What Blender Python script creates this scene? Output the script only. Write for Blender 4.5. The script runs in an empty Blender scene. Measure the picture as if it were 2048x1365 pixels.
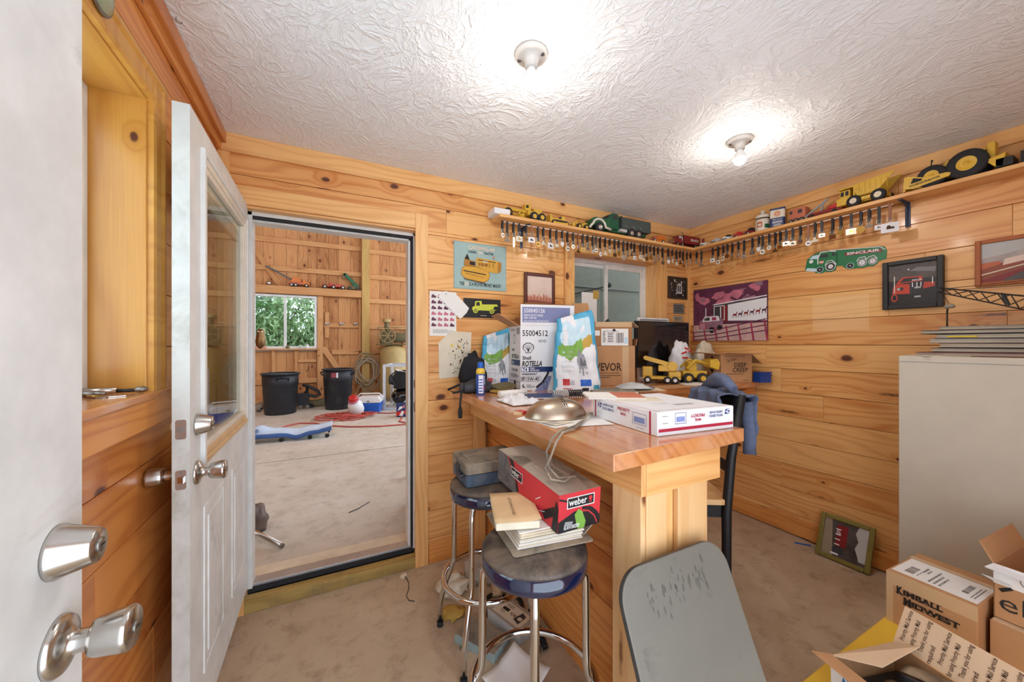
import bpy, math, random
from mathutils import Vector, Matrix, Euler
random.seed(7)
S = bpy.context.scene
COL = S.collection
PI = math.pi
# ---------------------------------------------------------------- camera
CAMZ = 1.377
FPX, YAW, CY = 731.19, 0.4705, 687.35
cd = bpy.data.cameras.new('camera'); cam = bpy.data.objects.new('camera', cd); COL.objects.link(cam)
cam.location = (0, 0, CAMZ); cam.rotation_euler = (PI/2, 0, -YAW)
cd.sensor_width = 36; cd.lens = FPX/2048*36; cd.shift_y = (CY-682.5)/2048; cd.clip_start = .02
S.camera = cam
_s, _c = math.sin(YAW), math.cos(YAW)
def at(px, py, X=None, Y=None, Z=None):
    r = (px-1024)/FPX; v = (_s+_c*r, _c-_s*r, -(py-CY)/FPX)
    t = X/v[0] if X is not None else Y/v[1] if Y is not None else (Z-CAMZ)/v[2]
    return Vector((t*v[0], t*v[1], t*v[2]+CAMZ))
# ---------------------------------------------------------------- materials
def lin(c):
    return tuple((x/255/12.92 if x/255 <= .04045 else ((x/255+.055)/1.055)**2.4) for x in c)+(1,)
def newmat(name):
    m = bpy.data.materials.new(name); m.use_nodes = True
    nt = m.node_tree; b = nt.nodes['Principled BSDF']
    return m, nt, b
def N(nt, t, props=None, **ins):
    n = nt.nodes.new(t)
    for k, v in (props or {}).items(): setattr(n, k, v)
    for k, v in ins.items():
        k2 = int(k[1:]) if k[0] == '_' and k[1:].isdigit() else k.replace('_', ' ')
        i = n.inputs[k2]
        if isinstance(v, bpy.types.NodeSocket): nt.links.new(v, i)
        else: i.default_value = v
    return n
def ramp(nt, fac, stops, interp='LINEAR'):
    n = nt.nodes.new('ShaderNodeValToRGB'); nt.links.new(fac, n.inputs[0])
    e = n.color_ramp.elements; n.color_ramp.interpolation = interp
    while len(e) < len(stops): e.new(.5)
    for i, (p, c) in enumerate(stops):
        e[i].position = p; e[i].color = c if len(c) == 4 else c+(1,)
    return n.outputs[0]
def g(v): return (v, v, v, 1)
def math_(nt, op, a, b=0.0, clamp=False):
    n = N(nt, 'ShaderNodeMath', {'operation': op, 'use_clamp': clamp}, _0=a, _1=b); return n.outputs[0]
def mixc(nt, f, a, b, mode='MIX'):
    n = N(nt, 'ShaderNodeMix', {'data_type': 'RGBA', 'blend_type': mode})
    for k, v in ((0, f), (6, a), (7, b)):
        i = n.inputs[k]
        if isinstance(v, bpy.types.NodeSocket): nt.links.new(v, i)
        else: i.default_value = v
    return n.outputs[2]
MATS = {}
def paint(name, rgb, rough=.5, metal=0, var=.12, scale=9, bump=0, bscale=60, dirt=None, coat=0, trans=0, alpha=1):
    """an evenly coloured surface with faint mottling, optional grime and grain"""
    if name in MATS: return MATS[name]
    m, nt, b = newmat(name)
    co = N(nt, 'ShaderNodeTexCoord').outputs['Object']
    c = lin(rgb)
    if var or dirt:
        nz = N(nt, 'ShaderNodeTexNoise', Vector=co, Scale=scale, Detail=4.0, Roughness=.6).outputs['Fac']
        f = ramp(nt, nz, [(.3, g(0)), (.7, g(1))])
        lo = tuple(x*(1-var) for x in c[:3])+(1,); hi = tuple(min(1, x*(1+var*.6)) for x in c[:3])+(1,)
        o = mixc(nt, f, lo, hi)
        if dirt:
            n2 = N(nt, 'ShaderNodeTexNoise', Vector=co, Scale=dirt[1], Detail=6.0, Roughness=.65, Distortion=.6).outputs['Fac']
            o = mixc(nt, ramp(nt, n2, [(dirt[2], g(0)), (dirt[3], g(1))]), o, lin(dirt[0]))
        nt.links.new(o, b.inputs['Base Color'])
    else: b.inputs['Base Color'].default_value = c
    b.inputs['Roughness'].default_value = rough; b.inputs['Metallic'].default_value = metal
    if coat: b.inputs['Coat Weight'].default_value = coat; b.inputs['Coat Roughness'].default_value = .08
    if trans: b.inputs['Transmission Weight'].default_value = trans; b.inputs['IOR'].default_value = 1.1
    if alpha < 1: b.inputs['Alpha'].default_value = alpha
    if bump:
        nb = N(nt, 'ShaderNodeTexNoise', Vector=co, Scale=bscale, Detail=4.0).outputs['Fac']
        bp = N(nt, 'ShaderNodeBump', Height=nb, Strength=bump, Distance=.004); nt.links.new(bp.outputs[0], b.inputs['Normal'])
    MATS[name] = m; return m
def wood(name, light, dark, knot, rough=.45, coat=0., knots=.5, ring=1., tone=.25, bump=.15, worn=None, patch=None):
    m, nt, b = newmat(name)
    uv = N(nt, 'ShaderNodeUVMap').outputs[0]
    tn = N(nt, 'ShaderNodeAttribute', {'attribute_name': 'tone'}).outputs['Fac']
    mp = lambda sc: N(nt, 'ShaderNodeMapping', Vector=uv, Scale=sc).outputs[0]
    # knots: one or none in each cell
    vo = N(nt, 'ShaderNodeTexVoronoi', {'voronoi_dimensions': '2D'}, Vector=mp((2.6, 4.2, 1)), Scale=1.0, Randomness=.9)
    rnd = N(nt, 'ShaderNodeSeparateColor', Color=vo.outputs['Color'])
    has = math_(nt, 'GREATER_THAN', rnd.outputs[0], 1-knots)
    size = math_(nt, 'MULTIPLY_ADD', rnd.outputs[1], .08); nt.nodes[-1].inputs[2].default_value = .03
    wob = N(nt, 'ShaderNodeTexNoise', {'noise_dimensions': '2D'}, Vector=mp((30, 40, 1)), Scale=1.0, Detail=2.0).outputs['Fac']
    dd = math_(nt, 'ADD', vo.outputs['Distance'], math_(nt, 'MULTIPLY', math_(nt, 'SUBTRACT', wob, .5), .03))
    kd = math_(nt, 'DIVIDE', dd, size)
    kmask = math_(nt, 'MULTIPLY', ramp(nt, kd, [(.55, g(1)), (1, g(0))]), has)
    halo = math_(nt, 'MULTIPLY', ramp(nt, math_(nt, 'MULTIPLY', kd, .28), [(.2, g(1)), (1, g(0))], 'EASE'), has)
    # long slanting spike knots, few and far between
    v2 = N(nt, 'ShaderNodeTexVoronoi', {'voronoi_dimensions': '2D'}, Vector=N(nt, 'ShaderNodeMapping', Vector=mp((1.3, 3.4, 1)), Rotation=(0, 0, .75), Scale=(1, 2.6, 1)).outputs[0], Scale=1.0, Randomness=1.0)
    r2 = N(nt, 'ShaderNodeSeparateColor', Color=v2.outputs['Color'])
    has2 = math_(nt, 'GREATER_THAN', r2.outputs[0], 1-knots*.3)
    d2 = math_(nt, 'ADD', v2.outputs['Distance'], math_(nt, 'MULTIPLY', math_(nt, 'SUBTRACT', wob, .5), .09))
    k2 = math_(nt, 'MULTIPLY', ramp(nt, d2, [(.03, g(1)), (.11, g(0))]), has2); h2 = math_(nt, 'MULTIPLY', ramp(nt, d2, [(.05, g(1)), (.45, g(0))], 'EASE'), has2)
    # growth rings that bend round the knots
    sep = N(nt, 'ShaderNodeSeparateXYZ', Vector=uv)
    lo = N(nt, 'ShaderNodeTexNoise', {'noise_dimensions': '2D'}, Vector=mp((.8, 5, 1)), Scale=1.0, Detail=2.0).outputs['Fac']
    fld = math_(nt, 'ADD', math_(nt, 'MULTIPLY', sep.outputs[1], 55*ring), math_(nt, 'MULTIPLY', lo, 17*ring))
    fld = math_(nt, 'ADD', math_(nt, 'ADD', fld, math_(nt, 'MULTIPLY', halo, 3.5)), math_(nt, 'MULTIPLY', h2, 4.))
    sn = math_(nt, 'SINE', math_(nt, 'MULTIPLY', fld, 2.2))
    rg = math_(nt, 'MULTIPLY_ADD', sn, .5); nt.nodes[-1].inputs[2].default_value = .5
    rg = math_(nt, 'POWER', rg, 2.2)
    fib = N(nt, 'ShaderNodeTexNoise', {'noise_dimensions': '2D'}, Vector=mp((4, 260, 1)), Scale=1.0, Detail=3.0).outputs['Fac']
    pat = N(nt, 'ShaderNodeTexNoise', {'noise_dimensions': '2D'}, Vector=mp((1.5, 7, 1)), Scale=1.0, Detail=2.0).outputs['Fac']
    f = math_(nt, 'ADD', math_(nt, 'MULTIPLY', rg, .42), math_(nt, 'MULTIPLY', math_(nt, 'SUBTRACT', fib, .4), .55))
    f = math_(nt, 'ADD', f, math_(nt, 'MULTIPLY', math_(nt, 'SUBTRACT', pat, .42), .9))
    f = math_(nt, 'ADD', f, math_(nt, 'MULTIPLY', math_(nt, 'SUBTRACT', tn, .5), tone*2), True)
    c = mixc(nt, f, lin(light), lin(dark))
    c = mixc(nt, math_(nt, 'MULTIPLY', halo, .5), c, lin(dark))
    c = mixc(nt, math_(nt, 'MULTIPLY', h2, .55), c, lin(dark)); c = mixc(nt, math_(nt, 'MULTIPLY', k2, .85), c, lin(knot))
    c = mixc(nt, kmask, c, lin(knot))
    if worn:
        co = N(nt, 'ShaderNodeTexCoord').outputs['Object']
        w = N(nt, 'ShaderNodeTexNoise', Vector=co, Scale=worn[1], Detail=7.0, Roughness=.7).outputs['Fac']
        c = mixc(nt, ramp(nt, w, [(worn[2], g(0)), (worn[2]+.2, g(worn[3]))]), c, lin(worn[0]))
    if patch:                                                # wood that stayed pale behind a picture once hung there
        sx = N(nt, 'ShaderNodeSeparateXYZ', Vector=N(nt, 'ShaderNodeTexCoord').outputs['Object']); k = None
        for q, (lo_, hi_) in ((1, patch[:2]), (2, patch[2:])):
            e = math_(nt, 'MULTIPLY', math_(nt, 'GREATER_THAN', sx.outputs[q], lo_), math_(nt, 'LESS_THAN', sx.outputs[q], hi_)); k = e if k is None else math_(nt, 'MULTIPLY', k, e)
        c = mixc(nt, math_(nt, 'MULTIPLY', k, .32), c, lin((246, 214, 164)))
    nt.links.new(c, b.inputs['Base Color'])
    b.inputs['Roughness'].default_value = rough
    if coat: b.inputs['Coat Weight'].default_value = coat; b.inputs['Coat Roughness'].default_value = .12
    bp = N(nt, 'ShaderNodeBump', Height=f, Strength=bump, Distance=.002); nt.links.new(bp.outputs[0], b.inputs['Normal'])
    MATS[name] = m; return m
wood('pine', (238, 184, 116), (202, 126, 60), (92, 46, 22), rough=.38, coat=.15)
wood('pine_faded', (238, 184, 116), (202, 126, 60), (92, 46, 22), rough=.38, coat=.15, patch=(1.015, 1.31, 1.462, 1.689))
wood('pine_trim', (238, 188, 122), (212, 144, 78), (96, 48, 22), rough=.4, knots=.14, tone=.15)
wood('pine_panel', (226, 156, 84), (186, 104, 42), (84, 38, 16), rough=.4, knots=.4)
wood('pine_left_dim', (220, 148, 76), (178, 98, 42), (84, 38, 16), rough=.36, coat=.2, knots=.5)  # amber aged pine, with the left wall's dim light also put into the colour
wood('pine_pale', (233, 194, 142), (214, 160, 100), (120, 70, 40), rough=.5, knots=.1, ring=.7)
wood('bar_wood', (208, 140, 84), (170, 94, 48), (80, 36, 16), rough=.22, coat=.7, knots=.12, worn=((216, 176, 150), 5, .5, .5))
wood('jamb_wood', (208, 152, 66), (180, 116, 40), (86, 40, 18), rough=.35, coat=.25, knots=.3, ring=.6)
wood('barn_board', (208, 152, 98), (156, 100, 56), (78, 38, 22), rough=.8, knots=.35, tone=.4)
wood('barn_stud', (212, 160, 106), (182, 122, 70), (100, 54, 28), rough=.8, knots=.15)
wood('treated', (186, 158, 92), (150, 122, 66), (100, 70, 40), rough=.85, knots=.1, worn=((120, 104, 74), 7, .5, .7))
wood('treated_post', (200, 166, 100), (172, 134, 72), (110, 76, 44), rough=.85, knots=.1)
def concrete(name, base, dark, pale, sc=1.):
    m, nt, b = newmat(name); co = N(nt, 'ShaderNodeTexCoord').outputs['Object']
    n1 = N(nt, 'ShaderNodeTexNoise', Vector=co, Scale=1.1*sc, Detail=9.0, Roughness=.68).outputs['Fac']
    n2 = N(nt, 'ShaderNodeTexNoise', Vector=co, Scale=7*sc, Detail=9.0, Roughness=.72, Distortion=.15).outputs['Fac']
    n3 = N(nt, 'ShaderNodeTexNoise', Vector=co, Scale=70*sc, Detail=5.0, Roughness=.7).outputs['Fac']
    c = mixc(nt, ramp(nt, n1, [(.35, g(0)), (.66, g(1))]), lin(base), lin(pale))
    c = mixc(nt, ramp(nt, n2, [(.5, g(0)), (.75, g(.75))]), c, lin(dark))
    c = mixc(nt, ramp(nt, n3, [(.6, g(0)), (.72, g(.6))]), c, lin(dark))
    nt.links.new(c, b.inputs['Base Color']); b.inputs['Roughness'].default_value = .85
    h = math_(nt, 'ADD', n2, math_(nt, 'MULTIPLY', n3, .5))
    bp = N(nt, 'ShaderNodeBump', Height=h, Strength=.25, Distance=.006); nt.links.new(bp.outputs[0], b.inputs['Normal'])
    MATS[name] = m
concrete('concrete_office', (182, 158, 130), (134, 113, 92), (204, 184, 156), 1.3)
concrete('concrete_shop', (196, 186, 168), (158, 146, 128), (216, 209, 196), 1.)
def plaster():
    m, nt, b = newmat('ceiling_plaster'); co = N(nt, 'ShaderNodeTexCoord').outputs['Object']
    d = N(nt, 'ShaderNodeTexNoise', Vector=co, Scale=2.2, Detail=2.0).outputs['Color']
    wv = mixc(nt, .3, co, d)
    rg = []
    for sc, dis in ((9., .7), (21., 1.3)):
        st = N(nt, 'ShaderNodeMapping', Vector=wv, Scale=(1, .55, 1), Rotation=(0, 0, sc)).outputs[0]
        r_ = N(nt, 'ShaderNodeTexNoise', Vector=st, Scale=sc*1.5, Detail=3.0, Roughness=.5, Distortion=dis).outputs['Fac']
        rg.append(ramp(nt, math_(nt, 'ABSOLUTE', math_(nt, 'SUBTRACT', r_, .5)), [(0, g(1)), (.035, g(.35)), (.1, g(0))]))
    n2 = N(nt, 'ShaderNodeTexNoise', Vector=co, Scale=60.0, Detail=4.0, Roughness=.6).outputs['Fac']
    h = math_(nt, 'ADD', math_(nt, 'ADD', rg[0], math_(nt, 'MULTIPLY', rg[1], .8)), math_(nt, 'MULTIPLY', n2, .7))
    b.inputs['Base Color'].default_value = lin((241, 243, 244)); b.inputs['Roughness'].default_value = .6
    bp = N(nt, 'ShaderNodeBump', Height=h, Strength=.5, Distance=.006); nt.links.new(bp.outputs[0], b.inputs['Normal'])
    MATS['ceiling_plaster'] = m
plaster()
def emis(name, rgb, k):
    m, nt, b = newmat(name); b.inputs['Emission Color'].default_value = lin(rgb); b.inputs['Emission Strength'].default_value = k
    b.inputs['Base Color'].default_value = lin(rgb); MATS[name] = m
emis('bulb_glow', (255, 246, 236), 290)
def glass(name, tint=(255, 255, 255), rough=0.):
    m, nt, b = newmat(name)
    for n in list(nt.nodes): nt.nodes.remove(n)
    o = N(nt, 'ShaderNodeOutputMaterial'); t = N(nt, 'ShaderNodeBsdfTransparent', Color=lin(tint)); gl = N(nt, 'ShaderNodeBsdfGlossy', Roughness=rough)
    fr0 = N(nt, 'ShaderNodeFresnel', IOR=1.45); bf = N(nt, 'ShaderNodeNewGeometry').outputs['Backfacing']; fr = nt.nodes[-1]; fo = math_(nt, 'MULTIPLY', fr0.outputs[0], math_(nt, 'SUBTRACT', 1.0, bf))
    mx = N(nt, 'ShaderNodeMixShader', _0=fo, _1=t.outputs[0], _2=gl.outputs[0]); nt.links.new(mx.outputs[0], o.inputs[0]); MATS[name] = m
glass('glass', (244, 248, 246)); glass('clear_plastic', (226, 226, 222), .15)
P_ = paint
P_('door_paint', (224, 225, 222), .42, dirt=((150, 147, 138), 4.5, .58, .85))
P_('door_edge', (206, 208, 202), .5, dirt=((150, 148, 130), 5, .5, .8))
P_('white_vinyl', (226, 226, 222), .4); P_('white_paper', (236, 233, 228), .8, var=.03); P_('white_card', (230, 230, 232), .6, var=.03)
P_('steel', (196, 192, 186), .24, 1, var=.05); P_('chrome', (214, 212, 210), .1, 1, var=.04); P_('dull_steel', (150, 146, 140), .42, 1)
P_('tin', (196, 180, 160), .3, 1, dirt=((150, 122, 92), 6, .5, .8)); P_('brass', (196, 160, 90), .35, 1); P_('silver', (206, 204, 198), .35, 1); P_('bronze', (132, 100, 66), .4, 1)
P_('black', (22, 22, 24), .5); P_('black_gloss', (12, 12, 14), .14, coat=.4); P_('black_rubber', (34, 34, 35), .75); P_('black_leather', (40, 38, 40), .55); P_('brown_leather', (150, 96, 66), .6)
P_('dark_gap', (26, 18, 12), .9); P_('charcoal', (58, 58, 62), .6); P_('grey', (128, 128, 128), .6); P_('mid_grey', (150, 152, 150), .6); P_('light_grey', (190, 190, 188), .6)
P_('white', (232, 232, 230), .5, var=.04); P_('ivory', (226, 216, 198), .45); P_('porcelain', (226, 222, 214), .3)
P_('cardboard', (190, 142, 98), .85, var=.08); P_('cardboard_dark', (164, 116, 76), .85, var=.1); P_('cardboard_pale', (210, 178, 144), .85, var=.06); P_('cardboard_in', (176, 130, 88), .9)
P_('tape', (206, 172, 132), .25, var=.05); P_('ink', (30, 27, 26), .7, var=0); P_('ink_brown', (70, 46, 30), .8, var=0)
P_('red', (196, 44, 44), .45); P_('dark_red', (132, 32, 34), .4); P_('orange', (216, 118, 36), .45); P_('yellow', (228, 176, 42), .45, dirt=((150, 106, 40), 14, .58, .8))
P_('toy_yellow', (222, 178, 58), .4, dirt=((140, 100, 44), 20, .6, .8)); P_('toy_green', (34, 92, 62), .35); P_('toy_grey', (74, 84, 82), .5)
P_('tyre', (40, 40, 42), .8, bump=.3); P_('blue', (34, 96, 178), .45); P_('navy', (28, 52, 104), .4); P_('usps_blue', (50, 70, 130), .6, var=0); P_('usps_red', (178, 36, 62), .6, var=0)
P_('sky_blue', (76, 168, 206), .4); P_('pale_blue', (196, 224, 236), .45); P_('teal', (60, 150, 170), .5); P_('leaf_green', (122, 170, 70), .5); P_('dark_green', (34, 96, 58), .5)
P_('cab_beige', (205, 196, 178), .45, var=.04); P_('poster_teal', (158, 186, 182), .5, var=.08); P_('cream', (226, 214, 190), .7); P_('manila', (220, 186, 140), .8)
P_('denim', (98, 108, 134), .9, var=.2, scale=30); P_('black_cloth', (34, 34, 38), .95, bump=.4); P_('grime_yellow', (196, 160, 76), .8)
P_('gold_frame', (128, 116, 52), .45); P_('wood_frame', (172, 96, 48), .5); P_('brown_frame', (92, 46, 34), .4); P_('black_frame', (38, 37, 38), .5)
P_('stool_blue', (14, 26, 60), .1, var=.3, scale=7, coat=1.); P_('stool_top', (44, 42, 44), .5, dirt=((134, 116, 98), 6, .42, .7))
P_('dust_grey', (120, 112, 100), .8, dirt=((168, 152, 130), 5, .4, .6)); P_('case_blue', (74, 92, 112), .6, dirt=((128, 124, 118), 7, .5, .75)); P_('weber_red', (206, 48, 58), .45, var=.08)
P_('board_grey', (116, 112, 102), .55, var=.1, scale=3, dirt=((92, 88, 80), 8, .58, .74)); P_('board_edge', (70, 70, 68), .5)
P_('tag_yellow', (226, 196, 40), .5); P_('plastic_blue', (24, 92, 190), .4); P_('can_black', (34, 36, 42), .5, dirt=((70, 72, 70), 4, .55, .8)); P_('tank_tan', (176, 152, 96), .6); P_('olive', (112, 102, 70), .7)
P_('creeper_blue', (56, 92, 150), .35); P_('creeper_pale', (198, 216, 236), .35); P_('cord_red', (190, 84, 72), .6); P_('hose_tan', (168, 150, 116), .7); P_('lattice', (36, 32, 30), .5)
P_('partition', (138, 136, 122), .6, var=.05); P_('kitty_grey', (150, 152, 158), .6); P_('soil', (92, 86, 60), .95); P_('bark', (84, 66, 48), .9)
P_('leaf_dark', (84, 122, 74), .6, var=.4, scale=3); P_('leaf_mid', (128, 164, 108), .6, var=.35, scale=3); P_('leaf_pale', (170, 196, 142), .6, var=.3, scale=3)
P_('sunburn', (196, 112, 84), .7); P_('sepia', (206, 150, 128), .6); P_('sepia_dark', (150, 84, 66), .6); P_('sepia_pale', (230, 206, 190), .6)
P_('plum', (98, 44, 72), .5, var=.4, scale=18); P_('pink', (196, 112, 132), .5, var=.3, scale=18); P_('night', (34, 30, 32), .35); P_('murk', (80, 72, 68), .4, var=.5, scale=14); P_('grass_photo', (150, 134, 110), .6)
# ---------------------------------------------------------------- mesh building
OFF = {}
def M(x): return MATS[x] if isinstance(x, str) else x
_txt = {}
def text_geo(s, bold=0., shear=0., spacing=1.):
    k = (s, bold, shear, spacing)
    if k not in _txt:
        cu = bpy.data.curves.new('t', 'FONT'); cu.body = s; cu.size = 1; cu.offset = bold; cu.shear = shear; cu.space_character = spacing; cu.resolution_u = 2
        o = bpy.data.objects.new('t', cu); me = bpy.data.meshes.new_from_object(o)
        vs = [(v.co.x, v.co.y) for v in me.vertices]; fs = [tuple(p.vertices) for p in me.polygons]
        bpy.data.objects.remove(o); bpy.data.curves.remove(cu); bpy.data.meshes.remove(me)
        xs = [v[0] for v in vs] or [0]; _txt[k] = (vs, fs, min(xs), max(xs))
    return _txt[k]
class MB:
    def __init__(s): s.v = []; s.f = []; s.m = []; s.uv = []; s.t = []; s.sm = []; s.ms = []
    def mi(s, m):
        m = M(m)
        if m not in s.ms: s.ms.append(m)
        return s.ms.index(m)
    def face(s, idx, m, uv=None, sm=False, tone=.5):
        s.f.append(tuple(idx)); s.m.append(s.mi(m)); s.uv.append(uv or [(0., 0.)]*len(idx)); s.t.append(tone); s.sm.append(sm)
    def vs(s, pts, T=None):
        b = len(s.v)
        for p in pts: s.v.append(T @ Vector(p) if T is not None else Vector(p))
        return b
    def box(s, x0, y0, z0, x1, y1, z1, m, T=None, grain=None, faces=None):
        a = (min(x0, x1), min(y0, y1), min(z0, z1)); b = (max(x0, x1), max(y0, y1), max(z0, z1))
        d = [b[i]-a[i] for i in range(3)]; gr = grain if grain is not None else d.index(max(d))
        P = [(a[0] if not i & 1 else b[0], a[1] if not i & 2 else b[1], a[2] if not i & 4 else b[2]) for i in range(8)]
        k = s.vs(P, T); ou, ov, tn = random.random()*40, random.random()*40, random.random()
        for n, (q, ax) in enumerate((((0, 2, 3, 1), 2), ((4, 5, 7, 6), 2), ((0, 1, 5, 4), 1), ((2, 6, 7, 3), 1), ((0, 4, 6, 2), 0), ((1, 3, 7, 5), 0))):
            ua = gr if gr != ax else (ax+1) % 3
            va = 3-ax-ua
            mm = m[n] if isinstance(m, (list, tuple)) else m     # -z +z -y +y -x +x
            if mm is None: continue
            s.face([k+i for i in q], mm, [(P[i][ua]+ou, P[i][va]+ov+(.3*n)) for i in q], tone=tn)
        return s
    def obox(s, c, d, m, rot=(0, 0, 0), grain=None):
        T = Matrix.Translation(c) @ Euler(rot).to_matrix().to_4x4()
        return s.box(-d[0]/2, -d[1]/2, -d[2]/2, d[0]/2, d[1]/2, d[2]/2, m, T, grain)
    def beam(s, p0, p1, w, h, m, up=(0, 0, 1)):
        """a square bar from p0 to p1"""
        p0, p1 = Vector(p0), Vector(p1); x = (p1-p0); L = x.length; x.normalize(); y = Vector(up).cross(x)
        if y.length < 1e-4: y = Vector((0, 1, 0))
        y.normalize(); z = x.cross(y)
        T = Matrix(((x[0], y[0], z[0], p0[0]), (x[1], y[1], z[1], p0[1]), (x[2], y[2], z[2], p0[2]), (0, 0, 0, 1)))
        return s.box(0, -w/2, -h/2, L, w/2, h/2, m, T, 0)
    def tube(s, pts, r, m, n=8, closed=False, caps=True):
        pts = [Vector(p) for p in pts]; L = len(pts); R = r if isinstance(r, (list, tuple)) else [r]*L
        up = None; rings = []
        for i, p in enumerate(pts):
            a = pts[(i-1) % L] if (closed or i > 0) else p; b = pts[(i+1) % L] if (closed or i < L-1) else p
            t = (b-a); t = t.normalized() if t.length > 1e-9 else Vector((0, 0, 1))
            if up is None: up = t.orthogonal().normalized()
            up = up-t*up.dot(t); up = up.normalized() if up.length > 1e-6 else t.orthogonal().normalized()
            w = t.cross(up)
            rings.append(s.vs([p+(up*math.cos(2*PI*k/n)+w*math.sin(2*PI*k/n))*R[i] for k in range(n)]))
        for i in range(L if closed else L-1):
            a, b = rings[i], rings[(i+1) % L]
            for k in range(n): s.face((a+k, a+(k+1) % n, b+(k+1) % n, b+k), m, sm=True)
        if caps and not closed:
            s.face([rings[0]+k for k in reversed(range(n))], m); s.face([rings[-1]+k for k in range(n)], m)
        return s
    def cyl(s, p0, p1, r, m, n=20, r1=None, caps=True): return s.tube([p0, p1], [r, r if r1 is None else r1], m, n, caps=caps)
    def lathe(s, prof, m, n=28, T=None, sm=True, mats=None, caps=True):
        rg = []
        for (r, z) in prof: rg.append(s.vs([(r*math.cos(2*PI*k/n), r*math.sin(2*PI*k/n), z) for k in range(n)], T))
        for i in range(len(prof)-1):
            mm = mats[i] if mats else m
            for k in range(n): s.face((rg[i]+k, rg[i]+(k+1) % n, rg[i+1]+(k+1) % n, rg[i+1]+k), mm, sm=sm)
        if caps and prof[0][0] > 1e-5: s.face([rg[0]+k for k in reversed(range(n))], mats[0] if mats else m)
        if caps and prof[-1][0] > 1e-5: s.face([rg[-1]+k for k in range(n)], mats[-1] if mats else m)
        return s
    def ell(s, c, r, m, nu=16, nv=10, T=None):
        pr = [(max(math.sin(PI*i/nv), 1e-6), -math.cos(PI*i/nv)) for i in range(nv+1)]
        X = Matrix.Translation(c) @ Matrix.Diagonal((r[0], r[1], r[2], 1))
        return s.lathe(pr, m, nu, (T @ X) if T is not None else X)
    def prism(s, poly, h, m, T=None, side=None):
        """2-D outline (counter-clockwise) standing h thick along +z of T"""
        n = len(poly); a = s.vs([(x, y, 0) for x, y in poly], T); b = s.vs([(x, y, h) for x, y in poly], T)
        tn = random.random(); o = random.random()*30
        s.face([a+i for i in reversed(range(n))], m, [(poly[i][0]+o, poly[i][1]+o) for i in reversed(range(n))], tone=tn)
        s.face([b+i for i in range(n)], m, [(poly[i][0]+o, poly[i][1]+o) for i in range(n)], tone=tn)
        for i in range(n):
            j = (i+1) % n; l = math.dist(poly[i], poly[j])
            s.face((a+i, a+j, b+j, b+i), side or m, [(o, o), (o+l, o), (o+l, o+h), (o, o+h)], tone=tn)
        return s
    def grid(s, fn, nu, nv, m, sm=True, cu=False):
        k = s.vs([fn(i/nu, j/nv) for j in range(nv+1) for i in range(nu+1)]); w = nu+1
        for j in range(nv):
            for i in range(nu): s.face((k+j*w+i, k+j*w+i+1, k+(j+1)*w+i+1, k+(j+1)*w+i), m, sm=sm)
        return s
    def quad(s, a, b, c, d, m):
        k = s.vs([a, b, c, d]); s.face((k, k+1, k+2, k+3), m); return s
    def build(s, name, parent=None, bevel=0, seg=2, solid=0, sub=0, loc=None, rz=0):
        me = bpy.data.meshes.new(name); vv = s.v
        if parent is not None and parent.name in OFF:
            I = OFF[parent.name]; vv = [I @ v for v in vv]
        me.from_pydata([tuple(v) for v in vv], [], s.f)
        for m in s.ms: me.materials.append(m)
        me.polygons.foreach_set('material_index', s.m); me.polygons.foreach_set('use_smooth', s.sm)
        ul = me.uv_layers.new(name='UVMap'); flat = [c for f in s.uv for q in f for c in q]; ul.data.foreach_set('uv', flat)
        at_ = me.attributes.new('tone', 'FLOAT', 'FACE'); at_.data.foreach_set('value', s.t)
        me.validate(); me.update()
        o = bpy.data.objects.new(name, me); COL.objects.link(o)
        if parent is not None:
            o.parent = parent
            if parent.name in OFF: OFF[o.name] = OFF[parent.name]
        if loc is not None: o.location = loc
        if rz: o.rotation_euler.z = rz
        if solid: md = o.modifiers.new('solid', 'SOLIDIFY'); md.thickness = solid; md.offset = 0
        if sub: md = o.modifiers.new('sub', 'SUBSURF'); md.levels = sub; md.render_levels = sub
        if bevel:
            md = o.modifiers.new('bevel', 'BEVEL'); md.width = bevel; md.segments = seg; md.limit_method = 'ANGLE'; md.angle_limit = .6
        return o
    def art(s, o, r, u, lift=.0003): return Art(s, o, r, u, lift)
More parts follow.
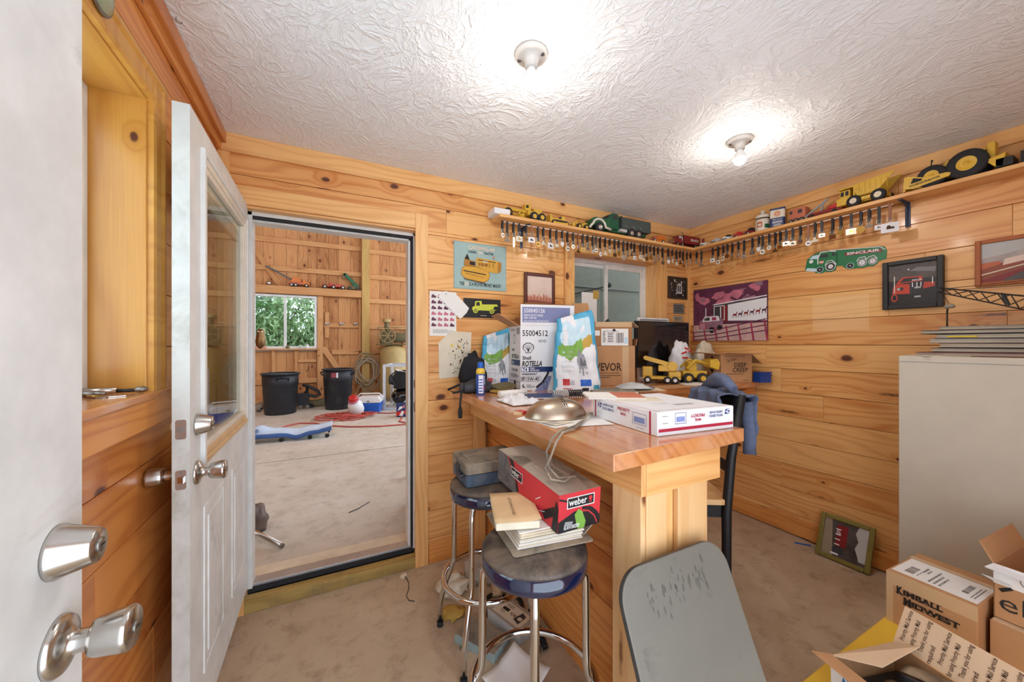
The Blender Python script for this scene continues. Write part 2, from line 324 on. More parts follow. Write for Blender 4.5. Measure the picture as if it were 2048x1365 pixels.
class Art:
    """flat printing on a surface: o = lower left corner, r / u = unit vectors along the width and the height"""
    def __init__(s, mb, o, r, u, lift):
        s.mb = mb; s.o = Vector(o); s.r = Vector(r).normalized(); s.u = Vector(u).normalized(); s.n = s.r.cross(s.u).normalized(); s.k = lift; s.d = lift
    def p(s, x, y): return s.o+s.r*x+s.u*y+s.n*s.k
    def poly(s, pts, m):
        k = s.mb.vs([s.p(x, y) for x, y in pts]); s.mb.face(range(k, k+len(pts)), m); s.k += s.d*.4; return s
    def rect(s, x0, y0, x1, y1, m): return s.poly([(x0, y0), (x1, y0), (x1, y1), (x0, y1)], m)
    def disc(s, x, y, rx, m, ry=None, n=20): ry = ry or rx; return s.poly([(x+rx*math.cos(2*PI*i/n), y+ry*math.sin(2*PI*i/n)) for i in range(n)], m)
    def line(s, pts, w, m):
        for (a, b) in zip(pts[:-1], pts[1:]):
            d = Vector((b[0]-a[0], b[1]-a[1])); l = d.length
            if l < 1e-7: continue
            d /= l; q = Vector((-d.y, d.x))*w/2
            s.poly([(a[0]-q.x, a[1]-q.y), (b[0]-q.x, b[1]-q.y), (b[0]+q.x, b[1]+q.y), (a[0]+q.x, a[1]+q.y)], m); s.k -= s.d*.4
        s.k += s.d*.4; return s
    def box(s, x0, y0, x1, y1, w, m): return s.line([(x0, y0), (x1, y0), (x1, y1), (x0, y1), (x0, y0)], w, m)
    def text(s, st, x, y, size, m, width=None, bold=0., shear=0., align='l', flip=False, rot=0.):
        vs, fs, a, b = text_geo(st, bold, shear); sx = size
        if width: sx = width/max(b-a, 1e-6)
        w = (b-a)*sx; ox = x-(0 if align == 'l' else w/2 if align == 'c' else w); c, sn = math.cos(rot), math.sin(rot)
        def q(px, py):
            lx, ly = (px-a)*sx+ox-x, py*size
            if flip: lx, ly = -lx, -ly
            return s.p(x+lx*c-ly*sn, y+lx*sn+ly*c)
        k = s.mb.vs([q(px, py) for px, py in vs])
        for f in fs: s.mb.face([k+i for i in f], m)
        s.k += s.d*.4; return s
    def bars(s, x0, y0, x1, y1, m, n=16):
        x = x0; w = (x1-x0)/n/2.2
        while x < x1-w:
            bw = w*random.uniform(.5, 1.5); s.rect(x, y0, min(x+bw, x1), y1, m); s.k -= s.d*.4; x += bw+w*random.uniform(.5, 1.5)
        s.k += s.d*.4; return s
    def lines(s, x0, y0, x1, y1, m, n, h=.45):
        """rows of small print"""
        dy = (y1-y0)/n
        for i in range(n):
            x = x0; ye = x1-(x1-x0)*random.uniform(0, .3)
            while x < ye:
                w = min((x1-x0)*random.uniform(.06, .2), ye-x); s.rect(x, y1-dy*(i+1)+dy*(1-h), x+w, y1-dy*i, m); s.k -= s.d*.4; x += w+(x1-x0)*.025
        s.k += s.d*.4; return s
def tag(o, label, cat, group=None, kind=None):
    o['label'] = label; o['category'] = cat
    if group: o['group'] = group
    if kind: o['kind'] = kind
    return o
def thing(name, label, cat, loc=(0, 0, 0), rz=0., group=None, world=False, rot=None):
    o = bpy.data.objects.new(name, None); COL.objects.link(o); o.empty_display_size = .05
    o.location = loc; o.rotation_euler = rot or (0, 0, rz); tag(o, label, cat, group)
    if world: OFF[o.name] = (Matrix.Translation(loc) @ Euler(o.rotation_euler).to_matrix().to_4x4()).inverted()
    return o
def struct(o): o['kind'] = 'structure'; return o
def kids(o): return [c for c in COL.objects if c.parent == o]
def dup(root, loc=None, rz=None, label=None):
    def cp(o, par):
        c = o.copy(); COL.objects.link(c); c.parent = par
        for ch in kids(o): cp(ch, c)
        return c
    r = cp(root, None)
    if loc is not None: r.location = loc
    if rz is not None: r.rotation_euler.z = rz
    if label: r['label'] = label
    return r
def arc(c, r, a0, a1, n, ax='xy', ry=None):
    out = []
    for i in range(n+1):
        a = a0+(a1-a0)*i/n; u, v = r*math.cos(a), (ry or r)*math.sin(a)
        out.append(Vector(c)+Vector((u, v, 0) if ax == 'xy' else (u, 0, v) if ax == 'xz' else (0, u, v)))
    return out
def rrect(x0, y0, x1, y1, r, n=5):
    p = []
    for cx, cy, a in ((x1-r, y0+r, -PI/2), (x1-r, y1-r, 0), (x0+r, y1-r, PI/2), (x0+r, y0+r, PI)):
        p += [(cx+r*math.cos(a+PI/2*i/n), cy+r*math.sin(a+PI/2*i/n)) for i in range(n+1)]
    return p
def TM(o, x, y, z): return Matrix(((x[0], y[0], z[0], o[0]), (x[1], y[1], z[1], o[1]), (x[2], y[2], z[2], o[2]), (0, 0, 0, 1)))
XZ = lambda o: TM(o, (1, 0, 0), (0, 0, 1), (0, -1, 0))      # outline in x-z, thickness towards -y
from mathutils import noise as _nz
def noisev(x, y, z=0.): return _nz.noise(Vector((x, y, z)))
# ================================================================ THE ROOM
XL, XR, YB, ZC, YF = -.478, 2.995, 2.276, 2.43, -.5
SEAMS = [0]+[1.366+.1735*k for k in range(-7, 7)]+[2.52]
def plank_wall(name, u0, u1, place, rows, openings=(), mat='pine', back='dark_gap', th=.018, top=ZC, gap=.0025, vertical=False):
    """boards laid over a dark backing; place(u, d, z) -> point, d = depth into the wall"""
    mb = MB()
    def slab(a, b, z0, z1, d0, d1, m):
        p, q = place(a, d0, z0), place(b, d1, z1)
        mb.box(p[0], p[1], p[2], q[0], q[1], q[2], m, grain=(2 if vertical else None))
    def free(z0, z1):
        iv = [(u0, u1)]
        for (a, b, c, d) in openings:
            if c < z1-1e-4 and d > z0+1e-4:
                iv = [p for (x, y) in iv for p in ((x, min(y, a)), (max(x, b), y)) if p[1]-p[0] > .004]
        return iv
    zs = sorted(set([r for r in rows if r < top]+[top]+[z for o in openings for z in o[2:] if 0 < z < top]))
    for z0, z1 in zip(zs[:-1], zs[1:]):
        cut0 = z0 in rows or z0 < .001
        cut1 = z1 in rows or z1 == top
        for (a, b) in free(z0, z1):
            slab(a, b, z0, z1, th, th+.012, back)
            x = a; first = random.uniform(.7, 2.6)
            while x < b-1e-4:
                e = min(b, x+(first if x == a else random.uniform(1.6, 3.2)))
                if b-e < .3: e = b
                slab(x+(0 if x == a else gap/3), e, z0+(gap/2 if cut0 else 0), z1-(gap/2 if cut1 else 0), 0, th, mat); x = e
    return struct(mb.build(name, bevel=.0014, seg=1))
DO = (-.372, .503, 0, 2.075)            # doorway to the workshop
W2 = (1.685, 2.562, 1.22, 2.068)        # window in the back wall
W1 = (.42, 1.46, 1.235, 2.103)          # window in the left wall
plank_wall('wall_back', XL-.03, XR+.03, lambda u, d, z: (u, YB+d, z), SEAMS, [(DO[0]-.01, DO[1]+.008, 0, DO[3]+.006), (W2[0]-.01, W2[1]+.01, W2[2]-.01, W2[3]+.01)])
plank_wall('wall_right', YF, YB, lambda u, d, z: (XR+d, u, z), SEAMS, mat='pine_faded')
plank_wall('wall_left', YF, YB, lambda u, d, z: (XL-d, u, z), SEAMS, [(W1[0]-.01, W1[1]+.012, W1[2]-.012, W1[3]+.012)], mat='pine_left_dim')
mb = MB(); mb.box(XL-.15, YF, -.12, XR+.12, YB+.05, 0, 'concrete_office'); struct(mb.build('floor'))
mb = MB(); mb.box(XL-.15, YF, ZC, XR+.15, YB+.12, ZC+.05, 'ceiling_plaster'); struct(mb.build('ceiling'))
mb = MB()
for a, b, z0, z1 in ((XL-.1, -.4, 0, ZC), (1.3, XR+.1, 0, ZC), (-.4, 1.3, 2.12, ZC)): mb.box(a, YF-.1, z0, b, YF, z1, 'pine', grain=0)
struct(mb.build('wall_front'))  # unseen front wall, added to cut and steer daylight from behind the camera
# outer skin of the office seen from the workshop side
mb = MB()
for a, b, z0, z1 in ((-3.2, DO[0]-.03, -.1, 3), (DO[1]+.03, W2[0]-.02, -.1, 3), (W2[1]+.02, 4.5, -.1, 3), (DO[0]-.03, DO[1]+.03, 2.11, 3), (W2[0]-.02, W2[1]+.02, -.1, W2[2]-.02), (W2[0]-.02, W2[1]+.02, W2[3]+.02, 3)):
    mb.box(a, YB+.13, z0, b, YB+.145, z1, 'partition')
struct(mb.build('wall_workshop_side'))
# trims along the ceiling, the corners and the floor
mb = MB(); mb.box(XL, YF, 2.335, XL+.018, YB, ZC, 'pine_left_dim'); mb.box(XL, YF, 2.372, XL+.036, YB, ZC, 'pine_left_dim'); struct(mb.build('trim_1', bevel=.004))
mb = MB(); mb.box(XL, YB-.014, 2.352, XR, YB, ZC, 'pine_trim'); mb.box(XL, YB-.018, 2.336, XR, YB, 2.352, 'pine_trim'); struct(mb.build('trim_2', bevel=.003))
mb = MB(); mb.box(XR-.014, YF, 2.352, XR, YB-.014, ZC, 'pine_trim'); struct(mb.build('trim_3', bevel=.003))
mb = MB(); mb.box(2.958, YB-.018, .15, XR, YB, 2.18, 'pine_trim'); struct(mb.build('trim_4', bevel=.003))
mb = MB(); mb.box(XL, YB-.016, .0, XL+.05, YB, 2.335, 'pine_trim'); struct(mb.build('trim_5', bevel=.003))
mb = MB(); mb.box(XR-.016, YF, .012, XR, YB, .125, 'pine_panel'); struct(mb.build('baseboard_right', bevel=.004))
mb = MB(); mb.box(.57, YB-.014, .0, XR-.02, YB, .12, 'pine_panel'); struct(mb.build('baseboard_back', bevel=.003))
# ---- doorway to the workshop: casing, jamb, weather strip, raised sill
mb = MB(); mb.box(.487, YB-.018, 0, .566, YB, 2.176, 'pine_trim'); mb.box(.499, YB-.004, .06, .515, YB+.125, 2.08, 'pine_trim', grain=2); struct(mb.build('trim_6', bevel=.003))
mb = MB(); mb.box(-.42, YB-.018, 2.083, .487, YB, 2.176, 'pine_trim'); mb.box(-.372, YB-.004, 2.07, .503, YB+.125, 2.083, 'pine_trim'); struct(mb.build('trim_7', bevel=.003))
mb = MB(); mb.box(-.43, YB-.016, 0, -.372, YB, 2.083, 'pine_trim'); struct(mb.build('trim_8', bevel=.003))
mb = MB()
mb.box(.487, YB+.05, .09, .5, YB+.14, 2.07, 'white_vinyl'); mb.box(-.372, YB+.05, .09, -.345, YB+.14, 2.07, 'white_vinyl'); mb.box(-.372, YB+.05, 2.05, .503, YB+.14, 2.07, 'white_vinyl')
mb.box(.462, YB+.075, .1, .488, YB+.16, 2.05, 'white_vinyl'); mb.box(-.345, YB+.075, 2.025, .488, YB+.16, 2.051, 'white_vinyl')
fr = struct(mb.build('door_frame', bevel=.002))
mb = MB(); mb.box(.474, YB+.052, .1, .4885, YB+.074, 2.05, 'black_rubber'); mb.box(-.345, YB+.052, 2.034, .488, YB+.074, 2.05, 'black_rubber'); o = mb.build('weather_strip', fr, bevel=.003)
mb = MB(); mb.box(.4895, YB+.02, .95, .4975, YB+.05, 1.01, 'steel'); mb.box(.4895, YB+.02, 1.1, .4975, YB+.05, 1.15, 'steel'); mb.build('strike_plate', fr, bevel=.002)
mb = MB(); mb.box(-.43, YB-.012, 0, .5, YB+.055, .062, 'treated'); mb.box(-.372, YB+.055, 0, .5, YB+.1, .05, 'dark_gap'); mb.box(-.372, YB+.1, 0, .5, YB+.3, .075, 'cream'); struct(mb.build('door_sill', bevel=.004))
P_('alloy', (190, 192, 194), .4, .6)
mb = MB(); mb.box(-.368, YB+.075, .06, .498, YB+.15, .1, 'alloy'); mb.box(-.368, YB+.066, .06, .498, YB+.074, .088, 'black_rubber')
for x in (-.3, -.06, .18, .42): mb.lathe([(.006, 0), (.006, .003), (.001, .004)], 'steel', 10, Matrix.Translation((x, YB+.13, .1)))
struct(mb.build('door_threshold', bevel=.003))
# ---- knob sets
def knobset(parent, x, y, z, sx=1, key=True):
    """a lever-less round knob on a rose; axis along +-x"""
    T = Matrix.Translation((x, y, z)) @ Matrix.Rotation(PI/2*sx, 4, 'Y')
    mb = MB()
    mb.lathe([(.037, 0), (.037, .003), (.034, .008), (.024, .011), (.016, .014), (.014, .02), (.0135, .03), (.015, .034)], 'steel', 32, T)
    mb.lathe([(.015, .032), (.022, .034), (.0245, .04), (.026, .05), (.0285, .066), (.0285, .07), (.026, .074), (0.0005, .0745)], 'steel', 32, T)
    k = mb.build('door_knob', parent)
    if key:
        mb = MB(); mb.lathe([(.008, .0744), (.008, .0765), (.0005, .077)], 'dull_steel', 16, T); mb.box(-.0008, -.004, .0768, .0008, .004, .0776, 'ink', T); mb.build('keyhole', k)
def deadbolt(parent, x, y, z, sx=1):
    T = Matrix.Translation((x, y, z)) @ Matrix.Rotation(PI/2*sx, 4, 'Y')
    mb = MB(); mb.lathe([(.034, 0), (.034, .004), (.032, .008), (.0225, .038), (.021, .04), (.0005, .0402)], 'steel', 32, T); k = mb.build('deadbolt', parent)
    mb = MB(); mb.lathe([(.0095, .04), (.0095, .0425), (.0005, .043)], 'dull_steel', 16, T); mb.box(-.001, -.005, .0428, .001, .005, .0436, 'ink', T); mb.build('keyhole', k)
# ---- entry door, opened back along the left wall right beside the camera
mb = MB(); mb.box(-.354, -.16, .02, -.31, .744, 2.06, ['door_edge', 'door_edge', 'door_edge', 'door_edge', 'door_paint', 'door_paint']); d1 = struct(mb.build('door_1', bevel=.002))
knobset(d1, -.31, .688, .985); deadbolt(d1, -.31, .686, 1.108)
# ---- inner door with a glazed upper half, opened against the left wall
YA, YH, XD, XB = 1.396, 2.288, -.359, -.4
gy0, gy1, gz0, gz1 = 1.545, 2.195, 1.03, 1.965
mb = MB(); mm = ['door_edge', 'door_edge', 'door_edge', 'door_edge', 'door_paint', 'door_paint']
mb.box(XB, YA, .13, XD, YH, gz0, mm, grain=2); mb.box(XB, YA, gz1, XD, YH, 2.085, mm); mb.box(XB, YA, gz0, XD, gy0, gz1, mm); mb.box(XB, gy1, gz0, XD, YH, gz1, mm)
d2 = struct(mb.build('door_2'))
def frame2(mb, x0, x1, y0, y1, z0, z1, w, m, mbot=None):
    mb.box(x0, y0, z0, x1, y0+w, z1, m); mb.box(x0, y1-w, z0, x1, y1, z1, m); mb.box(x0, y0+w, z1-w, x1, y1-w, z1, m); mb.box(x0, y0+w, z0, x1, y1-w, z0+w, mbot or m)
mb = MB(); frame2(mb, XD-.01, XD+.012, gy0-.045, gy1+.045, gz0-.045, gz1+.045, .02, 'door_paint', 'manila'); frame2(mb, XD-.01, XD+.007, gy0-.026, gy1+.026, gz0-.026, gz1+.026, .024, 'ivory', 'manila'); frame2(mb, XB, XD+.003, gy0-.003, gy1+.003, gz0-.003, gz1+.003, .022, 'ivory')
mb.build('glazing_bead', d2, bevel=.003)
mb = MB(); mb.box(XD-.014, gy0, gz0, XD-.011, gy1, gz1, 'glass'); mb.box(XB+.011, gy0, gz0, XB+.014, gy1, gz1, 'glass'); mb.build('pane', d2)
mb = MB(); mb.box(XD-.024, gy0+.01, gz1-.05, XD-.016, gy1-.01, gz1-.022, 'ivory')
for i in range(7): mb.box(XD-.026, gy0+.02, gz1-.06-i*.006, XD-.015, gy1-.02, gz1-.0575-i*.006, 'ivory')
mb.build('blind_stack', d2)
for (a, b) in ((1.53, 1.79), (1.93, 2.19)):
    mb = MB(); frame2(mb, XD-.002, XD+.004, a, b, .29, .84, .018, 'door_paint'); frame2(mb, XD-.002, XD+.002, a+.018, b-.018, .308, .822, .02, 'door_paint'); mb.box(XD-.002, a+.045, .335, XD+.005, b-.045, .795, 'door_paint'); mb.build('raised_panel', d2, bevel=.0035)
knobset(d2, XD, 1.458, .976); knobset(d2, XB, 1.458, .976, -1, False); deadbolt(d2, XD, 1.462, 1.124)
mb = MB(); T = Matrix.Translation((XB, 1.462, 1.124)) @ Matrix.Rotation(-PI/2, 4, 'Y'); mb.lathe([(.03, 0), (.028, .008), (.012, .012), (.011, .02), (.0005, .021)], 'ivory', 24, T); mb.build('thumb_turn', d2)
for z, latch in ((1.124, 0), (.976, 1)):
    mb = MB(); mb.prism(rrect(-.0125, -.0285, .0125, .0285, .006), .0015, 'steel', TM((-.3795, YA, z), (1, 0, 0), (0, 0, 1), (0, -1, 0)))
    for q in (-.021, .021): mb.cyl((-.3795, YA-.0012, z+q), (-.3795, YA-.0028, z+q), .0035, 'dull_steel', 10)
    if latch: mb.prism([(-.008, 0), (.008, 0), (.008, .012), (0, .004)], .018, 'steel', TM((-.3795, YA-.0015, z-.009), (1, 0, 0), (0, -1, 0), (0, 0, 1)))
    else: mb.cyl((-.3795, YA-.001, z), (-.3795, YA-.003, z), .0095, 'dull_steel', 16)
    mb.build('latch_plate', d2)
# ---- left window: deep jambs, casing, stool and apron, white sash
mb = MB(); y0, y1, z0, z1 = W1
mb.box(XL-.16, y1, z0-.02, XL+.002, y1+.02, z1+.02, 'jamb_wood', grain=2); mb.box(XL-.16, y0-.02, z0-.02, XL+.002, y0, z1+.02, 'jamb_wood', grain=2); mb.box(XL-.16, y0, z1, XL+.002, y1, z1+.02, 'jamb_wood')
w1 = struct(mb.build('window_1', bevel=.0015))
mb = MB()
cs = [(0, 0), (.088, 0), (.088, .02), (.07, .022), (.06, .016), (.022, .016), (.012, .02), (0, .017)]
mb.prism(cs, z1-z0+.09, 'jamb_wood', TM((XL, y1+.006, z0-.003), (0, 1, 0), (1, 0, 0), (0, 0, 1)))
mb.prism(cs, y1-y0+.19, 'jamb_wood', TM((XL, y0-.09, z1+.004), (0, 0, 1), (1, 0, 0), (0, 1, 0)))
mb.box(XL, y1+.004, z1-.004, XL+.0165, y1+.1, z1+.096, 'jamb_wood', grain=1); mb.build('window_casing', w1)
mb = MB(); mb.box(XL-.17, y0-.1, z0-.022, XL+.03, y1+.13, z0, 'bar_wood'); mb.build('window_stool', w1, bevel=.004)
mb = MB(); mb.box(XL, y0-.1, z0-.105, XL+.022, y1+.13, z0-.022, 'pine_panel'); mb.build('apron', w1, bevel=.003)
mb = MB(); frame2(mb, XL-.17, XL-.12, y0, y1, z0, z1, .03, 'white_vinyl'); frame2(mb, XL-.16, XL-.13, y0+.03, y1-.03, z0+.03, z1-.03, .03, 'white_vinyl'); mb.box(XL-.16, .92, z0+.03, XL-.13, .96, z1-.03, 'white_vinyl'); mb.build('sash', w1, bevel=.003)
mb = MB(); mb.box(XL-.147, y0+.05, z0+.05, XL-.143, y1-.05, z1-.05, 'glass'); mb.build('pane', w1)
# ---- back window: white slider that looks onto a pale partition
x0, x1, z0, z1 = W2; YW = YB+.118
mb = MB(); mb.box(x1, YB-.002, z0-.02, x1+.018, YW+.03, z1+.018, 'pine_trim', grain=2); mb.box(x0-.018, YB-.002, z0-.02, x0, YW+.03, z1+.018, 'pine_trim', grain=2); mb.box(x0, YB-.002, z1, x1, YW+.03, z1+.018, 'pine_panel'); mb.box(x0, YB-.03, z0-.02, x1, YW+.03, z0, 'pine_trim')
w2 = struct(mb.build('window_2', bevel=.002))
mb = MB(); mb.box(x0-.09, YB-.018, z0-.1, x0-.002, YB, 2.185, 'pine_trim'); mb.box(x1+.004, YB-.018, z0-.1, x1+.125, YB, 2.185, 'pine_trim'); mb.box(x0-.002, YB-.018, z1+.006, x1+.004, YB, z1+.11, 'pine_trim'); mb.build('window_casing', w2, bevel=.003)
def frame_xz(mb, xa, xb, ya, yb, za, zb, w, m):
    mb.box(xa, ya, za, xa+w, yb, zb, m); mb.box(xb-w, ya, za, xb, yb, zb, m); mb.box(xa+w, ya, zb-w, xb-w, yb, zb, m); mb.box(xa+w, ya, za, xb-w, yb, za+w, m)
mb = MB(); frame_xz(mb, x0, x1, YW-.01, YW+.03, z0, z1, .03, 'white_vinyl'); mb.build('window_frame', w2, bevel=.003)
xm = at(1213, 560, Y=YW).x
mb = MB(); frame_xz(mb, x0+.03, xm+.02, YW+.012, YW+.03, z0+.03, z1-.03, .03, 'white_vinyl'); frame_xz(mb, xm-.025, x1-.03, YW-.008, YW+.011, z0+.03, z1-.03, .035, 'white_vinyl'); mb.box(xm-.028, YW-.016, 1.66, xm-.012, YW-.008, 1.72, 'white_vinyl'); mb.build('sash', w2, bevel=.003)
mb = MB(); mb.box(x0+.06, YW+.019, z0+.06, xm-.01, YW+.022, z1-.06, 'glass'); mb.box(xm+.01, YW, z0+.065, x1-.065, YW+.003, z1-.065, 'glass'); mb.build('pane', w2)
mb = MB()
for i in range(9): mb.box(1.05+i*.61, 3.35, -.1, 1.05+i*.61+.605, 3.37, 3, 'partition')
mb.box(1.0, 3.335, 2.02, 6.5, 3.35, 2.03, 'mid_grey'); mb.box(1.05, YB+.14, -.1, 1.08, 3.35, 3, 'partition')
struct(mb.build('wall_partition'))
mb = MB(); mb.tube([(2.2, 3.33, 1.86), (2.75, 3.33, 2.0), (2.85, 3.2, 2.03)], .008, 'charcoal', 6); mb.ell((2.86, 3.2, 2.04), (.035, .03, .03), 'charcoal'); tag(mb.build('metal_rod'), 'thin dark rod slanting behind the right pane of the back window', 'rod')
# ---- two bare bulbs on the ceiling
def lamp(x, y, label):
    t = thing('ceiling_light', label, 'ceiling light', (x, y, ZC), group='bare bulb ceiling lights')
    mb = MB(); mb.lathe([(.0595, 0), (.0595, -.008), (.055, -.014), (.048, -.0155), (.03, -.02), (.023, -.032), (.0225, -.05), (.0005, -.05)][::-1], 'porcelain', 36); mb.build('lamp_holder', t)
    for a in (2.4, -.9):
        mb = MB(); p = (.042*math.cos(a), .042*math.sin(a)); mb.cyl((p[0], p[1], -.0165), (p[0], p[1], -.0195), .005, 'dull_steel', 10); mb.tube(arc((p[0], p[1], -.0175), .008, a-1.2, a+1.2, 6), .0013, 'charcoal', 5); mb.build('mounting_screw', t)
    mb = MB(); mb.lathe([(.0005, -.128), (.012, -.126), (.022, -.119), (.028, -.108), (.03, -.096), (.028, -.083), (.022, -.07), (.016, -.06), (.014, -.05)], 'white', 24, mats=['bulb_glow']*4+['white']*4); mb.build('light_bulb', t)
lamp(.664, 1.152, 'lit bare bulb in a round porcelain holder, nearer the workshop doorway'); lamp(1.909, 1.152, 'lit bare bulb in a round porcelain holder, nearer the shelf wall')
# ---- oval glass dish above the left window
p = at(212, 4, X=XL+.03); t = thing('wall_dish', 'greenish glass dish with a metal rim hung above the left window', 'dish', (XL+.02, p.y, p.z+.03), world=True)
T = Matrix.Translation((XL+.02, p.y, p.z+.03)) @ Matrix.Rotation(PI/2, 4, 'Y')
P_('olive_glass', (150, 156, 128), .1)
mb = MB(); mb.lathe([(.052, 0), (.05, .006), (.03, .014), (.0005, .017)], 'olive_glass', 28, T); mb.build('dish', t)
mb = MB(); mb.tube(arc((0, 0, 0), .053, 0, 2*PI, 28)[:-1], .004, 'dull_steel', 8, True); o = mb
o.v = [T @ v for v in o.v]; o.build('rim', t)
mb = MB(); p = at(352, 34, Z=ZC); mb.tube([p+Vector((0, 0, .004)), p+Vector((0, 0, -.012)), p+Vector((.008, .003, -.017)), p+Vector((.014, .006, -.008))], .0016, 'dull_steel', 6); tag(mb.build('ceiling_hook'), 'small wire hook screwed into the ceiling by the left wall', 'hook')
# ---- tools on the left window sill
t = thing('pliers', 'pliers with a red grip on the left window sill', 'pliers', (-.575, 1.375, 1.235), 3.0)
mb = MB(); mb.tube([(0, 0, .008), (.05, .006, .009), (.1, .012, .008)], [.005, .007, .006], 'red', 8); mb.tube([(0, 0, .008), (.05, -.016, .009), (.1, -.02, .008)], [.005, .007, .006], 'red', 8); mb.build('grip', t)
mb = MB(); mb.ell((-.012, 0, .008), (.018, .011, .007), 'dull_steel'); mb.tube([(-.02, .002, .008), (-.05, .002, .008)], [.006, .003], 'dull_steel', 8); mb.build('jaw', t)
t = thing('ratchet_wrench', 'steel ratchet wrench lying at the back of the left window sill', 'wrench', (-.615, 1.43, 1.235), -.05)
mb = MB(); mb.cyl((0, 0, .01), (.09, 0, .01), .008, 'steel', 12); mb.build('handle', t); mb = MB(); mb.cyl((.09, 0, .008), (.13, 0, .008), .005, 'black', 10); mb.ell((.14, 0, .01), (.016, .013, .009), 'dull_steel'); mb.build('head', t)
t = thing('key_bunch', 'small bunch of keys at the front of the left window sill', 'keys', (-.53, 1.325, 1.235))
for i, a in enumerate((.4, 1.5, 2.3)):
    mb = MB(); T = Matrix.Translation((0, 0, .001+i*.0025)) @ Matrix.Rotation(a, 4, 'Z'); mb.prism([(.03*math.cos(q*.52)*.4+.012, .03*math.sin(q*.52)*.35) for q in range(12)], .002, 'brass' if i else 'steel', T); mb.box(.02, -.003, 0, .055, .003, .002, 'brass' if i else 'steel', T); mb.build('key', t)
# ================================================================ BAR COUNTER
CT = 1.085
bar = thing('bar_counter', 'tall wooden bar counter running from the back wall towards the camera', 'counter', (1.0, 1.5, 0), world=True)
mb = MB(); mb.prism([(.667, .728), (1.281, .758), (1.283, 2.262), (.727, 2.262)], .045, 'bar_wood', Matrix.Translation((0, 0, 1.04)))
for i, p in enumerate(mb.uv):
    pass
# lay the grain along the bar
mb.uv = [[(mb.v[k].y*1+3, mb.v[k].x+mb.v[k].z+5) for k in f] for f in mb.f]
mb.build('countertop', bar, bevel=.003)
mb = MB(); mb.box(.842, .8, .914, .862, 2.255, 1.04, 'pine_trim'); mb.build('apron', bar, bevel=.002)
mb = MB(); mb.box(.863, .799, .914, 1.213, .82, 1.04, 'pine_trim'); mb.box(1.193, .82, .914, 1.213, 2.255, 1.04, 'pine_trim'); mb.build('apron', bar, bevel=.002)
mb = MB(); mb.box(.846, .806, 0, .866, .93, .914, 'pine_pale'); mb.box(.867, .804, 0, .957, .824, .914, 'pine_pale'); mb.build('corner_post', bar, bevel=.003)
mb = MB(); mb.box(1.008, .804, 0, 1.152, .824, .914, 'pine_pale'); mb.box(1.132, .825, 0, 1.152, .93, .914, 'pine_pale'); mb.build('corner_post', bar, bevel=.003)
mb = MB(); mb.box(.95, .826, 0, 1.02, .842, .93, 'pine_trim'); mb.build('end_panel', bar)
mb = MB()
for i, z in enumerate((0, .19, .38, .57, .76)): mb.box(.958, .843, z+.001, .974, 2.255, z+.188, 'pine_panel')
mb.build('side_panel', bar, bevel=.0015)
mb = MB(); mb.box(1.13, .932, 0, 1.146, 2.255, .914, 'pine_panel'); mb.build('side_panel', bar)
mb = MB(); mb.box(.86, 2.225, .0, .935, 2.255, .914, 'pine_trim'); mb.build('wall_cleat', bar, bevel=.002)
bc = thing('wall_counter', 'wooden counter along the back wall under the window, from the bar to the corner', 'counter', (2.1, 2.0, 0), world=True)
mb = MB(); mb.box(1.285, 1.64, 1.045, 2.975, 2.255, CT, 'bar_wood'); mb.build('countertop', bc, bevel=.003)
mb = MB(); mb.box(1.3, 1.68, .93, 2.975, 1.7, 1.045, 'pine_panel'); mb.build('apron', bc)
mb = MB(); mb.prism([(0, 0), (0, -.16), (.06, -.16), (.26, -.02), (.26, 0)], .03, 'pine_trim', TM((2.945, 1.96, 1.045), (0, -1, 0), (0, 0, 1), (1, 0, 0))); mb.build('bracket', bc, bevel=.003)
mb = MB(); mb.box(2.945, 1.735, .96, 2.978, 2.25, 1.045, 'pine_trim'); mb.build('wall_cleat', bc)
# ---------------------------------------------------------------- helpers for boxes and soft things
def carton(name, label, c, d, rz=0., m='cardboard', group=None, cat='box', bevel=.002):
    """closed carton: thing at the middle of its base with a body; returns thing, body mesh builder is finished"""
    t = thing(name, label, cat, c, rz, group); mb = MB(); mb.box(-d[0]/2, -d[1]/2, 0, d[0]/2, d[1]/2, d[2], m); mb.build('carton_body', t, bevel=bevel); return t
def blob(mb, c, r, m, amp=.25, fr=3., seed=0., nu=28, nv=18, flat=True):
    """a soft crumpled heap resting on z = c.z"""
    def fn(u, v):
        a, b = 2*PI*u, PI*v; d = Vector((math.cos(a)*math.sin(b), math.sin(a)*math.sin(b), -math.cos(b)))
        k = 1+amp*(noisev(d.x*fr+seed, d.y*fr, d.z*fr)+.5*noisev(d.x*fr*2.7+seed, d.y*fr*2.7, d.z*fr*2.7))
        z = max(d.z*k, -.55) if flat else d.z*k
        return (c[0]+d.x*k*r[0], c[1]+d.y*k*r[1], c[2]+(z+(.55 if flat else 0))*r[2])
    mb.grid(fn, nu, nv, m); return mb
def sheet(mb, c, w, h, rz, m, z=0., curl=0., n=6):
    ca, sa = math.cos(rz), math.sin(rz)
    def fn(u, v):
        x, y = (u-.5)*w, (v-.5)*h; return (c[0]+x*ca-y*sa, c[1]+x*sa+y*ca, z+curl*(4*(u-.5)**2+(v-.5)**2*2)*(1 if u > .5 else .35))
    return mb.grid(fn, n, n, m)
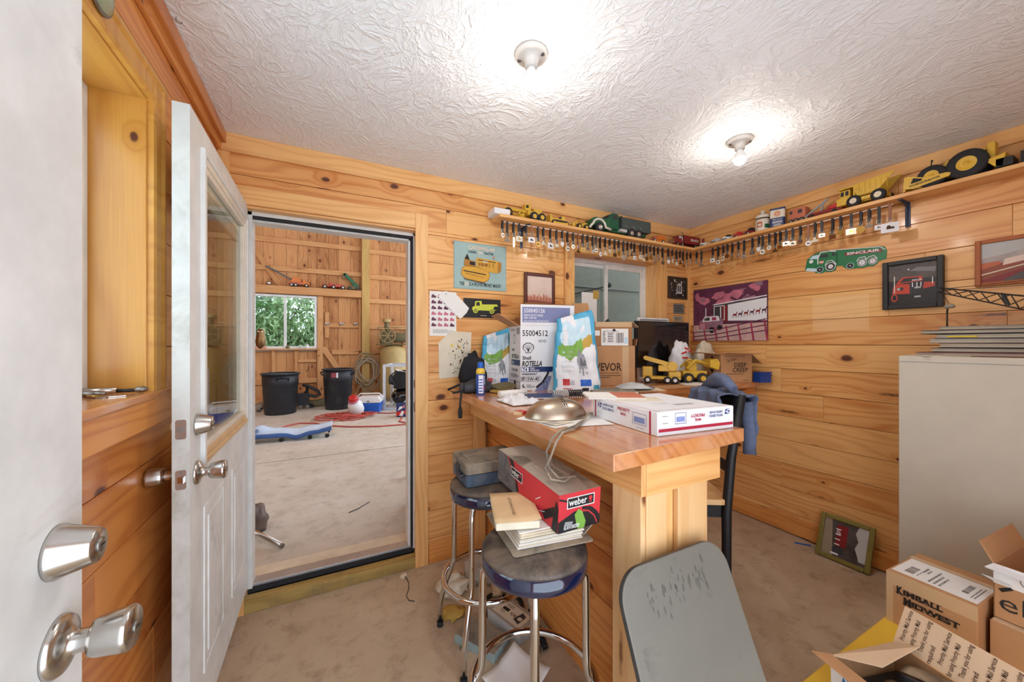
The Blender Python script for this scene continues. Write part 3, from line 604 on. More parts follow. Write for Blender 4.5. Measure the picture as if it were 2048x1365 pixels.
# ---- cat food bags
def food_bag(label, loc, rz, w, h, dep, seed):
    t = thing('cat_food_bag', label, 'bag', loc, rz, 'cat food bags')
    mb = MB(); nu, nv = 48, 72
    def prof(v): return (1-.25*v**1.5)
    def pos(u, v, sgn):
        x = (u-.5)*w*prof(v); th = dep/2*(max(0, 1-v**1.6)**.5)*(1-abs(2*u-1)**4)**.5*(1 if v > .02 else .9)
        wr = .012*noisev(u*4+seed, v*6, sgn)*(.3+v)+.006*noisev(u*11+seed, v*9, sgn)
        lean = .05*v*v*(.6 if seed else 1); return Vector((x+.01*noisev(v*4, seed), sgn*(th+.002)+wr+lean, v*h+.02*v*v*(u-.5)*(3 if v > .8 else 1)))
    def mat(u, v, front):
        if not front: return 'sky_blue'
        n = .04*noisev(u*7+seed, v*5)
        if abs(u-.5) > .44-.06*(v > .6)+n*.5: return 'sky_blue'
        hill = .52-.1*math.sin(u*5)+n
        if v > .93: return 'white_card' if u < .45 else 'sky_blue'
        if v > hill+.18: return 'pale_blue' if n > -.012 else 'white_card'
        if v > hill: return 'leaf_green' if u < .62 else ('pale_blue' if v > hill+.12 else 'grime_yellow')
        return 'white_card'
    for sgn, fr in ((-1, True), (1, False)):
        k = mb.vs([pos(i/nu, j/nv, sgn) for j in range(nv+1) for i in range(nu+1)]); q = nu+1
        for j in range(nv):
            for i in range(nu):
                a = [k+j*q+i, k+j*q+i+1, k+(j+1)*q+i+1, k+(j+1)*q+i]; mb.face(a if fr else a[::-1], mat((i+.5)/nu, (j+.5)/nv, fr), sm=True)
    mb.build('bag_body', t)
    # printing follows the bulge of the bag: small patches set on the surface
    mb = MB()
    def patch(u0, v0, u1, v1, m, n=5):
        k = mb.vs([pos(u0+(u1-u0)*i/n, v0+(v1-v0)*j/n, -1)+Vector((0, -.0012, 0)) for j in range(n+1) for i in range(n+1)])
        for j in range(n):
            for i in range(n): mb.face([k+j*(n+1)+i, k+j*(n+1)+i+1, k+(j+1)*(n+1)+i+1, k+(j+1)*(n+1)+i], m, sm=True)
    patch(.52, .09, .75, .17, 'plastic_blue'); patch(.16, .1, .3, .18, 'red'); patch(.56, .02, .7, .065, 'ink'); patch(.17, .055, .35, .065, 'red')
    for i in range(5): patch(.57+i*.026, .02, .582+i*.026, .065, 'white_card', 1)
    patch(.31, .11, .4, .12, 'kitty_grey', 2); patch(.31, .13, .39, .14, 'kitty_grey', 2); patch(.31, .15, .4, .16, 'kitty_grey', 2); patch(.8, .05, .93, .1, 'teal')
    for i in range(5): patch(.17, .26+i*.06, .2, .285+i*.06, 'pale_blue', 2); patch(.22, .265+i*.06, .42, .27+i*.06, 'light_grey', 2); patch(.22, .28+i*.06, .38, .285+i*.06, 'light_grey', 2)
    mb.build('printing', t)
    mb = MB()                                                     # grey striped kitten walking on the label
    def cat(pts, m):
        k = mb.vs([pos(u, v, -1)+Vector((0, -.0022, 0)) for u, v in pts]); mb.face(range(k, k+len(pts)), m)
    cat([(.5, .5), (.53, .56), (.56, .5), (.64, .48), (.68, .42), (.7, .32), (.69, .24), (.66, .24), (.65, .32), (.62, .3), (.62, .22), (.585, .22), (.585, .3), (.55, .3), (.55, .25), (.52, .25), (.53, .33), (.5, .4)], 'kitty_grey')
    k = mb
    for i in range(4): cat([(.56+i*.03, .44-i*.01), (.575+i*.03, .44-i*.01), (.585+i*.028, .34), (.57+i*.028, .34)], 'charcoal'); mb.v[-1] = mb.v[-1]
    for q in range(16, 0, -1): mb.v[-q] += Vector((0, -.0006, 0))
    mb.build('kitten_picture', t)
    return t
food_bag('large blue and white cat food bag standing in front of the white oil carton', (1.335, 1.775, CT), -.38, .29, .47, .1, 0.)
food_bag('blue and white cat food bag standing behind the white oil carton, against the back wall', (1.015, 2.2, CT), -.08, .25, .37, .05, 4.)
# ---- open white oil carton
t = thing('oil_carton', 'white open motor oil carton with a scallop emblem and raised violet printed flap', 'box', (1.2, 1.99, CT), world=True)
A = Vector((1.058, 1.966, CT)); f = Vector((math.cos(-.22), math.sin(-.22), 0)); l = Vector((.02, .19, 0)); h = .402; wd = .355; B = A+f*wd; U = Vector((0, 0, 1))
def wall(mb, p, q, z0, z1, m_out, m_in, th=.004):
    d = (q-p).normalized(); n = Vector((d.y, -d.x, 0)); T = TM(p, d, U, n*-1)  # outline in d-z, thickness inwards
    L = (q-p).length; mb.prism([(0, z0), (L, z0), (L, z1), (0, z1)], th, m_out, TM(p+n*0, d, U, -n))
    mb.prism([(0, z0), (L, z0), (L, z1), (0, z1)], .0008, m_in, TM(p-n*th, d, U, -n))
mb = MB(); wall(mb, A, B, 0, h, 'white_card', 'cardboard_in'); wall(mb, B, B+l, 0, h, 'white_card', 'cardboard_in'); wall(mb, B+l, A+l, 0, h, 'white_card', 'cardboard_in'); wall(mb, A+l, A, 0, h, 'white_card', 'cardboard_in')
mb.box(1.1, 1.95, CT, 1.35, 2.02, CT+.004, 'cardboard_in'); mb.build('carton_body', t)
n_f = Vector((f.y, -f.x, 0))
mb = MB(); wall(mb, A+f*.001, B, h+.001, h+.13, 'white_card', 'cardboard_in')
a = mb.art(A+U*(h+.002), f, U); a.rect(.012, .018, wd-.03, .112, 'usps_blue'); P_('flap_violet', (126, 132, 172), .7, var=.05); a.rect(.012, .018, wd-.03, .112, 'flap_violet')
a.text('550045126', .022, .078, .036, 'white_card', .135, bold=.012); a.text('HEAVY DUTY DIESEL', .022, .056, .016, 'white_card', .125, bold=.02); a.text('SAE 15W-40', .022, .04, .016, 'white_card', .08, bold=.02); a.text('SHELL ROTELLA T4 TRIPLE PROTECTION', .022, .022, .012, 'white_card', .16, bold=.02)
mb.build('printed_flap', t)
mb = MB(); p = A+l*.1+U*h; mb.quad(p, p+l*.85, p+l*.9+Vector((-.13, .0, .065)), p+l*.05+Vector((-.15, -.02, .068)), 'cardboard'); mb.build('side_flap', t, solid=.004)
mb = MB(); p = B+U*h; mb.quad(p+l*.1, p+l*.9, p+l*.9+Vector((.13, .02, .05)), p+l*.1+Vector((.13, 0, .05)), 'cardboard'); mb.build('side_flap', t, solid=.004)
mb = MB(); a = mb.art(A, f, U)
a.text('55004512', .012, .338, .05, 'ink', .165, bold=.012); a.text('RFID', .118, .298, .024, 'ink', .05)
# scallop shell emblem
sx, sy, R = .05, .262, .036
out = [(sx-.018, sy-.03), (sx+.018, sy-.03), (sx+.02, sy-.018), (sx+R, sy-.004)]+[(sx+R*1.02*math.cos(b), sy+.004+R*.86*math.sin(b)*(1+.05*math.cos(b*10))) for b in [PI*i/24 for i in range(25)]]+[(sx-R, sy-.004), (sx-.02, sy-.018)]
a.poly(out, 'ink'); inn = [(sx+(x-sx)*.86, sy-.001+(y-sy+.001)*.86) for x, y in out]; a.poly(inn, 'white_card')
for i in range(-3, 4): b = PI/2+i*.4; a.line([(sx+i*.0022, sy-.022), (sx+R*.84*math.cos(b), sy+.002+R*.7*math.sin(b))], .0024, 'ink')
a.text('Shell', .012, .193, .03, 'ink', .055, bold=.02); a.text('ROTELLA', .008, .152, .045, 'ink', .13, bold=.03, shear=.25)
a.poly([(.003, .116), (.205, .116), (.212, .148), (.003, .148)], 'navy'); a.rect(.006, .119, .052, .145, 'white_card'); a.text('T4', .012, .121, .03, 'navy', .03, bold=.03); a.text('TRIPLE', .06, .134, .013, 'white_card', .03, bold=.03, shear=.2); a.text('PROTECTION', .06, .121, .013, 'white_card', .06, bold=.03, shear=.2)
a.lines(.006, .096, .11, .108, 'ink', 2, .6); a.box(.002, .058, .13, .09, .0014, 'ink'); a.lines(.006, .062, .03, .086, 'ink', 3, .7); a.text('15W-40', .034, .062, .034, 'ink', .085, bold=.01)
a.disc(.022, .032, .011, 'ink'); a.disc(.026, .034, .008, 'white_card'); a.text('FULLY', .04, .033, .01, 'ink', .03, bold=.02); a.text('FORMULATED', .04, .022, .01, 'ink', .05, bold=.02)
a.poly([(.09, .0), (.17, .0), (.2, .09), (.18, .09)], 'flap_violet'); a.line([(.1, .02), (.14, .05), (.172, .098), (.18, .12)], .013, 'ink'); a.box(.15, .01, .17, .055, .003, 'ink')
mb.build('front_printing', t); mb = MB(); d2_ = (A-(A+l)).normalized(); a = mb.art(A+l, d2_, U); W_ = l.length
a.text('550045126', .03, .372, .02, 'ink', .07); a.bars(.13, .35, .18, .39, 'ink', 9); a.disc(.09, .32, .02, 'ink', .03); a.disc(.09, .32, .016, 'white_card', .025)
a.text('Shell', .05, .245, .024, 'ink', .04, bold=.02); a.text('ROTELLA', .045, .2, .034, 'ink', .12, bold=.03, shear=.2); a.rect(.04, .155, .185, .19, 'navy'); a.text('T4', .05, .16, .026, 'white_card', .03, bold=.03); a.text('15W-40', .045, .115, .03, 'ink', .1, bold=.01); a.lines(.03, .075, .17, .1, 'ink', 3)
a.rect(.085, -.0, .115, .06, 'ink'); a.box(.02, .01, .07, .055, .003, 'ink'); a.box(.125, .01, .18, .055, .003, 'ink')
mb.build('side_printing', t)
# ---- plain cartons behind and beside it
t = thing('tall_carton', 'tall brown cardboard box standing against the back wall behind the white oil carton', 'box', (1.4, 2.15, CT), world=True)
mb = MB(); mb.box(1.165, 2.172, CT, 1.66, 2.25, CT+.47, 'cardboard_dark'); mb.build('carton_body', t, bevel=.003)
mb = MB(); mb.prism([(0, 0), (.43, 0), (.42, .1), (.005, .1)], .004, 'cardboard_dark', XZ((1.2, 2.18, CT+.471))); mb.build('flap', t)
mb = MB(); mb.prism([(0, 0), (.11, 0), (.06, .12), (-.06, .12)], .004, 'cardboard', TM((1.63, 2.165, CT+.47), (.8, -.5, 0), (.25, .0, .97), (-.5, -.8, .1))); mb.build('flap', t)
mb = MB(); a = mb.art((1.18, 2.1718, CT+.41), (1, 0, 0), U); a.poly([(.01, .0), (.03, .005), (.05, .025), (.08, .03), (.09, .06), (.07, .065), (.06, .05), (.03, .07), (.005, .06), (.012, .03)], 'white_paper'); mb.build('torn_label', t)
V = thing('printed_carton', 'wide brown carton printed with a tool brand beside the cat food bag', 'box', (1.9, 1.862, CT), -.42, world=True)
P_('fragile', (120, 74, 44), .8)
OFF.pop(V.name)
mb = MB(); mb.box(-.36, 0, 0, 0, .16, .275, 'cardboard'); mb.build('carton_body', V, bevel=.003)
mb = MB(); mb.prism([(0, 0), (.16, 0), (.15, .05), (.01, .05)], .004, 'cardboard_dark', TM((.004, 0, .276), (0, 1, 0), (.25, 0, .97), (1, 0, 0))); mb.build('flap', V)
mb = MB(); a = mb.art((-.36, -.0002, 0), (1, 0, 0), U); a.rect(.27, .0, .315, .274, 'tape'); a.text('VEVOR', .08, .105, .075, 'ink_brown', .185, bold=.02); a.text('TOUGH TOOLS, HALF PRICE', .1, .082, .016, 'ink_brown', .15); a.rect(.03, .07, .26, .073, 'ink_brown'); a.lines(.1, .05, .2, .062, 'ink_brown', 1); mb.build('printing', V); mb = MB()
a = mb.art((.0002, 0, 0), (0, 1, 0), U); a.rect(.05, .13, .13, .2, 'white_paper'); a.rect(.08, .15, .1, .18, 'ink'); a.rect(.09, .0, .15, .12, 'tape'); mb.build('side_label', V)
K = thing('shipping_carton', 'flat brown carton with a white shipping label, stacked on the wide brown carton', 'box', (1.885, 1.872, CT+.2755), -.4)
mb = MB(); mb.box(-.34, 0, 0, 0, .15, .165, 'cardboard_dark'); mb.build('carton_body', K, bevel=.003)
mb = MB(); a = mb.art((-.34, -.0002, 0), (1, 0, 0), U); a.rect(.08, .13, .335, .164, 'tape'); a.rect(.12, .002, .31, .118, 'white_paper'); a.text('USPS TRACKING', .15, .096, .014, 'ink', .09); a.rect(.2, .1, .22, .116, 'ink'); a.bars(.225, .02, .275, .09, 'ink', 10); a.lines(.165, .02, .215, .09, 'ink', 6); a.lines(.13, .02, .155, .1, 'ink', 8); a.rect(.28, .015, .305, .06, 'pale_blue'); a.rect(.05, .07, .11, .105, 'white_paper'); mb.build('shipping_label', K)
mb = MB(); mb.prism([(0, 0), (.15, 0), (.14, .06), (.01, .06)], .003, 'tape', TM((0, 0, .164), (0, 1, 0), (.75, 0, -.6), (.6, 0, .75))); mb.build('flap', K)
# ---- monitor, framed panel behind it, antenna cable
m0, m1 = at(1273, 660, Y=2.12), at(1378, 660, Y=2.12); zt = at(1330, 644, Y=2.12).z
t = thing('monitor', 'black flat computer monitor standing on the wall counter below the corner pictures', 'monitor', ((m0.x+m1.x)/2, 2.12, CT), world=True)
mb = MB(); mb.box(m0.x, 2.12, zt-.37, m1.x, 2.15, zt, 'black'); mb.build('housing', t, bevel=.004)
mb = MB(); mb.box(m0.x+.012, 2.117, zt-.355, m1.x-.012, 2.12, zt-.012, 'black_gloss'); mb.build('screen', t)
mb = MB(); c = (m0.x+m1.x)/2; mb.box(c-.03, 2.15, CT+.005, c+.03, 2.165, zt-.15, 'black'); mb.box(c-.12, 2.08, CT, c+.12, 2.185, CT+.012, 'black'); mb.build('stand', t, bevel=.003)
p0, p1 = at(1276, 640, Y=2.2), at(1336, 646, Y=2.2)
t = thing('white_tray', 'white framed panel leaning behind the top of the black monitor', 'panel', (p0.x, 2.2, CT), world=True)
mb = MB(); frame_xz(mb, p0.x, p1.x, 2.19, 2.215, CT, p0.z+.02, .014, 'white'); mb.build('frame', t, bevel=.002); mb = MB(); mb.box(p0.x+.014, 2.2, CT+.014, p1.x-.014, 2.21, p0.z+.006, 'light_grey'); mb.build('panel', t)
mb = MB(); c = Vector((1.93, 2.2, CT+.36))
for i in range(5): d = Vector((random.uniform(-.03, .03), 0, 0)); mb.tube([c+Vector((-.14+i*.012, .0, -.14))+d, c+Vector((-.05+i*.01, .01, .03)), c+Vector((.0+i*.008, 0, .1+i*.006)), c+Vector((.03+i*.008, -.01, .075))], .006 if i % 2 else .004, 'black_rubber' if i % 2 else 'navy', 6)
for v in mb.v: v.z = v.z
o = mb.build('cable_tangle'); tag(o, 'tangle of dark cables poking up in front of the back window', 'cables')
# white sheet taped to the back window
q0, q1 = at(1150, 583, Y=YW), at(1200, 640, Y=YW)
t = thing('taped_sheet', 'white paper sheet taped inside the left pane of the back window', 'paper', (q0.x, YW, q1.z), world=True)
mb = MB(); mb.box(q0.x+.07, YW+.004, q1.z-.15, q1.x-.03, YW+.005, q0.z, 'white_paper'); mb.build('sheet', t); mb = MB(); mb.box(q1.x-.07, YW+.0035, q0.z-.05, q1.x-.01, YW+.0042, q0.z+.02, 'grime_yellow'); mb.build('adhesive_tape', t)
# ---- yellow toy crane truck (rear to the camera) and yellow toy loader
def wheel(mb, c, r, w, ax='y', hub='silver', tyre='tyre', n=22):
    T = Matrix.Translation(c) @ (Matrix.Rotation(-PI/2, 4, 'X') if ax == 'y' else Matrix.Rotation(PI/2, 4, 'Y'))
    mb.lathe([(r*.5, -w/2), (r*.9, -w/2), (r, -w*.32), (r, w*.32), (r*.9, w/2), (r*.5, w/2)], tyre, n, T, caps=False)
    for s_ in (-1, 1): mb.lathe([(r*.52, s_*w*.47), (r*.42, s_*w*.5), (r*.34, s_*w*.36), (r*.14, s_*w*.38), (r*.12, s_*w*.56), (.0004, s_*w*.58)][::s_], hub, n, T, caps=False)
def wheels(t, spots, r, w, hub='silver', tyre='tyre'):
    for c in spots: mb = MB(); wheel(mb, c, r, w, 'y', hub, tyre); mb.build('wheel', t)
t = thing('toy_crane_truck', 'yellow toy crane truck with white hub wheels in front of the monitor', 'toy', (2.24, 1.885, CT), 2.35)
mb = MB(); mb.box(-.09, -.05, .03, .17, .05, .05, 'toy_yellow'); mb.box(-.09, -.05, .05, -.01, .05, .085, 'toy_yellow'); mb.box(-.095, -.052, .026, -.088, .052, .046, 'charcoal'); mb.build('chassis', t, bevel=.003)
mb = MB(); mb.box(.1, -.045, .05, .17, .045, .12, 'toy_yellow'); mb.build('truck_cab', t, bevel=.006)
mb = MB(); mb.box(-.06, -.042, .088, .06, .042, .13, 'toy_yellow'); mb.cyl((-.035, -.05, .125), (-.035, .05, .125), .034, 'toy_yellow', 20); mb.build('crane_house', t, bevel=.003)
mb = MB()
for s_ in (-.022, .022):
    mb.beam((-.04, s_, .13), (.15, s_, .185), .006, .03, 'toy_yellow')
for i in range(6): p = Vector((-.01+i*.027, -.0256, .1385+i*.0078)); mb.cyl(p, p+Vector((0, -.001, 0)), .008, 'charcoal', 12)
mb.cyl((.15, -.028, .185), (.15, .028, .185), .014, 'toy_yellow', 14); mb.build('boom', t)
wheels(t, [(-.05, -.055, .026), (-.05, .055, .026), (-.0, -.055, .026), (-.0, .055, .026), (.135, -.055, .026), (.135, .055, .026)], .026, .024, 'white')
t = thing('toy_loader', 'dusty yellow toy loader behind the crane truck, half under a white plastic bag', 'toy', (2.43, 1.82, CT), 2.6)
mb = MB(); mb.box(-.09, -.045, .04, .08, .045, .09, 'toy_yellow'); mb.box(-.02, -.04, .09, .04, .04, .16, 'toy_yellow'); mb.build('body', t, bevel=.006)
mb = MB(); mb.tube([(.06, -.06, .11), (.0, -.06, .17), (-.09, -.06, .14)], .009, 'toy_yellow', 8); mb.tube([(.06, .06, .11), (.0, .06, .17), (-.09, .06, .14)], .009, 'toy_yellow', 8); mb.build('lift_arm', t)
mb = MB(); mb.prism([(-.1, .12), (-.16, .1), (-.17, .15), (-.15, .18), (-.1, .17)], .14, 'toy_yellow', TM((0, .07, 0), (1, 0, 0), (0, 0, 1), (0, -1, 0))); mb.build('bucket', t, bevel=.003)
wheels(t, [(-.05, -.06, .038), (-.05, .06, .038), (.05, -.06, .038), (.05, .06, .038)], .038, .03, 'toy_yellow')
mb = MB(); blob(mb, (2.555, 2.01, CT+.0), (.1, .075, .185), 'white_card', .3, 2.6, 3.); o = mb
for i, (u, w_) in enumerate(((-.09, .27), (-.06, .29), (-.03, .25), (-.075, .24))):
    pass
tag(o.build('plastic_bag'), 'crumpled white plastic shopping bag with red printing beside the monitor', 'bag')
bg_ = COL.objects['plastic_bag']; mb = MB()
for (x, z, w_) in ((2.5, .22, .05), (2.53, .25, .04), (2.51, .18, .05), (2.57, .23, .03)): mb.obox((x, 1.94, CT+z), (w_, .001, .012), 'red', (0, random.uniform(-.5, .5), -.3))
mb.build('printing', bg_)
mb = MB(); blob(mb, (2.845, 2.01, CT), (.12, .075, .188), 'cream', .22, 2.4, 9.); tag(mb.build('cloth_bag'), 'tan cloth bag heaped behind the brown chemical carton in the corner', 'bag')
# ---- carton of spray cans with open flaps
t = thing('chemical_carton', 'brown carton with a diamond hazard mark and open flaps in the corner', 'box', (2.62, 1.72, CT), -.385)
mb = MB(); w_, d_, h_ = .245, .205, .212
for q in ((0, 0, w_, .004), (0, d_-.004, w_, d_), (0, .004, .004, d_-.004), (w_-.004, .004, w_, d_-.004)): mb.box(q[0], q[1], 0, q[2], q[3], h_, 'cardboard')
mb.box(.004, .004, 0, w_-.004, d_-.004, .004, 'cardboard_in'); mb.build('carton_body', t, bevel=.001)
for pts in ([(0, 0, h_), (0, d_, h_), (-.14, d_, h_+.012), (-.15, 0, h_+.012)], [(w_, 0, h_), (w_, d_, h_), (w_+.08, d_-.01, h_-.07), (w_+.08, .0, h_-.07)], [(0, 0, h_), (w_, 0, h_), (w_+.0, -.085, h_+.004), (0, -.085, h_+.012)]):
    mb = MB(); mb.quad(*pts, 'cardboard'); mb.build('flap', t, solid=.004)
mb = MB(); a = mb.art((0, -.0002, 0), (1, 0, 0), U); a.text('Sea Foam', .05, .15, .034, 'ink', .075, shear=.3, rot=.25); a.text('DEEP', .105, .115, .045, 'ink', .095, bold=.015); a.text('CREEP', .092, .078, .045, 'ink', .12, bold=.015); a.lines(.04, .06, .2, .066, 'ink', 1, .7); a.lines(.02, .01, .08, .026, 'ink', 2); a.lines(.17, .01, .22, .018, 'ink', 1); a.lines(.03, .19, .22, .198, 'ink', 1)
mb.build('front_printing', t); mb = MB(); a = mb.art((-.0002, d_, 0), (0, -1, 0), U); a.poly([(.1, .06), (.16, .13), (.1, .2), (.04, .13)], 'ink'); a.poly([(.1, .064), (.156, .13), (.1, .196), (.044, .13)], 'cardboard'); a.poly([(.07, .162), (.13, .162), (.1, .197)], 'ink'); a.poly([(.07, .098), (.1, .063), (.13, .098)], 'ink'); a.box(.02, .012, .18, .05, .002, 'ink'); a.bars(.024, .016, .176, .046, 'ink', 16); mb.build('printing', t)
t = thing('blue_bin', 'small blue plastic bin against the right wall beside the chemical carton', 'bin', (2.925, 1.6, CT-.0), -.3)
mb = MB(); P_('bin_blue', (30, 70, 150), .4)
for q in ((-.045, -.035, .045, -.032), (-.045, .032, .045, .035), (-.045, -.032, -.042, .032), (.042, -.032, .045, .032)): mb.box(q[0], q[1], 0.003, q[2], q[3], .075, 'bin_blue')
mb.box(-.045, -.035, 0, .045, .035, .003, 'bin_blue'); mb.box(-.05, -.04, .07, .05, -.033, .08, 'bin_blue'); mb.build('tub', t, bevel=.001)
mb = MB(); mb.tube([(.03, -.043, .05), (.03, -.055, .058), (-.03, -.055, .058), (-.03, -.043, .05)], .004, 'bin_blue', 6); mb.build('handle', t)
# ---- small things on the bar, from the wall end to the front
t = thing('spray_can', 'blue and yellow spray can standing at the wall end of the bar', 'can', (.785, 1.94, CT), .6)
P_('can_blue', (44, 92, 190), .25, .3, var=.05); P_('can_yellow', (240, 200, 70), .3)
mb = MB(); mb.lathe([(.0245, 0), (.026, .003), (.026, .118)], 'can_blue', 28); mb.lathe([(.026, .118), (.026, .135), (.018, .152)], 'can_yellow', 28); mb.build('body', t)
mb = MB(); mb.lathe([(.018, .152), (.0185, .155), (.018, .178), (.012, .186), (.0005, .187)], 'plastic_blue', 24); mb.build('cap', t)
mb = MB()
def wrap(mb, r, a0, a1, z0, z1, m, n=8): 
    k = mb.vs([(r*math.cos(a0+(a1-a0)*i/n), r*math.sin(a0+(a1-a0)*i/n), z) for z in (z0, z1) for i in range(n+1)])
    for i in range(n): mb.face((k+i, k+i+1, k+n+2+i, k+n+1+i), m, sm=True)
wrap(mb, .0263, -PI*.95, -PI*.6, .01, .112, 'white_card'); wrap(mb, .0263, -PI*.52, -PI*.4, .03, .05, 'red')
for i in range(5): wrap(mb, .0265, -PI*.92, -PI*.66, .02+i*.016, .026+i*.016, 'can_blue'); wrap(mb, .0263, -PI*.55, -PI*.4, .06+i*.01, .065+i*.01, 'white_card')
mb.build('can_label', t)
t = thing('torch', 'short dark grey torch lying beside the spray can', 'torch', (.745, 2.03, CT), -.35)
mb = MB(); T = Matrix.Translation((0, 0, .031)) @ Matrix.Rotation(PI/2, 4, 'Y'); mb.lathe([(.0005, -.05), (.028, -.049), (.031, -.043), (.031, .04), (.028, .05), (.0005, .051)], 'charcoal', 24, T); mb.build('body', t); mb = MB(); mb.lathe([(.0315, -.03), (.0325, -.025), (.0315, -.02)], 'black_rubber', 24, T); mb.build('ring', t)
mb = MB(); blob(mb, (.825, 2.17, CT), (.085, .06, .145), 'black_cloth', .3, 2.2, 1.3); tag(mb.build('black_jacket'), 'bundled black jacket against the back wall at the end of the bar', 'jacket')
t = thing('tool_pouch', 'grey canvas pouch with cables, in front of the black jacket', 'pouch', (.82, 2.045, CT))
mb = MB(); blob(mb, (0, 0, 0), (.085, .045, .05), 'charcoal', .25, 2.5, 6.); mb.build('pouch', t)
mb = MB(); mb.tube([(-.06, .0, .04), (-.12, .03, .045), (-.18, .04, .02), (-.16, .0, .005), (-.08, -.02, .02), (-.02, -.01, .04)], .007, 'black_rubber', 8); mb.build('cable_loop', t)
p = [Vector((.76, 2.06, CT+.03)), Vector((.71, 2.02, CT+.03)), Vector((.685, 1.985, CT+.005)), Vector((.672, 1.965, CT-.05)), Vector((.664, 1.94, CT-.085))]
t = thing('power_cord', 'black power cord hanging over the wall end of the bar with its plug down', 'cord', tuple(p[0]), world=True)
mb = MB(); mb.tube(p, .006, 'black_rubber', 8); mb.build('cord', t); mb = MB(); mb.tube([p[-2]+(p[-1]-p[-2])*.4, p[-1], p[-1]+Vector((-.004, -.012, -.035))], [.008, .013, .011], 'black_rubber', 10); mb.build('plug', t)
mb = MB(); mb.obox((.93, 1.98, CT+.008), (.12, .06, .012), 'grime_yellow', (0, .05, .4)); mb.obox((.96, 2.02, CT+.03), (.14, .09, .022), 'olive', (.1, -.1, .2)); tag(mb.build('cloth_gloves'), 'folded yellow and olive work gloves lying beside the oil carton', 'gloves')
t = thing('paper_roll', 'roll of white paper lying on the bar in front of the oil carton', 'paper', (.9, 1.76, CT), .12)
mb = MB(); T = Matrix.Translation((0, 0, .021)) @ Matrix.Rotation(PI/2, 4, 'Y'); mb.lathe([(.011, -.085), (.02, -.085), (.0205, 0), (.02, .085), (.011, .085)], 'white_paper', 20, T); mb.build('roll', t)
mb = MB()
def crump(mb, c, w_, h_, amp, m, seed, n=22):
    mb.grid(lambda u, v: (c[0]+(u-.5)*w_, c[1]+(v-.5)*h_, c[2]+.004+amp*max(0, (1-(2*u-1)**4)*(1-(2*v-1)**4))*(.55+noisev(u*4+seed, v*4)+.5*noisev(u*9+seed, v*9))), n, n, m)
crump(mb, (.85, 1.6, CT), .16, .2, .035, 'white_card', 2.); tag(mb.build('crumpled_rag', solid=.002), 'crumpled white rag between the paper roll and the metal dome', 'rag')
t = thing('blue_folder', 'dark blue folder lying flat in front of the oil carton', 'folder', (1.04, 1.71, CT+.001), -.3); mb = MB(); mb.box(-.11, -.08, 0, .11, .08, .008, 'navy'); mb.build('cover', t, bevel=.001); mb = MB(); mb.box(-.1, -.082, .002, .1, -.0795, .006, 'white_paper'); mb.build('pages', t)
def helix(mb, p0, p1, R, turns, r, m, n=14):
    p0, p1 = Vector(p0), Vector(p1); x = (p1-p0).normalized(); y = x.orthogonal().normalized(); z = x.cross(y); k = int(turns*n)
    mb.tube([p0+(p1-p0)*i/k+(y*math.cos(2*PI*i/n)+z*math.sin(2*PI*i/n))*R for i in range(k+1)], r, m, 6)
t = thing('coiled_hose', 'clear coiled hose with dark coils lying in front of the large cat food bag', 'hose', (1.17, 1.63, CT), -.15)
mb = MB(); helix(mb, (-.09, 0, .021), (.0, 0, .021), .017, 8, .0035, 'light_grey'); mb.build('pale_coil', t); mb = MB(); helix(mb, (.0, 0, .021), (.09, -.01, .021), .017, 7, .0035, 'charcoal'); mb.build('dark_coil', t)
t = thing('metal_dome', 'oval dull silver metal dome with a banded stripe lying on papers on the bar', 'metal cover', (.815, 1.215, CT+.004), -.1)
mb = MB(); a_, b_, c_ = .128, .092, .072
mb.lathe([(1.0, 0), (1.015, .03), (1., .08), (.97, .2), (.9, .42), (.78, .64), (.6, .82), (.38, .94), (.18, .99), (.0005, 1)], 'tin', 44, Matrix.Diagonal((a_, b_, c_, 1))); mb.build('shell', t)
mb = MB()
def dom(x, y): return c_*max(0, 1-(x/a_)**2-(y/b_)**2)**.5*1.0
for k in (-.009, 0, .009): mb.tube([(.012+k+.1*y, y, dom(.012+k+.1*y, y)*1.0+.0015) for y in [-.075+i*.0125 for i in range(13)]], .0019, 'steel', 6)
mb.build('trim_rib', t)
mb = MB()
for i in range(9): y = -.06+i*.015; x = .012+.1*y; mb.obox((x, y, dom(x, y)+.0012), (.014, .006, .002), 'ink_brown', (-y*6, 0, .1))
mb.build('slot', t)
mb = MB()
for i, (c, w_, h_, r_) in enumerate((((.79, 1.16), .2, .2, .1), ((.86, 1.12), .18, .2, -.25), ((.75, 1.22), .16, .14, .5))): sheet(mb, c, w_, h_, r_, 'white_paper', CT+.0008+i*.0009)
sheet(mb, (.75, 1.14), .1, .12, .2, 'cream', CT+.0038)
a = mb.art((.7, 1.08, CT+.0042), (1, .1, 0), (-.1, 1, 0)); a.lines(.0, 0, .08, .05, 'usps_blue', 4, .25)
tag(mb.build('loose_papers'), 'loose white papers spread under the metal dome', 'papers', kind='stuff')
t = thing('matchbox', 'small red and tan packet beside the metal dome', 'packet', (.72, 1.33, CT), .5); mb = MB(); mb.box(-.03, -.018, 0, .03, .018, .012, 'manila'); mb.build('sleeve', t, bevel=.001); mb = MB(); mb.box(-.018, -.0185, .001, .018, .0185, .0125, 'red'); mb.build('printed_band', t)
mb = MB(); mb.tube([(.95, 1.16, CT+.012), (.9, 1.12, CT+.025), (.84, 1.07, CT+.012), (.75, 1.0, CT+.008), (.675, .97, CT+.007), (.655, .975, CT-.02), (.648, 1.0, CT-.08), (.646, 1.03, CT-.12), (.652, 1.0, CT-.15), (.69, .98, CT-.157), (.77, 1.03, CT-.154)], .0038, 'dust_grey', 8)
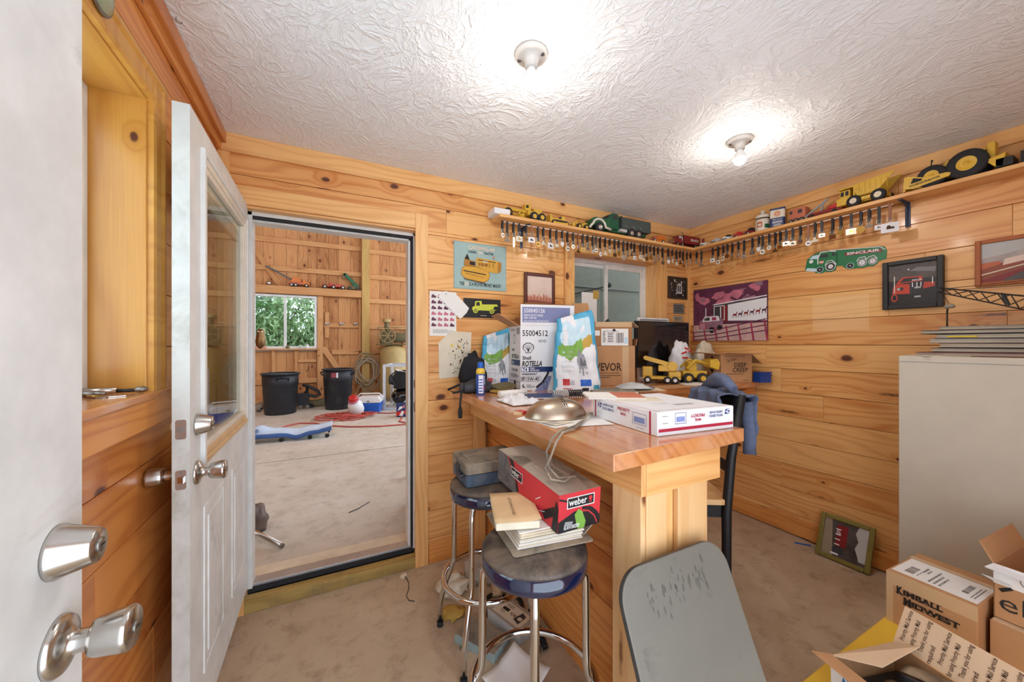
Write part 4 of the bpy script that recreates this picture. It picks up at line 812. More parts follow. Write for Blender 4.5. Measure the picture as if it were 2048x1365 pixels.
mb.tube([(.95, 1.165, CT+.012), (.91, 1.13, CT+.02), (.85, 1.085, CT+.01), (.76, 1.02, CT+.0085), (.68, .99, CT+.0075), (.657, 1.0, CT-.015), (.658, 1.04, CT-.07), (.66, 1.03, CT-.12), (.68, 1.0, CT-.15), (.75, 1.0, CT-.155)], .0038, 'dust_grey', 8)
tag(mb.build('grey_lamp_cord'), 'doubled grey cord trailing from the dome over the edge of the bar', 'cord')
# ---- postal box at the front of the bar
t = thing('postal_box', 'flat white postal box with red stripes lying on the front end of the bar', 'box', (.92, .81, CT+.0008), -.09)
mb = MB(); w_, d_, h_ = .337, .345, .076; mb.box(0, 0, 0, w_, d_, h_, 'white_card'); mb.build('carton_body', t, bevel=.002)
def eagle(a, x, y, s, flip=False):
    f_ = -1 if flip else 1
    q = lambda pts: [(x+px*s*f_, y+py*s*f_) for px, py in pts]
    a.poly(q([(0, 0), (1.2, 0), (1.45, 1), (.15, 1)]), 'usps_blue'); a.poly(q([(.15, .95), (.7, .8), (1.3, .45), (.9, .45), (.5, .5)]), 'white_card'); a.poly(q([(.1, .25), (.75, .32), (1.25, .45), (.6, .1), (.1, .05)]), 'white_card')
mb = MB(); a = mb.art((0, -.0003, 0), (1, 0, 0), U)
a.rect(.005, .012, w_-.004, .022, 'usps_red')
eagle(a, .318, .067, .017, True); a.text('UNITED STATES', .283, .064, .011, 'usps_blue', .06, flip=True, bold=.02); a.text('POSTAL SERVICE', .283, .052, .011, 'usps_blue', .062, flip=True, bold=.02); a.rect(.212, .042, .2126, .068, 'grey')
a.text('PRIORITY', .2, .06, .015, 'usps_red', .062, flip=True, bold=.02); a.text('MAIL', .183, .045, .013, 'usps_red', .028, flip=True, bold=.02)
a.box(.072, .034, .118, .068, .0012, 'usps_blue'); P_('print_blue', (130, 146, 196), .7, var=.2, scale=200); a.rect(.078, .04, .112, .056, 'print_blue'); a.lines(.02, .036, .05, .04, 'grey', 1); a.lines(.02, .058, .05, .062, 'grey', 1)
mb.build('front_printing', t); mb = MB(); a = mb.art((-.0003, d_, 0), (0, -1, 0), U); a.rect(.012, .001, .019, h_-.001, 'usps_red'); a.rect(d_-.035, .001, d_-.027, h_-.001, 'usps_red')
eagle(a, .032, .045, .017); a.text('UNITED STATES', .062, .054, .012, 'usps_blue', .066, bold=.02); a.text('POSTAL SERVICE', .062, .04, .012, 'usps_blue', .068, bold=.02); a.rect(.145, .038, .1456, .066, 'grey'); a.text('PRIORITY', .153, .053, .016, 'usps_red', .066, bold=.02); a.text('MAIL', .17, .038, .013, 'usps_red', .03, bold=.02); a.box(.232, .022, .298, .058, .0012, 'usps_blue'); a.rect(.24, .028, .29, .046, 'print_blue'); a.lines(.03, .022, .06, .025, 'grey', 1); a.lines(.25, .008, .3, .012, 'grey', 1)
mb.build('side_printing', t); mb = MB(); a = mb.art((0, 0, h_+.0004), (1, 0, 0), (0, 1, 0)); a.rect(.012, .001, .014, d_, 'usps_red'); a.rect(.0, .018, w_, .0195, 'usps_red'); a.lines(.16, .07, .26, .1, 'light_grey', 3); a.text('PRIORITY', .1, .12, .02, 'light_grey', .07); mb.build('top_printing', t)
t = thing('brochure', 'red and white brochure lying on top of the postal box', 'brochure', (1.03, 1.13, CT+.0775), -.5)
mb = MB(); mb.box(-.11, -.075, 0, .11, .075, .004, 'white_paper'); mb.box(-.108, -.073, .004, .108, .073, .0075, 'cream'); mb.build('pages', t); mb = MB(); mb.box(-.11, -.075, .0075, .0, .075, .0082, 'white_paper'); mb.box(0, -.075, .0075, .11, .075, .0082, 'sunburn'); mb.build('cover', t)
t = thing('envelope', 'long cream envelope under the brochure on the postal box', 'envelope', (1.04, 1.12, CT+.0772), -.55); t.location = (1.1, 1.02, CT+.0772); mb = MB(); mb.box(-.12, -.05, 0, .05, .05, .0012, 'cream'); mb.build('envelope_body', t)
# papers, pouch and cardboard between the bar and the wall counter
t = thing('zip_bag', 'grey plastic zip bag lying on envelopes below the brown carton', 'bag', (1.68, 1.66, CT+.012), -.4)
mb = MB(); mb.grid(lambda u, v: ((u-.5)*.2, (v-.5)*.14, .01+.035*(1-(2*u-1)**2)*(1-(2*v-1)**4)*(.8+.5*noisev(u*4, v*5))), 18, 14, 'light_grey'); mb.grid(lambda u, v: ((u-.5)*.2, (.5-v)*.14, .004), 8, 8, 'light_grey'); mb.build('pouch', t); mb = MB(); mb.tube([(.098, -.07, .012), (.1, 0, .014), (.098, .07, .012)], .004, 'usps_blue', 6); mb.build('zip', t)
for i, (c, w_, h_, rz, m_, lab) in enumerate((((1.5, 1.58), .26, .16, -.5, 'dust_grey', 'worn grey brown folder lying behind the postal box'), ((1.72, 1.58), .3, .09, -.25, 'manila', 'manila envelope under the grey zip bag'), ((1.78, 1.6), .2, .1, -.5, 'cream', 'cream letter lying on the manila envelope'))):
    t = thing(('old_folder', 'manila_envelope', 'letter')[i], lab, ('folder', 'envelope', 'letter')[i], (c[0], c[1]-.0, CT+(.0005, .0005, .006)[i]), rz)
    t.location.y += .07; mb = MB(); mb.box(-w_/2, -h_/2, 0, w_/2, h_/2, (.02, .005, .002)[i], m_); mb.build('cover', t, bevel=.001)
    if i == 0: mb = MB(); mb.box(-w_/2+.005, -h_/2-.002, .004, w_/2-.004, h_/2-.002, .016, 'cream'); mb.build('pages', t)
t = thing('cardboard_sheet', 'flat brown cardboard sheet on the wall counter under the toy crane truck', 'cardboard', (2.1, 1.72, CT), -.06); mb = MB(); mb.box(-.24, -.09, 0, .3, .07, .0008, 'cardboard'); mb.build('sheet', t)
for i, (x, y, rz) in enumerate(((2.34, 1.73, -.5), (2.43, 1.71, -.3))):
    mb = MB(); mb.box(-.1, -.07, 0, .1, .07, .003, 'white_paper'); tag(mb.build('white_booklet', loc=(x, y, CT+.0012+.0032*i), rz=rz), ('white booklet lying beside the toy crane truck', 'white booklet on top, nearer the chemical carton')[i], 'booklet')
# ---- chair with a jacket behind the bar
t = thing('wooden_chair', 'black wooden chair with a pale wood seat behind the bar', 'chair', (1.45, 1.28, 0), world=True)
for y in (1.085, 1.48):
    mb = MB(); mb.tube([(1.67, y, 0), (1.64, y, .3), (1.64, y, .6), (1.66, y, .85), (1.71, y, 1.14)], [.019, .021, .022, .021, .016], 'black', 8); mb.build('back_post', t)
for y in (1.1, 1.465): mb = MB(); mb.tube([(1.27, y, 0), (1.28, y, .61)], [.016, .02], 'black', 8); mb.build('leg', t)
for z, h_ in ((1.08, .08), (.93, .045), (.8, .045)):
    mb = MB(); x = 1.66+(z-.85)*.17; mb.box(x-.01, 1.1, z-h_/2, x+.012, 1.465, z+h_/2, 'black'); mb.build('back_rail', t, bevel=.004)
mb = MB(); mb.prism(rrect(1.235, 1.07, 1.66, 1.495, .05), .026, 'pine_pale', Matrix.Translation((0, 0, .632))); mb.build('seat', t, bevel=.006, seg=3)
mb = MB(); mb.box(1.27, 1.09, .57, 1.64, 1.108, .632, 'black'); mb.box(1.27, 1.457, .57, 1.64, 1.475, .632, 'black'); mb.box(1.27, 1.108, .57, 1.288, 1.457, .632, 'black'); mb.build('seat_frame', t)
for z in (.2, .33): mb = MB(); mb.cyl((1.28, 1.1, z), (1.645, 1.09, z), .011, 'black', 8); mb.build('stretcher', t)
mb = MB()
def coat(u, v):                                              # draped over the top rail
    y = 1.1+u*.36; s_ = (v-.5)*.44; fold = .012*math.sin(u*20+v*3)+.014*noisev(u*5, v*4)
    if abs(s_) < .06: x, z = 1.7+s_*1.1, 1.135+.022*noisev(u*4, 2)
    elif s_ < 0: x, z = 1.634, 1.135+(s_+.06)*.75
    else: x, z = 1.766+.012, 1.135-(s_-.06)*1.5
    return (x+fold*(1 if s_ > 0 else -1), y+.012*noisev(v*5, u*3), z+.012*noisev(u*6, v*6))
mb.grid(coat, 40, 30, 'denim')
mb.tube([(1.7, 1.14, 1.16), (1.695, 1.22, 1.19), (1.7, 1.3, 1.185), (1.71, 1.38, 1.165), (1.7, 1.45, 1.14)], [.015, .028, .034, .03, .015], 'denim', 14)
mb.tube([(1.755, 1.14, 1.1), (1.765, 1.13, .98), (1.76, 1.125, .86)], [.03, .026, .026], 'denim', 12)
for v in mb.v: v += Vector((noisev(v.x*22, v.y*22, v.z*22), noisev(v.y*22, v.z*22, v.x*22), noisev(v.z*22, v.x*22, v.y*22)))*.011
t.rotation_euler.z = -.55; t.location = (1.588, 1.321, 0); Tc = Matrix.Translation((1.588, 1.321, 0)) @ Matrix.Rotation(-.55, 4, 'Z') @ Matrix.Translation((-1.45, -1.28, 0))
mb.v = [Tc @ v for v in mb.v]
tag(mb.build('denim_jacket', solid=.003), 'faded blue denim jacket draped over the black chair behind the bar', 'jacket')
# ================================================================ BAR STOOLS AND WHAT LIES ON AND UNDER THEM
def stool(label, x, y, rz):
    t = thing('bar_stool', label, 'stool', (x, y, 0), rz, 'chrome bar stools')
    mb = MB(); mb.lathe([(.1, .668), (.158, .668), (.166, .674), (.168, .684), (.168, .722)], 'stool_blue', 48); mb.build('seat_band', t)
    mb = MB(); mb.lathe([(.168, .722), (.167, .73), (.16, .737), (.13, .741), (.0005, .742)], 'stool_top', 48); mb.build('seat', t)
    for k in range(4):
        a = PI/4+k*PI/2; c, s_ = math.cos(a), math.sin(a); P = lambda r, z: (r*c, r*s_, z)
        mb = MB(); mb.tube([P(.148, .67), P(.15, .66), P(.163, .64), P(.165, .62), P(.167, .36), P(.17, .33), P(.205, .24), P(.236, .14), P(.241, .11), P(.243, .022)], .0125, 'chrome', 12); l_ = mb.build('leg', t)
        mb = MB(); mb.tube([P(.243, 0), P(.243, .024)], .0155, 'black_rubber', 14); mb.build('rubber_foot', l_)
        mb = MB(); mb.cyl(P(.178, .295), P(.197, .3), .005, 'dull_steel', 8); mb.build('bolt', l_)
    mb = MB(); mb.tube(arc((0, 0, .3), .197, 0, 2*PI, 48)[:-1], .0125, 'chrome', 12, True); mb.build('foot_ring', t)
    return t
stool('chrome bar stool with dark blue seat band holding the grey plastic case, nearer the doorway', .668, 1.577, 0)
stool('chrome bar stool with dark blue seat band under the binder and red carton', .594, 1.012, .27)
SZ = .742
t = thing('plastic_case', 'dusty grey plastic tool case lying on the bar stool nearer the doorway', 'case', (.69, 1.62, SZ), -.03)
mb = MB(); mb.prism(rrect(-.14, -.115, .14, .115, .02), .055, 'case_blue'); mb.build('case_base', t, bevel=.006, seg=3)
mb = MB(); mb.prism(rrect(-.142, -.117, .142, .117, .02), .045, 'dust_grey', Matrix.Translation((0, 0, .057))); mb.prism(rrect(-.115, -.09, .115, .09, .015), .005, 'dust_grey', Matrix.Translation((0, 0, .1021))); mb.build('case_lid', t, bevel=.006, seg=3)
mb = MB(); mb.box(-.149, -.02, .035, -.142, .03, .08, 'charcoal'); mb.build('latch', t, bevel=.002)
mb = MB(); mb.tube([(-.143, -.09, .05), (-.162, -.09, .05), (-.165, -.05, .05), (-.143, -.05, .05)], .007, 'charcoal', 8); mb.build('handle', t)
# binder with a fanned block of pages
t = thing('ring_binder', 'open tan binder of fanned pages with yellow tabs under the red carton', 'binder', (.645, 1.09, SZ+.001), -.12)
mb = MB(); T = Matrix.Translation((0, 0, 0)); mb.prism(rrect(-.135, -.15, .14, .15, .012), .004, 'dust_grey', T); mb.build('cover', t, bevel=.001)
mb = MB()
mb.prism(rrect(.118, -.12, .2, .12, .01), .004, 'dust_grey', TM((.115, 0, .004), (.75, 0, .66), (0, 1, 0), (-.66, 0, .75))); mb.v = [v-Vector((.088, 0, .078)) for v in mb.v]; mb.build('raised_cover', t)
mb = MB()
for i in range(13):
    z = .005+i*.0036; dx = .0022*i*(1 if i < 9 else .8); mb.obox((dx*.4, .004+.001*i*math.sin(i*1.7), z+.0016), (.225-.004*(i % 3), .255-.003*(i % 4), .0031), 'cream' if i % 3 else 'white_paper', (0, -.012*(i-6)/6, .01*math.sin(i*2.3)))
mb.build('pages', t)
for i in range(4): mb = MB(); mb.obox((-.115-.0, .09-.035*i, .022+.008*(i % 3)), (.016, .026, .0015), 'tag_yellow'); mb.build('tab', t)
t = thing('parts_book', 'worn tan parts book with a curled cover lying on the binder pages', 'book', (.565, 1.105, SZ+.055), -.33)
mb = MB(); mb.box(-.068, -.11, .002, .07, .11, .026, 'cream'); mb.build('pages', t, bevel=.003)
mb = MB(); mb.grid(lambda u, v: (-.07+u*.145, -.113+v*.226, .0275+.008*(max(0, u-.55)*2)**2*(1-.4*v)), 10, 6, 'manila'); mb.build('cover', t, solid=.0015)
mb = MB(); a = mb.art((.02, -.07, .0315), (0, 1, 0), (-1, .0, .0)); a.text('SERVICE PARTS LIST', .0, .02, .014, 'ink_brown', .13); mb.build('title', t)
# red carton
t = thing('red_carton', 'long dusty red carton with a white printed name lying across binder and case', 'box', (.715, 1.155, SZ+.0635), 0.02, rot=(.072, 0, .005))
Lx, Ly, Lz = .163, .435, .122
mb = MB(); mb.box(-Lx/2, -Ly/2, 0, Lx/2, Ly/2, Lz, ['weber_red', 'dust_grey', 'weber_red', 'weber_red', 'weber_red', 'weber_red']); mb.build('carton_body', t, bevel=.0015)
mb = MB(); P_('weber_grey', (112, 108, 106), .5, var=.5, scale=30)
a = mb.art((-Lx/2, -Ly/2-.0003, 0), (1, 0, 0), U)
a.poly([(.0, .0), (.163, 0), (.163, .03), (.13, .055), (.06, .06), (.0, .035)], 'black'); a.line([(.0, .108), (.03, .098), (.06, .08)], .006, 'black'); a.line([(.09, .065), (.125, .06), (.15, .038), (.163, .015)], .009, 'black'); a.line([(.08, .057), (.115, .052), (.14, .03), (.152, .005)], .004, 'weber_red')
a.rect(.03, .072, .137, .108, 'white'); a.rect(.033, .075, .134, .105, 'black'); a.text('weber', .037, .081, .032, 'white', .07, bold=.012); a.disc(.121, .094, .007, 'weber_red'); a.line([(.117, .079), (.121, .09), (.125, .079)], .0025, 'weber_red')
a.poly([(.07, .01), (.06, .05), (.075, .066), (.09, .055), (.105, .02), (.1, .0), (.075, .0)], 'leaf_green'); a.text('FLAVORIZER', .02, .008, .016, 'white', .06, bold=.02, shear=.2); a.poly([(.02, .02), (.05, .016), (.055, .03), (.025, .034)], 'mid_grey')
mb.build('front_printing', t); mb = MB(); a = mb.art((-Lx/2-.0003, Ly/2, 0), (0, -1, 0), U)
a.poly([(.0, .0), (.17, 0), (.15, .05), (.12, .075), (.08, .122), (.0, .122)], 'weber_grey'); a.poly([(.13, .122), (.09, .122), (.15, .06), (.17, .0), (.19, .0)], 'black')
a.rect(.115, .06, .205, .096, 'white'); a.rect(.118, .063, .202, .093, 'black'); a.text('weber', .123, .069, .032, 'white', .055, bold=.012); a.disc(.189, .083, .006, 'weber_red')
a.poly([(.34, .03), (.41, .075), (.42, .05), (.36, .01)], 'black'); a.line([(.3, .05), (.33, .07)], .003, 'white'); a.line([(.32, .02), (.36, .035)], .002, 'white'); a.poly([(.42, .1), (.434, .08), (.434, .0), (.4, .0)], 'black')
mb.build('side_printing', t); mb = MB(); a = mb.art((-Lx/2, -Ly/2, Lz+.0004), (0, 1, 0), (-1, 0, 0)); a.o = Vector((Lx/2, -Ly/2, Lz+.0004))
P_('dust_pale', (176, 162, 146), .85); P_('dust_dark', (106, 100, 92), .8)
a.poly([(.24, .163), (.0, .163), (.0, .05), (.1, .03), (.2, .05), (.3, .0), (.4, .0), (.434, .06), (.434, .163), (.36, .163), (.32, .1), (.27, .1)], 'dust_pale'); a.box(.1, .04, .235, .125, .0016, 'dust_dark'); a.text('weber', .115, .06, .05, 'dust_dark', .1); mb.build('top_printing', t)
# under the stools
def boxed(name, label, cat, c, d, rz, m_side, m_top): 
    t = thing(name, label, cat, c, rz); mb = MB(); mb.box(-d[0]/2, -d[1]/2, 0, d[0]/2, d[1]/2, d[2], [m_side, m_top, m_side, m_side, m_side, m_side]); mb.build('box_body', t, bevel=.002); return t
P_('teal_grey', (150, 172, 172), .6, dirt=((120, 112, 100), 6, .5, .7))
t = boxed('filter_box', 'dusty pale blue box lying flat on the floor, half under the car parts box', 'box', (.64, 1.56, 0), (.13, .22, .04), .55, 'teal_grey', 'dust_grey')
t = boxed('parts_box', 'dusty white car parts box with a printed label under the bar stools', 'box', (.79, 1.59, .0), (.13, .22, .06), .32, 'light_grey', 'dust_pale'); t.location.x += .02
mb = MB(); a = mb.art((-.065, .11, .0604), (0, -1, 0), (1, 0, 0)); a.rect(.02, .015, .2, .11, 'cream'); a.text('FORD', .105, .05, .026, 'ink', .045, bold=.02); a.rect(.05, .055, .09, .075, 'ink'); a.lines(.05, .035, .09, .05, 'ink_brown', 2); a.lines(.05, .08, .1, .1, 'ink_brown', 2); a.poly([(.14, .04), (.18, .03), (.18, .09), (.15, .1)], 'charcoal'); a.disc(.165, .06, .012, 'cream'); mb.build('printed_label', t)
mb = MB(); sheet(mb, (.69, 1.325), .2, .2, .35, 'white_paper', .002, .03, 10); tag(mb.build('paper_sheet', solid=.0008), 'curled blank white sheet of paper on the floor by the front bar stool', 'paper')
for i, (x, y, s_, sd, m_) in enumerate(((.63, 1.96, .085, 1., 'cream'), (.81, 2.0, .1, 5., 'dust_pale'), (.58, 1.79, .06, 8., 'grime_yellow'), (.87, 1.82, .065, 3., 'cardboard_pale'))):
    mb = MB(); blob(mb, (0, 0, 0), (s_, s_*.8, s_*(.6, .75, .25, .6)[i]), m_, .5, 2.2, sd, 26, 16)
    tag(mb.build('crumpled_bag', loc=(x, y, .0)), ('crumpled cream paper bag behind the legs of the stool nearer the doorway', 'largest crumpled grey paper bag heaped against the bar side', 'flat yellowed scrap of paper at the left of the paper heap', 'crumpled brown paper beside the bar panel')[i], 'paper bag')
mb = MB(); mb.tube(arc((.82, 1.72, .012), .1, 0, 2*PI, 24)[:-1], .011, 'black_rubber', 8, True); tag(mb.build('rubber_belt'), 'black rubber belt lying under the parts box on the floor', 'belt')
mb = MB(); helix(mb, (.93, 1.62, .02), (.87, 1.38, .02), .012, 22, .0035, 'black_rubber', 10); tag(mb.build('coil_cable'), 'black coiled cable on the floor against the bar panel', 'cable')
mb = MB(); mb.lathe([(.005, 0), (.0105, 0), (.0105, .007), (.005, .007), (.005, 0)], 'dull_steel', 6); tag(mb.build('hex_nut', loc=(.544, 1.57, 0)), 'small steel hex nut on the concrete floor left of the stools', 'nut')
p = at(806, 1152, Z=.0); t = thing('foam_block', 'small pale foam block with a dark wire on the floor by the doorway', 'foam block', (p.x, p.y-.02, 0), .6)
mb = MB(); mb.box(-.018, -.012, 0, .018, .012, .018, 'cream'); mb.build('block', t, bevel=.003); mb = MB(); mb.tube([(.0, -.012, .01), (-.02, -.06, .002), (-.06, -.1, .002), (-.11, -.13, .002), (-.13, -.17, .002), (-.12, -.2, .002)], .0022, 'charcoal', 6); mb.build('wire', t)
# ---- grey rounded board leaning on the end of the bar
t = thing('grey_board', 'scuffed grey board with rounded corners leaning against the end of the bar', 'board', (.92, .63, 0))
ang = math.atan2(.3, .74); T = TM((-.218, -.155, .0), (1, 0, 0), (0, math.sin(ang), math.cos(ang)), (0, -math.cos(ang), math.sin(ang)))
mb = MB(); mb.prism(rrect(0, 0, .445, .8, .085, 10), .018, 'board_grey', T, 'board_edge'); o = mb.build('panel', t, bevel=.004)
mb = MB(); P_('scuff', (98, 95, 86), .6, var=.2)
aa = Art(mb, T @ Vector((0, 0, .0184)), T.to_3x3() @ Vector((1, 0, 0)), T.to_3x3() @ Vector((0, 1, 0)), .0002)
for i in range(46):
    x = .09+random.random()*.25; y = .72+random.gauss(0, .024); r = random.uniform(.002, .007); aa.poly([(x+r*math.cos(q)*random.uniform(.5, 1), y+r*random.uniform(1., 3.)*math.sin(q)) for q in [k*.9 for k in range(7)]], 'scuff'); aa.k = .0002+.00002*(i % 5)
sc = mb.build('scuff_mark', t); sc['kind'] = 'stuff'
# ================================================================ RIGHT FRONT: CABINET, LEDGERS, TOY CRANE, BOXES
t = thing('filing_cabinet', 'tall beige metal filing cabinet standing against the right wall', 'cabinet', (2.765, .4, 0), world=True)
mb = MB(); mb.box(2.55, .05, .0, 2.985, .753, 1.316, 'cab_beige'); mb.build('cabinet_body', t, bevel=.004, seg=3)
mb = MB(); mb.box(2.5485, .05, 1.286, 2.5505, .751, 1.2885, 'mid_grey'); mb.build('seam', t)
for i in range(4):
    mb = MB(); z = .04+i*.315; mb.box(2.565, .032, z, 2.97, .05, z+.3, 'cab_beige'); d_ = mb.build('drawer', t, bevel=.004); mb = MB(); mb.box(2.7, .02, z+.2, 2.83, .034, z+.22, 'dull_steel'); mb.build('handle', d_, bevel=.003)
zz = 1.317
specs = [('dark_red', 'thin red and white catalogue at the bottom of the ledger stack', .018, .3, .02), ('charcoal', 'dark grey ledger low in the stack on the filing cabinet', .02, .32, .05), ('ink', 'black ledger with buckled pages in the middle of the stack', .022, .33, -.04), ('mid_grey', 'grey ledger with a torn edge below the yellow tabbed one', .02, .31, .03), ('black', 'black ledger with one yellow tab high in the stack', .022, .32, -.02), ('charcoal', 'dark ledger second from the top of the stack', .018, .33, .06), ('dust_grey', 'worn grey ledger on top of the stack on the filing cabinet', .016, .34, .09)]
for i, (m_, lab, th, ln, rz) in enumerate(specs):
    t = thing('ledger', lab, 'book', (2.765, .52, zz), rz, 'ledgers stacked on the filing cabinet'); off = (.05, -.01, -.05, .0, -.03, .02, -.04)[i]; rz = rz*1.6
    mb = MB(); w_ = .13; mb.box(-w_, -ln/2-.1, 0, w_, ln/2+off, .0025, m_); mb.box(-w_, -ln/2-.1, th-.0025, w_, ln/2+off, th, m_); mb.build('cover', t, bevel=.0008)
    mb = MB()
    for k in range(4): mb.box(-w_+.004+.002*(k % 2), -ln/2-.095, .0026+k*(th-.0054)/4, w_-.006, ln/2+off-.006+.003*(k % 3), .0026+(k+.8)*(th-.0054)/4, 'cream' if k % 2 else 'dust_pale')
    mb.build('pages', t)
    if i == 4: mb = MB(); mb.box(-w_-.004, .0, .006, -w_+.01, .09, .012, 'tag_yellow'); mb.build('tab', t)
    zz += th+.0008
mb = MB(); mb.box(-.07, -.1, 0, .07, .1, .003, 'cream'); tag(mb.build('paper_scrap', loc=(2.65, .63, 1.3165), rz=.7), 'loose yellowed paper at the back edge of the filing cabinet top', 'paper')
# toy crane with a black lattice boom
base = Vector((2.76, .26, zz)); t = thing('toy_crane', 'toy crane with a black lattice boom standing on the ledgers', 'toy', tuple(base), world=True)
mb = MB(); mb.box(2.71, .14, zz+.03, 2.81, .29, zz+.1, 'toy_grey'); mb.build('crane_cab', t, bevel=.005); mb = MB(); mb.box(2.69, .15, zz, 2.72, .31, zz+.03, 'tyre'); mb.box(2.8, .15, zz, 2.83, .31, zz+.03, 'tyre'); mb.build('track', t, bevel=.008)
tip, rt = Vector((2.75, .663, 1.645)), Vector((2.76, .29, zz+.055))
def lat(mb, a, b, w0, w1, h0, h1, n, r, m):
    x = (b-a).normalized(); y = Vector((1, 0, 0)); z = x.cross(y).normalized(); y = z.cross(x)
    cs_ = []
    for i in range(n+1):
        f_ = i/n; p = a+(b-a)*f_; w_, h_ = w0+(w1-w0)*f_, h0+(h1-h0)*f_; cs_.append([p+y*sx*w_/2+z*sz*h_/2 for sx, sz in ((-1, -1), (1, -1), (1, 1), (-1, 1))])
    for k in range(4): mb.tube([c[k] for c in cs_], r, m, 6)
    for i in range(n):
        for k in range(4): j = (k+1) % 4; mb.tube([cs_[i][k], cs_[i+1][j]] if i % 2 else [cs_[i][j], cs_[i+1][k]], r*.7, m, 5)
mb = MB(); lat(mb, rt, tip, .06, .028, .075, .022, 9, .0031, 'lattice'); md_ = rt+(tip-rt)*.48
for q in (-.02, .02): mb.beam(md_+Vector((q, -.012, -.025)), md_+Vector((q, .004, .03)), .004, .008, 'lattice')
mb.build('boom', t)
mb = MB(); mb.cyl(tip+Vector((-.008, 0, 0)), tip+Vector((.008, 0, 0)), .012, 'lattice', 14); mb.build('pulley', t)
mb = MB(); mb.tube([tip, tip+Vector((0, -.03, -.07))], .0012, 'ink', 5); mb.tube([tip+Vector((0, 0, .004)), Vector((2.76, .22, 1.66))], .0014, 'ink', 5); mb.tube([tip+Vector((0, 0, -.004)), Vector((2.76, .22, 1.63))], .0012, 'ink', 5); mb.build('cable', t)
c = tip+Vector((0, -.032, -.085)); mb = MB(); mb.lathe([(.0005, .014), (.012, .012), (.02, .0), (.016, -.008), (.0005, -.01)][::-1], 'dust_grey', 16, Matrix.Translation(c)); mb.tube([c+Vector((0, .006, -.01)), c+Vector((0, .008, -.03))], .0035, 'lattice', 6); mb.cyl((c.x, c.y+.008, c.z-.03), (c.x, c.y+.008, zz-.002), .0032, 'lattice', 8); mb.build('hook_block', t)
# low yellow table with boxes
t = thing('yellow_table', 'low yellow table under the cardboard boxes at the right front', 'table', (1.8, .3, 0), world=True)
TZ = .3; mb = MB(); P_('table_yellow', (232, 190, 62), .4, var=.06); mb.box(1.15, -.1, TZ-.025, 2.42, .62, TZ, 'table_yellow'); mb.build('tabletop', t, bevel=.004)
for x in (1.2, 2.36):
    for y in (-.05, .56): mb = MB(); mb.box(x-.02, y-.02, 0, x+.02, y+.02, TZ-.025, 'table_yellow'); mb.build('leg', t)
t = thing('parts_carton', 'brown taped carton printed KIMBALL MIDWEST on the yellow table', 'box', (1.95, .61, TZ), -.05)
t['label'] = 'taped brown carton with bold serif lettering and a large paper label on top'
w_, d_, h_ = .27, .228, .195
mb = MB(); mb.box(0, -d_, 0, w_, 0, h_, 'cardboard'); mb.build('carton_body', t, bevel=.003)
mb = MB(); a = mb.art((-.0003, 0, 0), (0, -1, 0), U); a.rect(0, h_-.05, d_, h_, 'tape'); a.rect(0, .0, .02, h_-.05, 'tape')
def serif(a, s_, x, y, sz, w, m):
    a.text(s_, x, y, sz, m, w, bold=.035); 
    vs, fs, x0, x1 = text_geo(s_, .035)
def kmtext(a, big, rest, x, y, s1, s2, w):
    vs, fs, b0, b1 = text_geo(big, .05); bw = w*.14; a.text(big, x, y-s1*.1, s1, 'ink', bw, bold=.06); a.text(rest, x+bw*1.08, y, s2, 'ink', w-bw*1.1, bold=.045, spacing_=None) if False else a.text(rest, x+bw*1.08, y, s2, 'ink', w-bw*1.1, bold=.045)
    a.rect(x-.003, y-s1*.1, x+bw*.42, y-s1*.1+.0035, 'ink'); a.rect(x+bw*.55, y-s1*.1, x+bw*1.08, y-s1*.1+.0035, 'ink')
    n = len(rest)
    for i in range(n): xx = x+bw*1.08+(w-bw*1.1)*(i+.5)/n; a.rect(xx-.0055, y-.0012, xx+.0055, y+.001, 'ink'); a.rect(xx-.0055, y+s2*.7, xx+.0055, y+s2*.7+.002, 'ink')
kmtext(a, 'K', 'IMBALL', .03, .126, .038, .025, .12); kmtext(a, 'M', 'IDWEST', .05, .095, .038, .025, .14); mb.build('printing', t)
mb = MB(); a = mb.art((0, -d_, h_+.0004), (1, 0, 0), (0, 1, 0)); a.rect(.02, .006, .19, d_-.008, 'white_paper'); a.bars(.05, .17, .12, .195, 'ink_brown', 14); a.lines(.05, .155, .16, .162, 'grey', 1); a.lines(.04, .09, .16, .13, 'grey', 3); a.lines(.1, .14, .15, .16, 'grey', 2); a.bars(.07, .04, .15, .055, 'ink_brown', 12); a.lines(.05, .015, .16, .03, 'grey', 2); a.rect(.19, 0, .215, d_, 'tape'); mb.build('shipping_label', t)
t = thing('plain_carton', 'plain brown carton on the yellow table under the open carton at the right edge', 'box', (1.99, .368, TZ), -.06)
mb = MB(); mb.box(0, -.3, 0, .4, 0, .15, 'cardboard'); mb.build('carton_body', t, bevel=.003)
mb = MB(); mb.prism([(0, 0), (.29, 0), (.285, .19), (.005, .19)], .003, 'cardboard_pale', TM((.002, -.295, .1505), (0, 1, 0), (1, 0, 0), (0, 0, 1))); mb.v = [v for v in mb.v]; mb.build('flap', t)
t = thing('open_carton', 'open brown carton printed with large letters on top of the plain carton', 'box', (2.012, .364, TZ+.1545), -.06)
mb = MB(); w_, d_, h_ = .3, .28, .18
for q in ((0, -d_, w_, -d_+.004), (0, -.004, w_, 0), (0, -d_, .004, 0), (w_-.004, -d_, w_, 0)): mb.box(q[0], q[1], 0, q[2], q[3], h_, 'cardboard')
mb.box(0, -d_, 0, w_, 0, .004, 'cardboard_in'); mb.build('carton_body', t, bevel=.001)
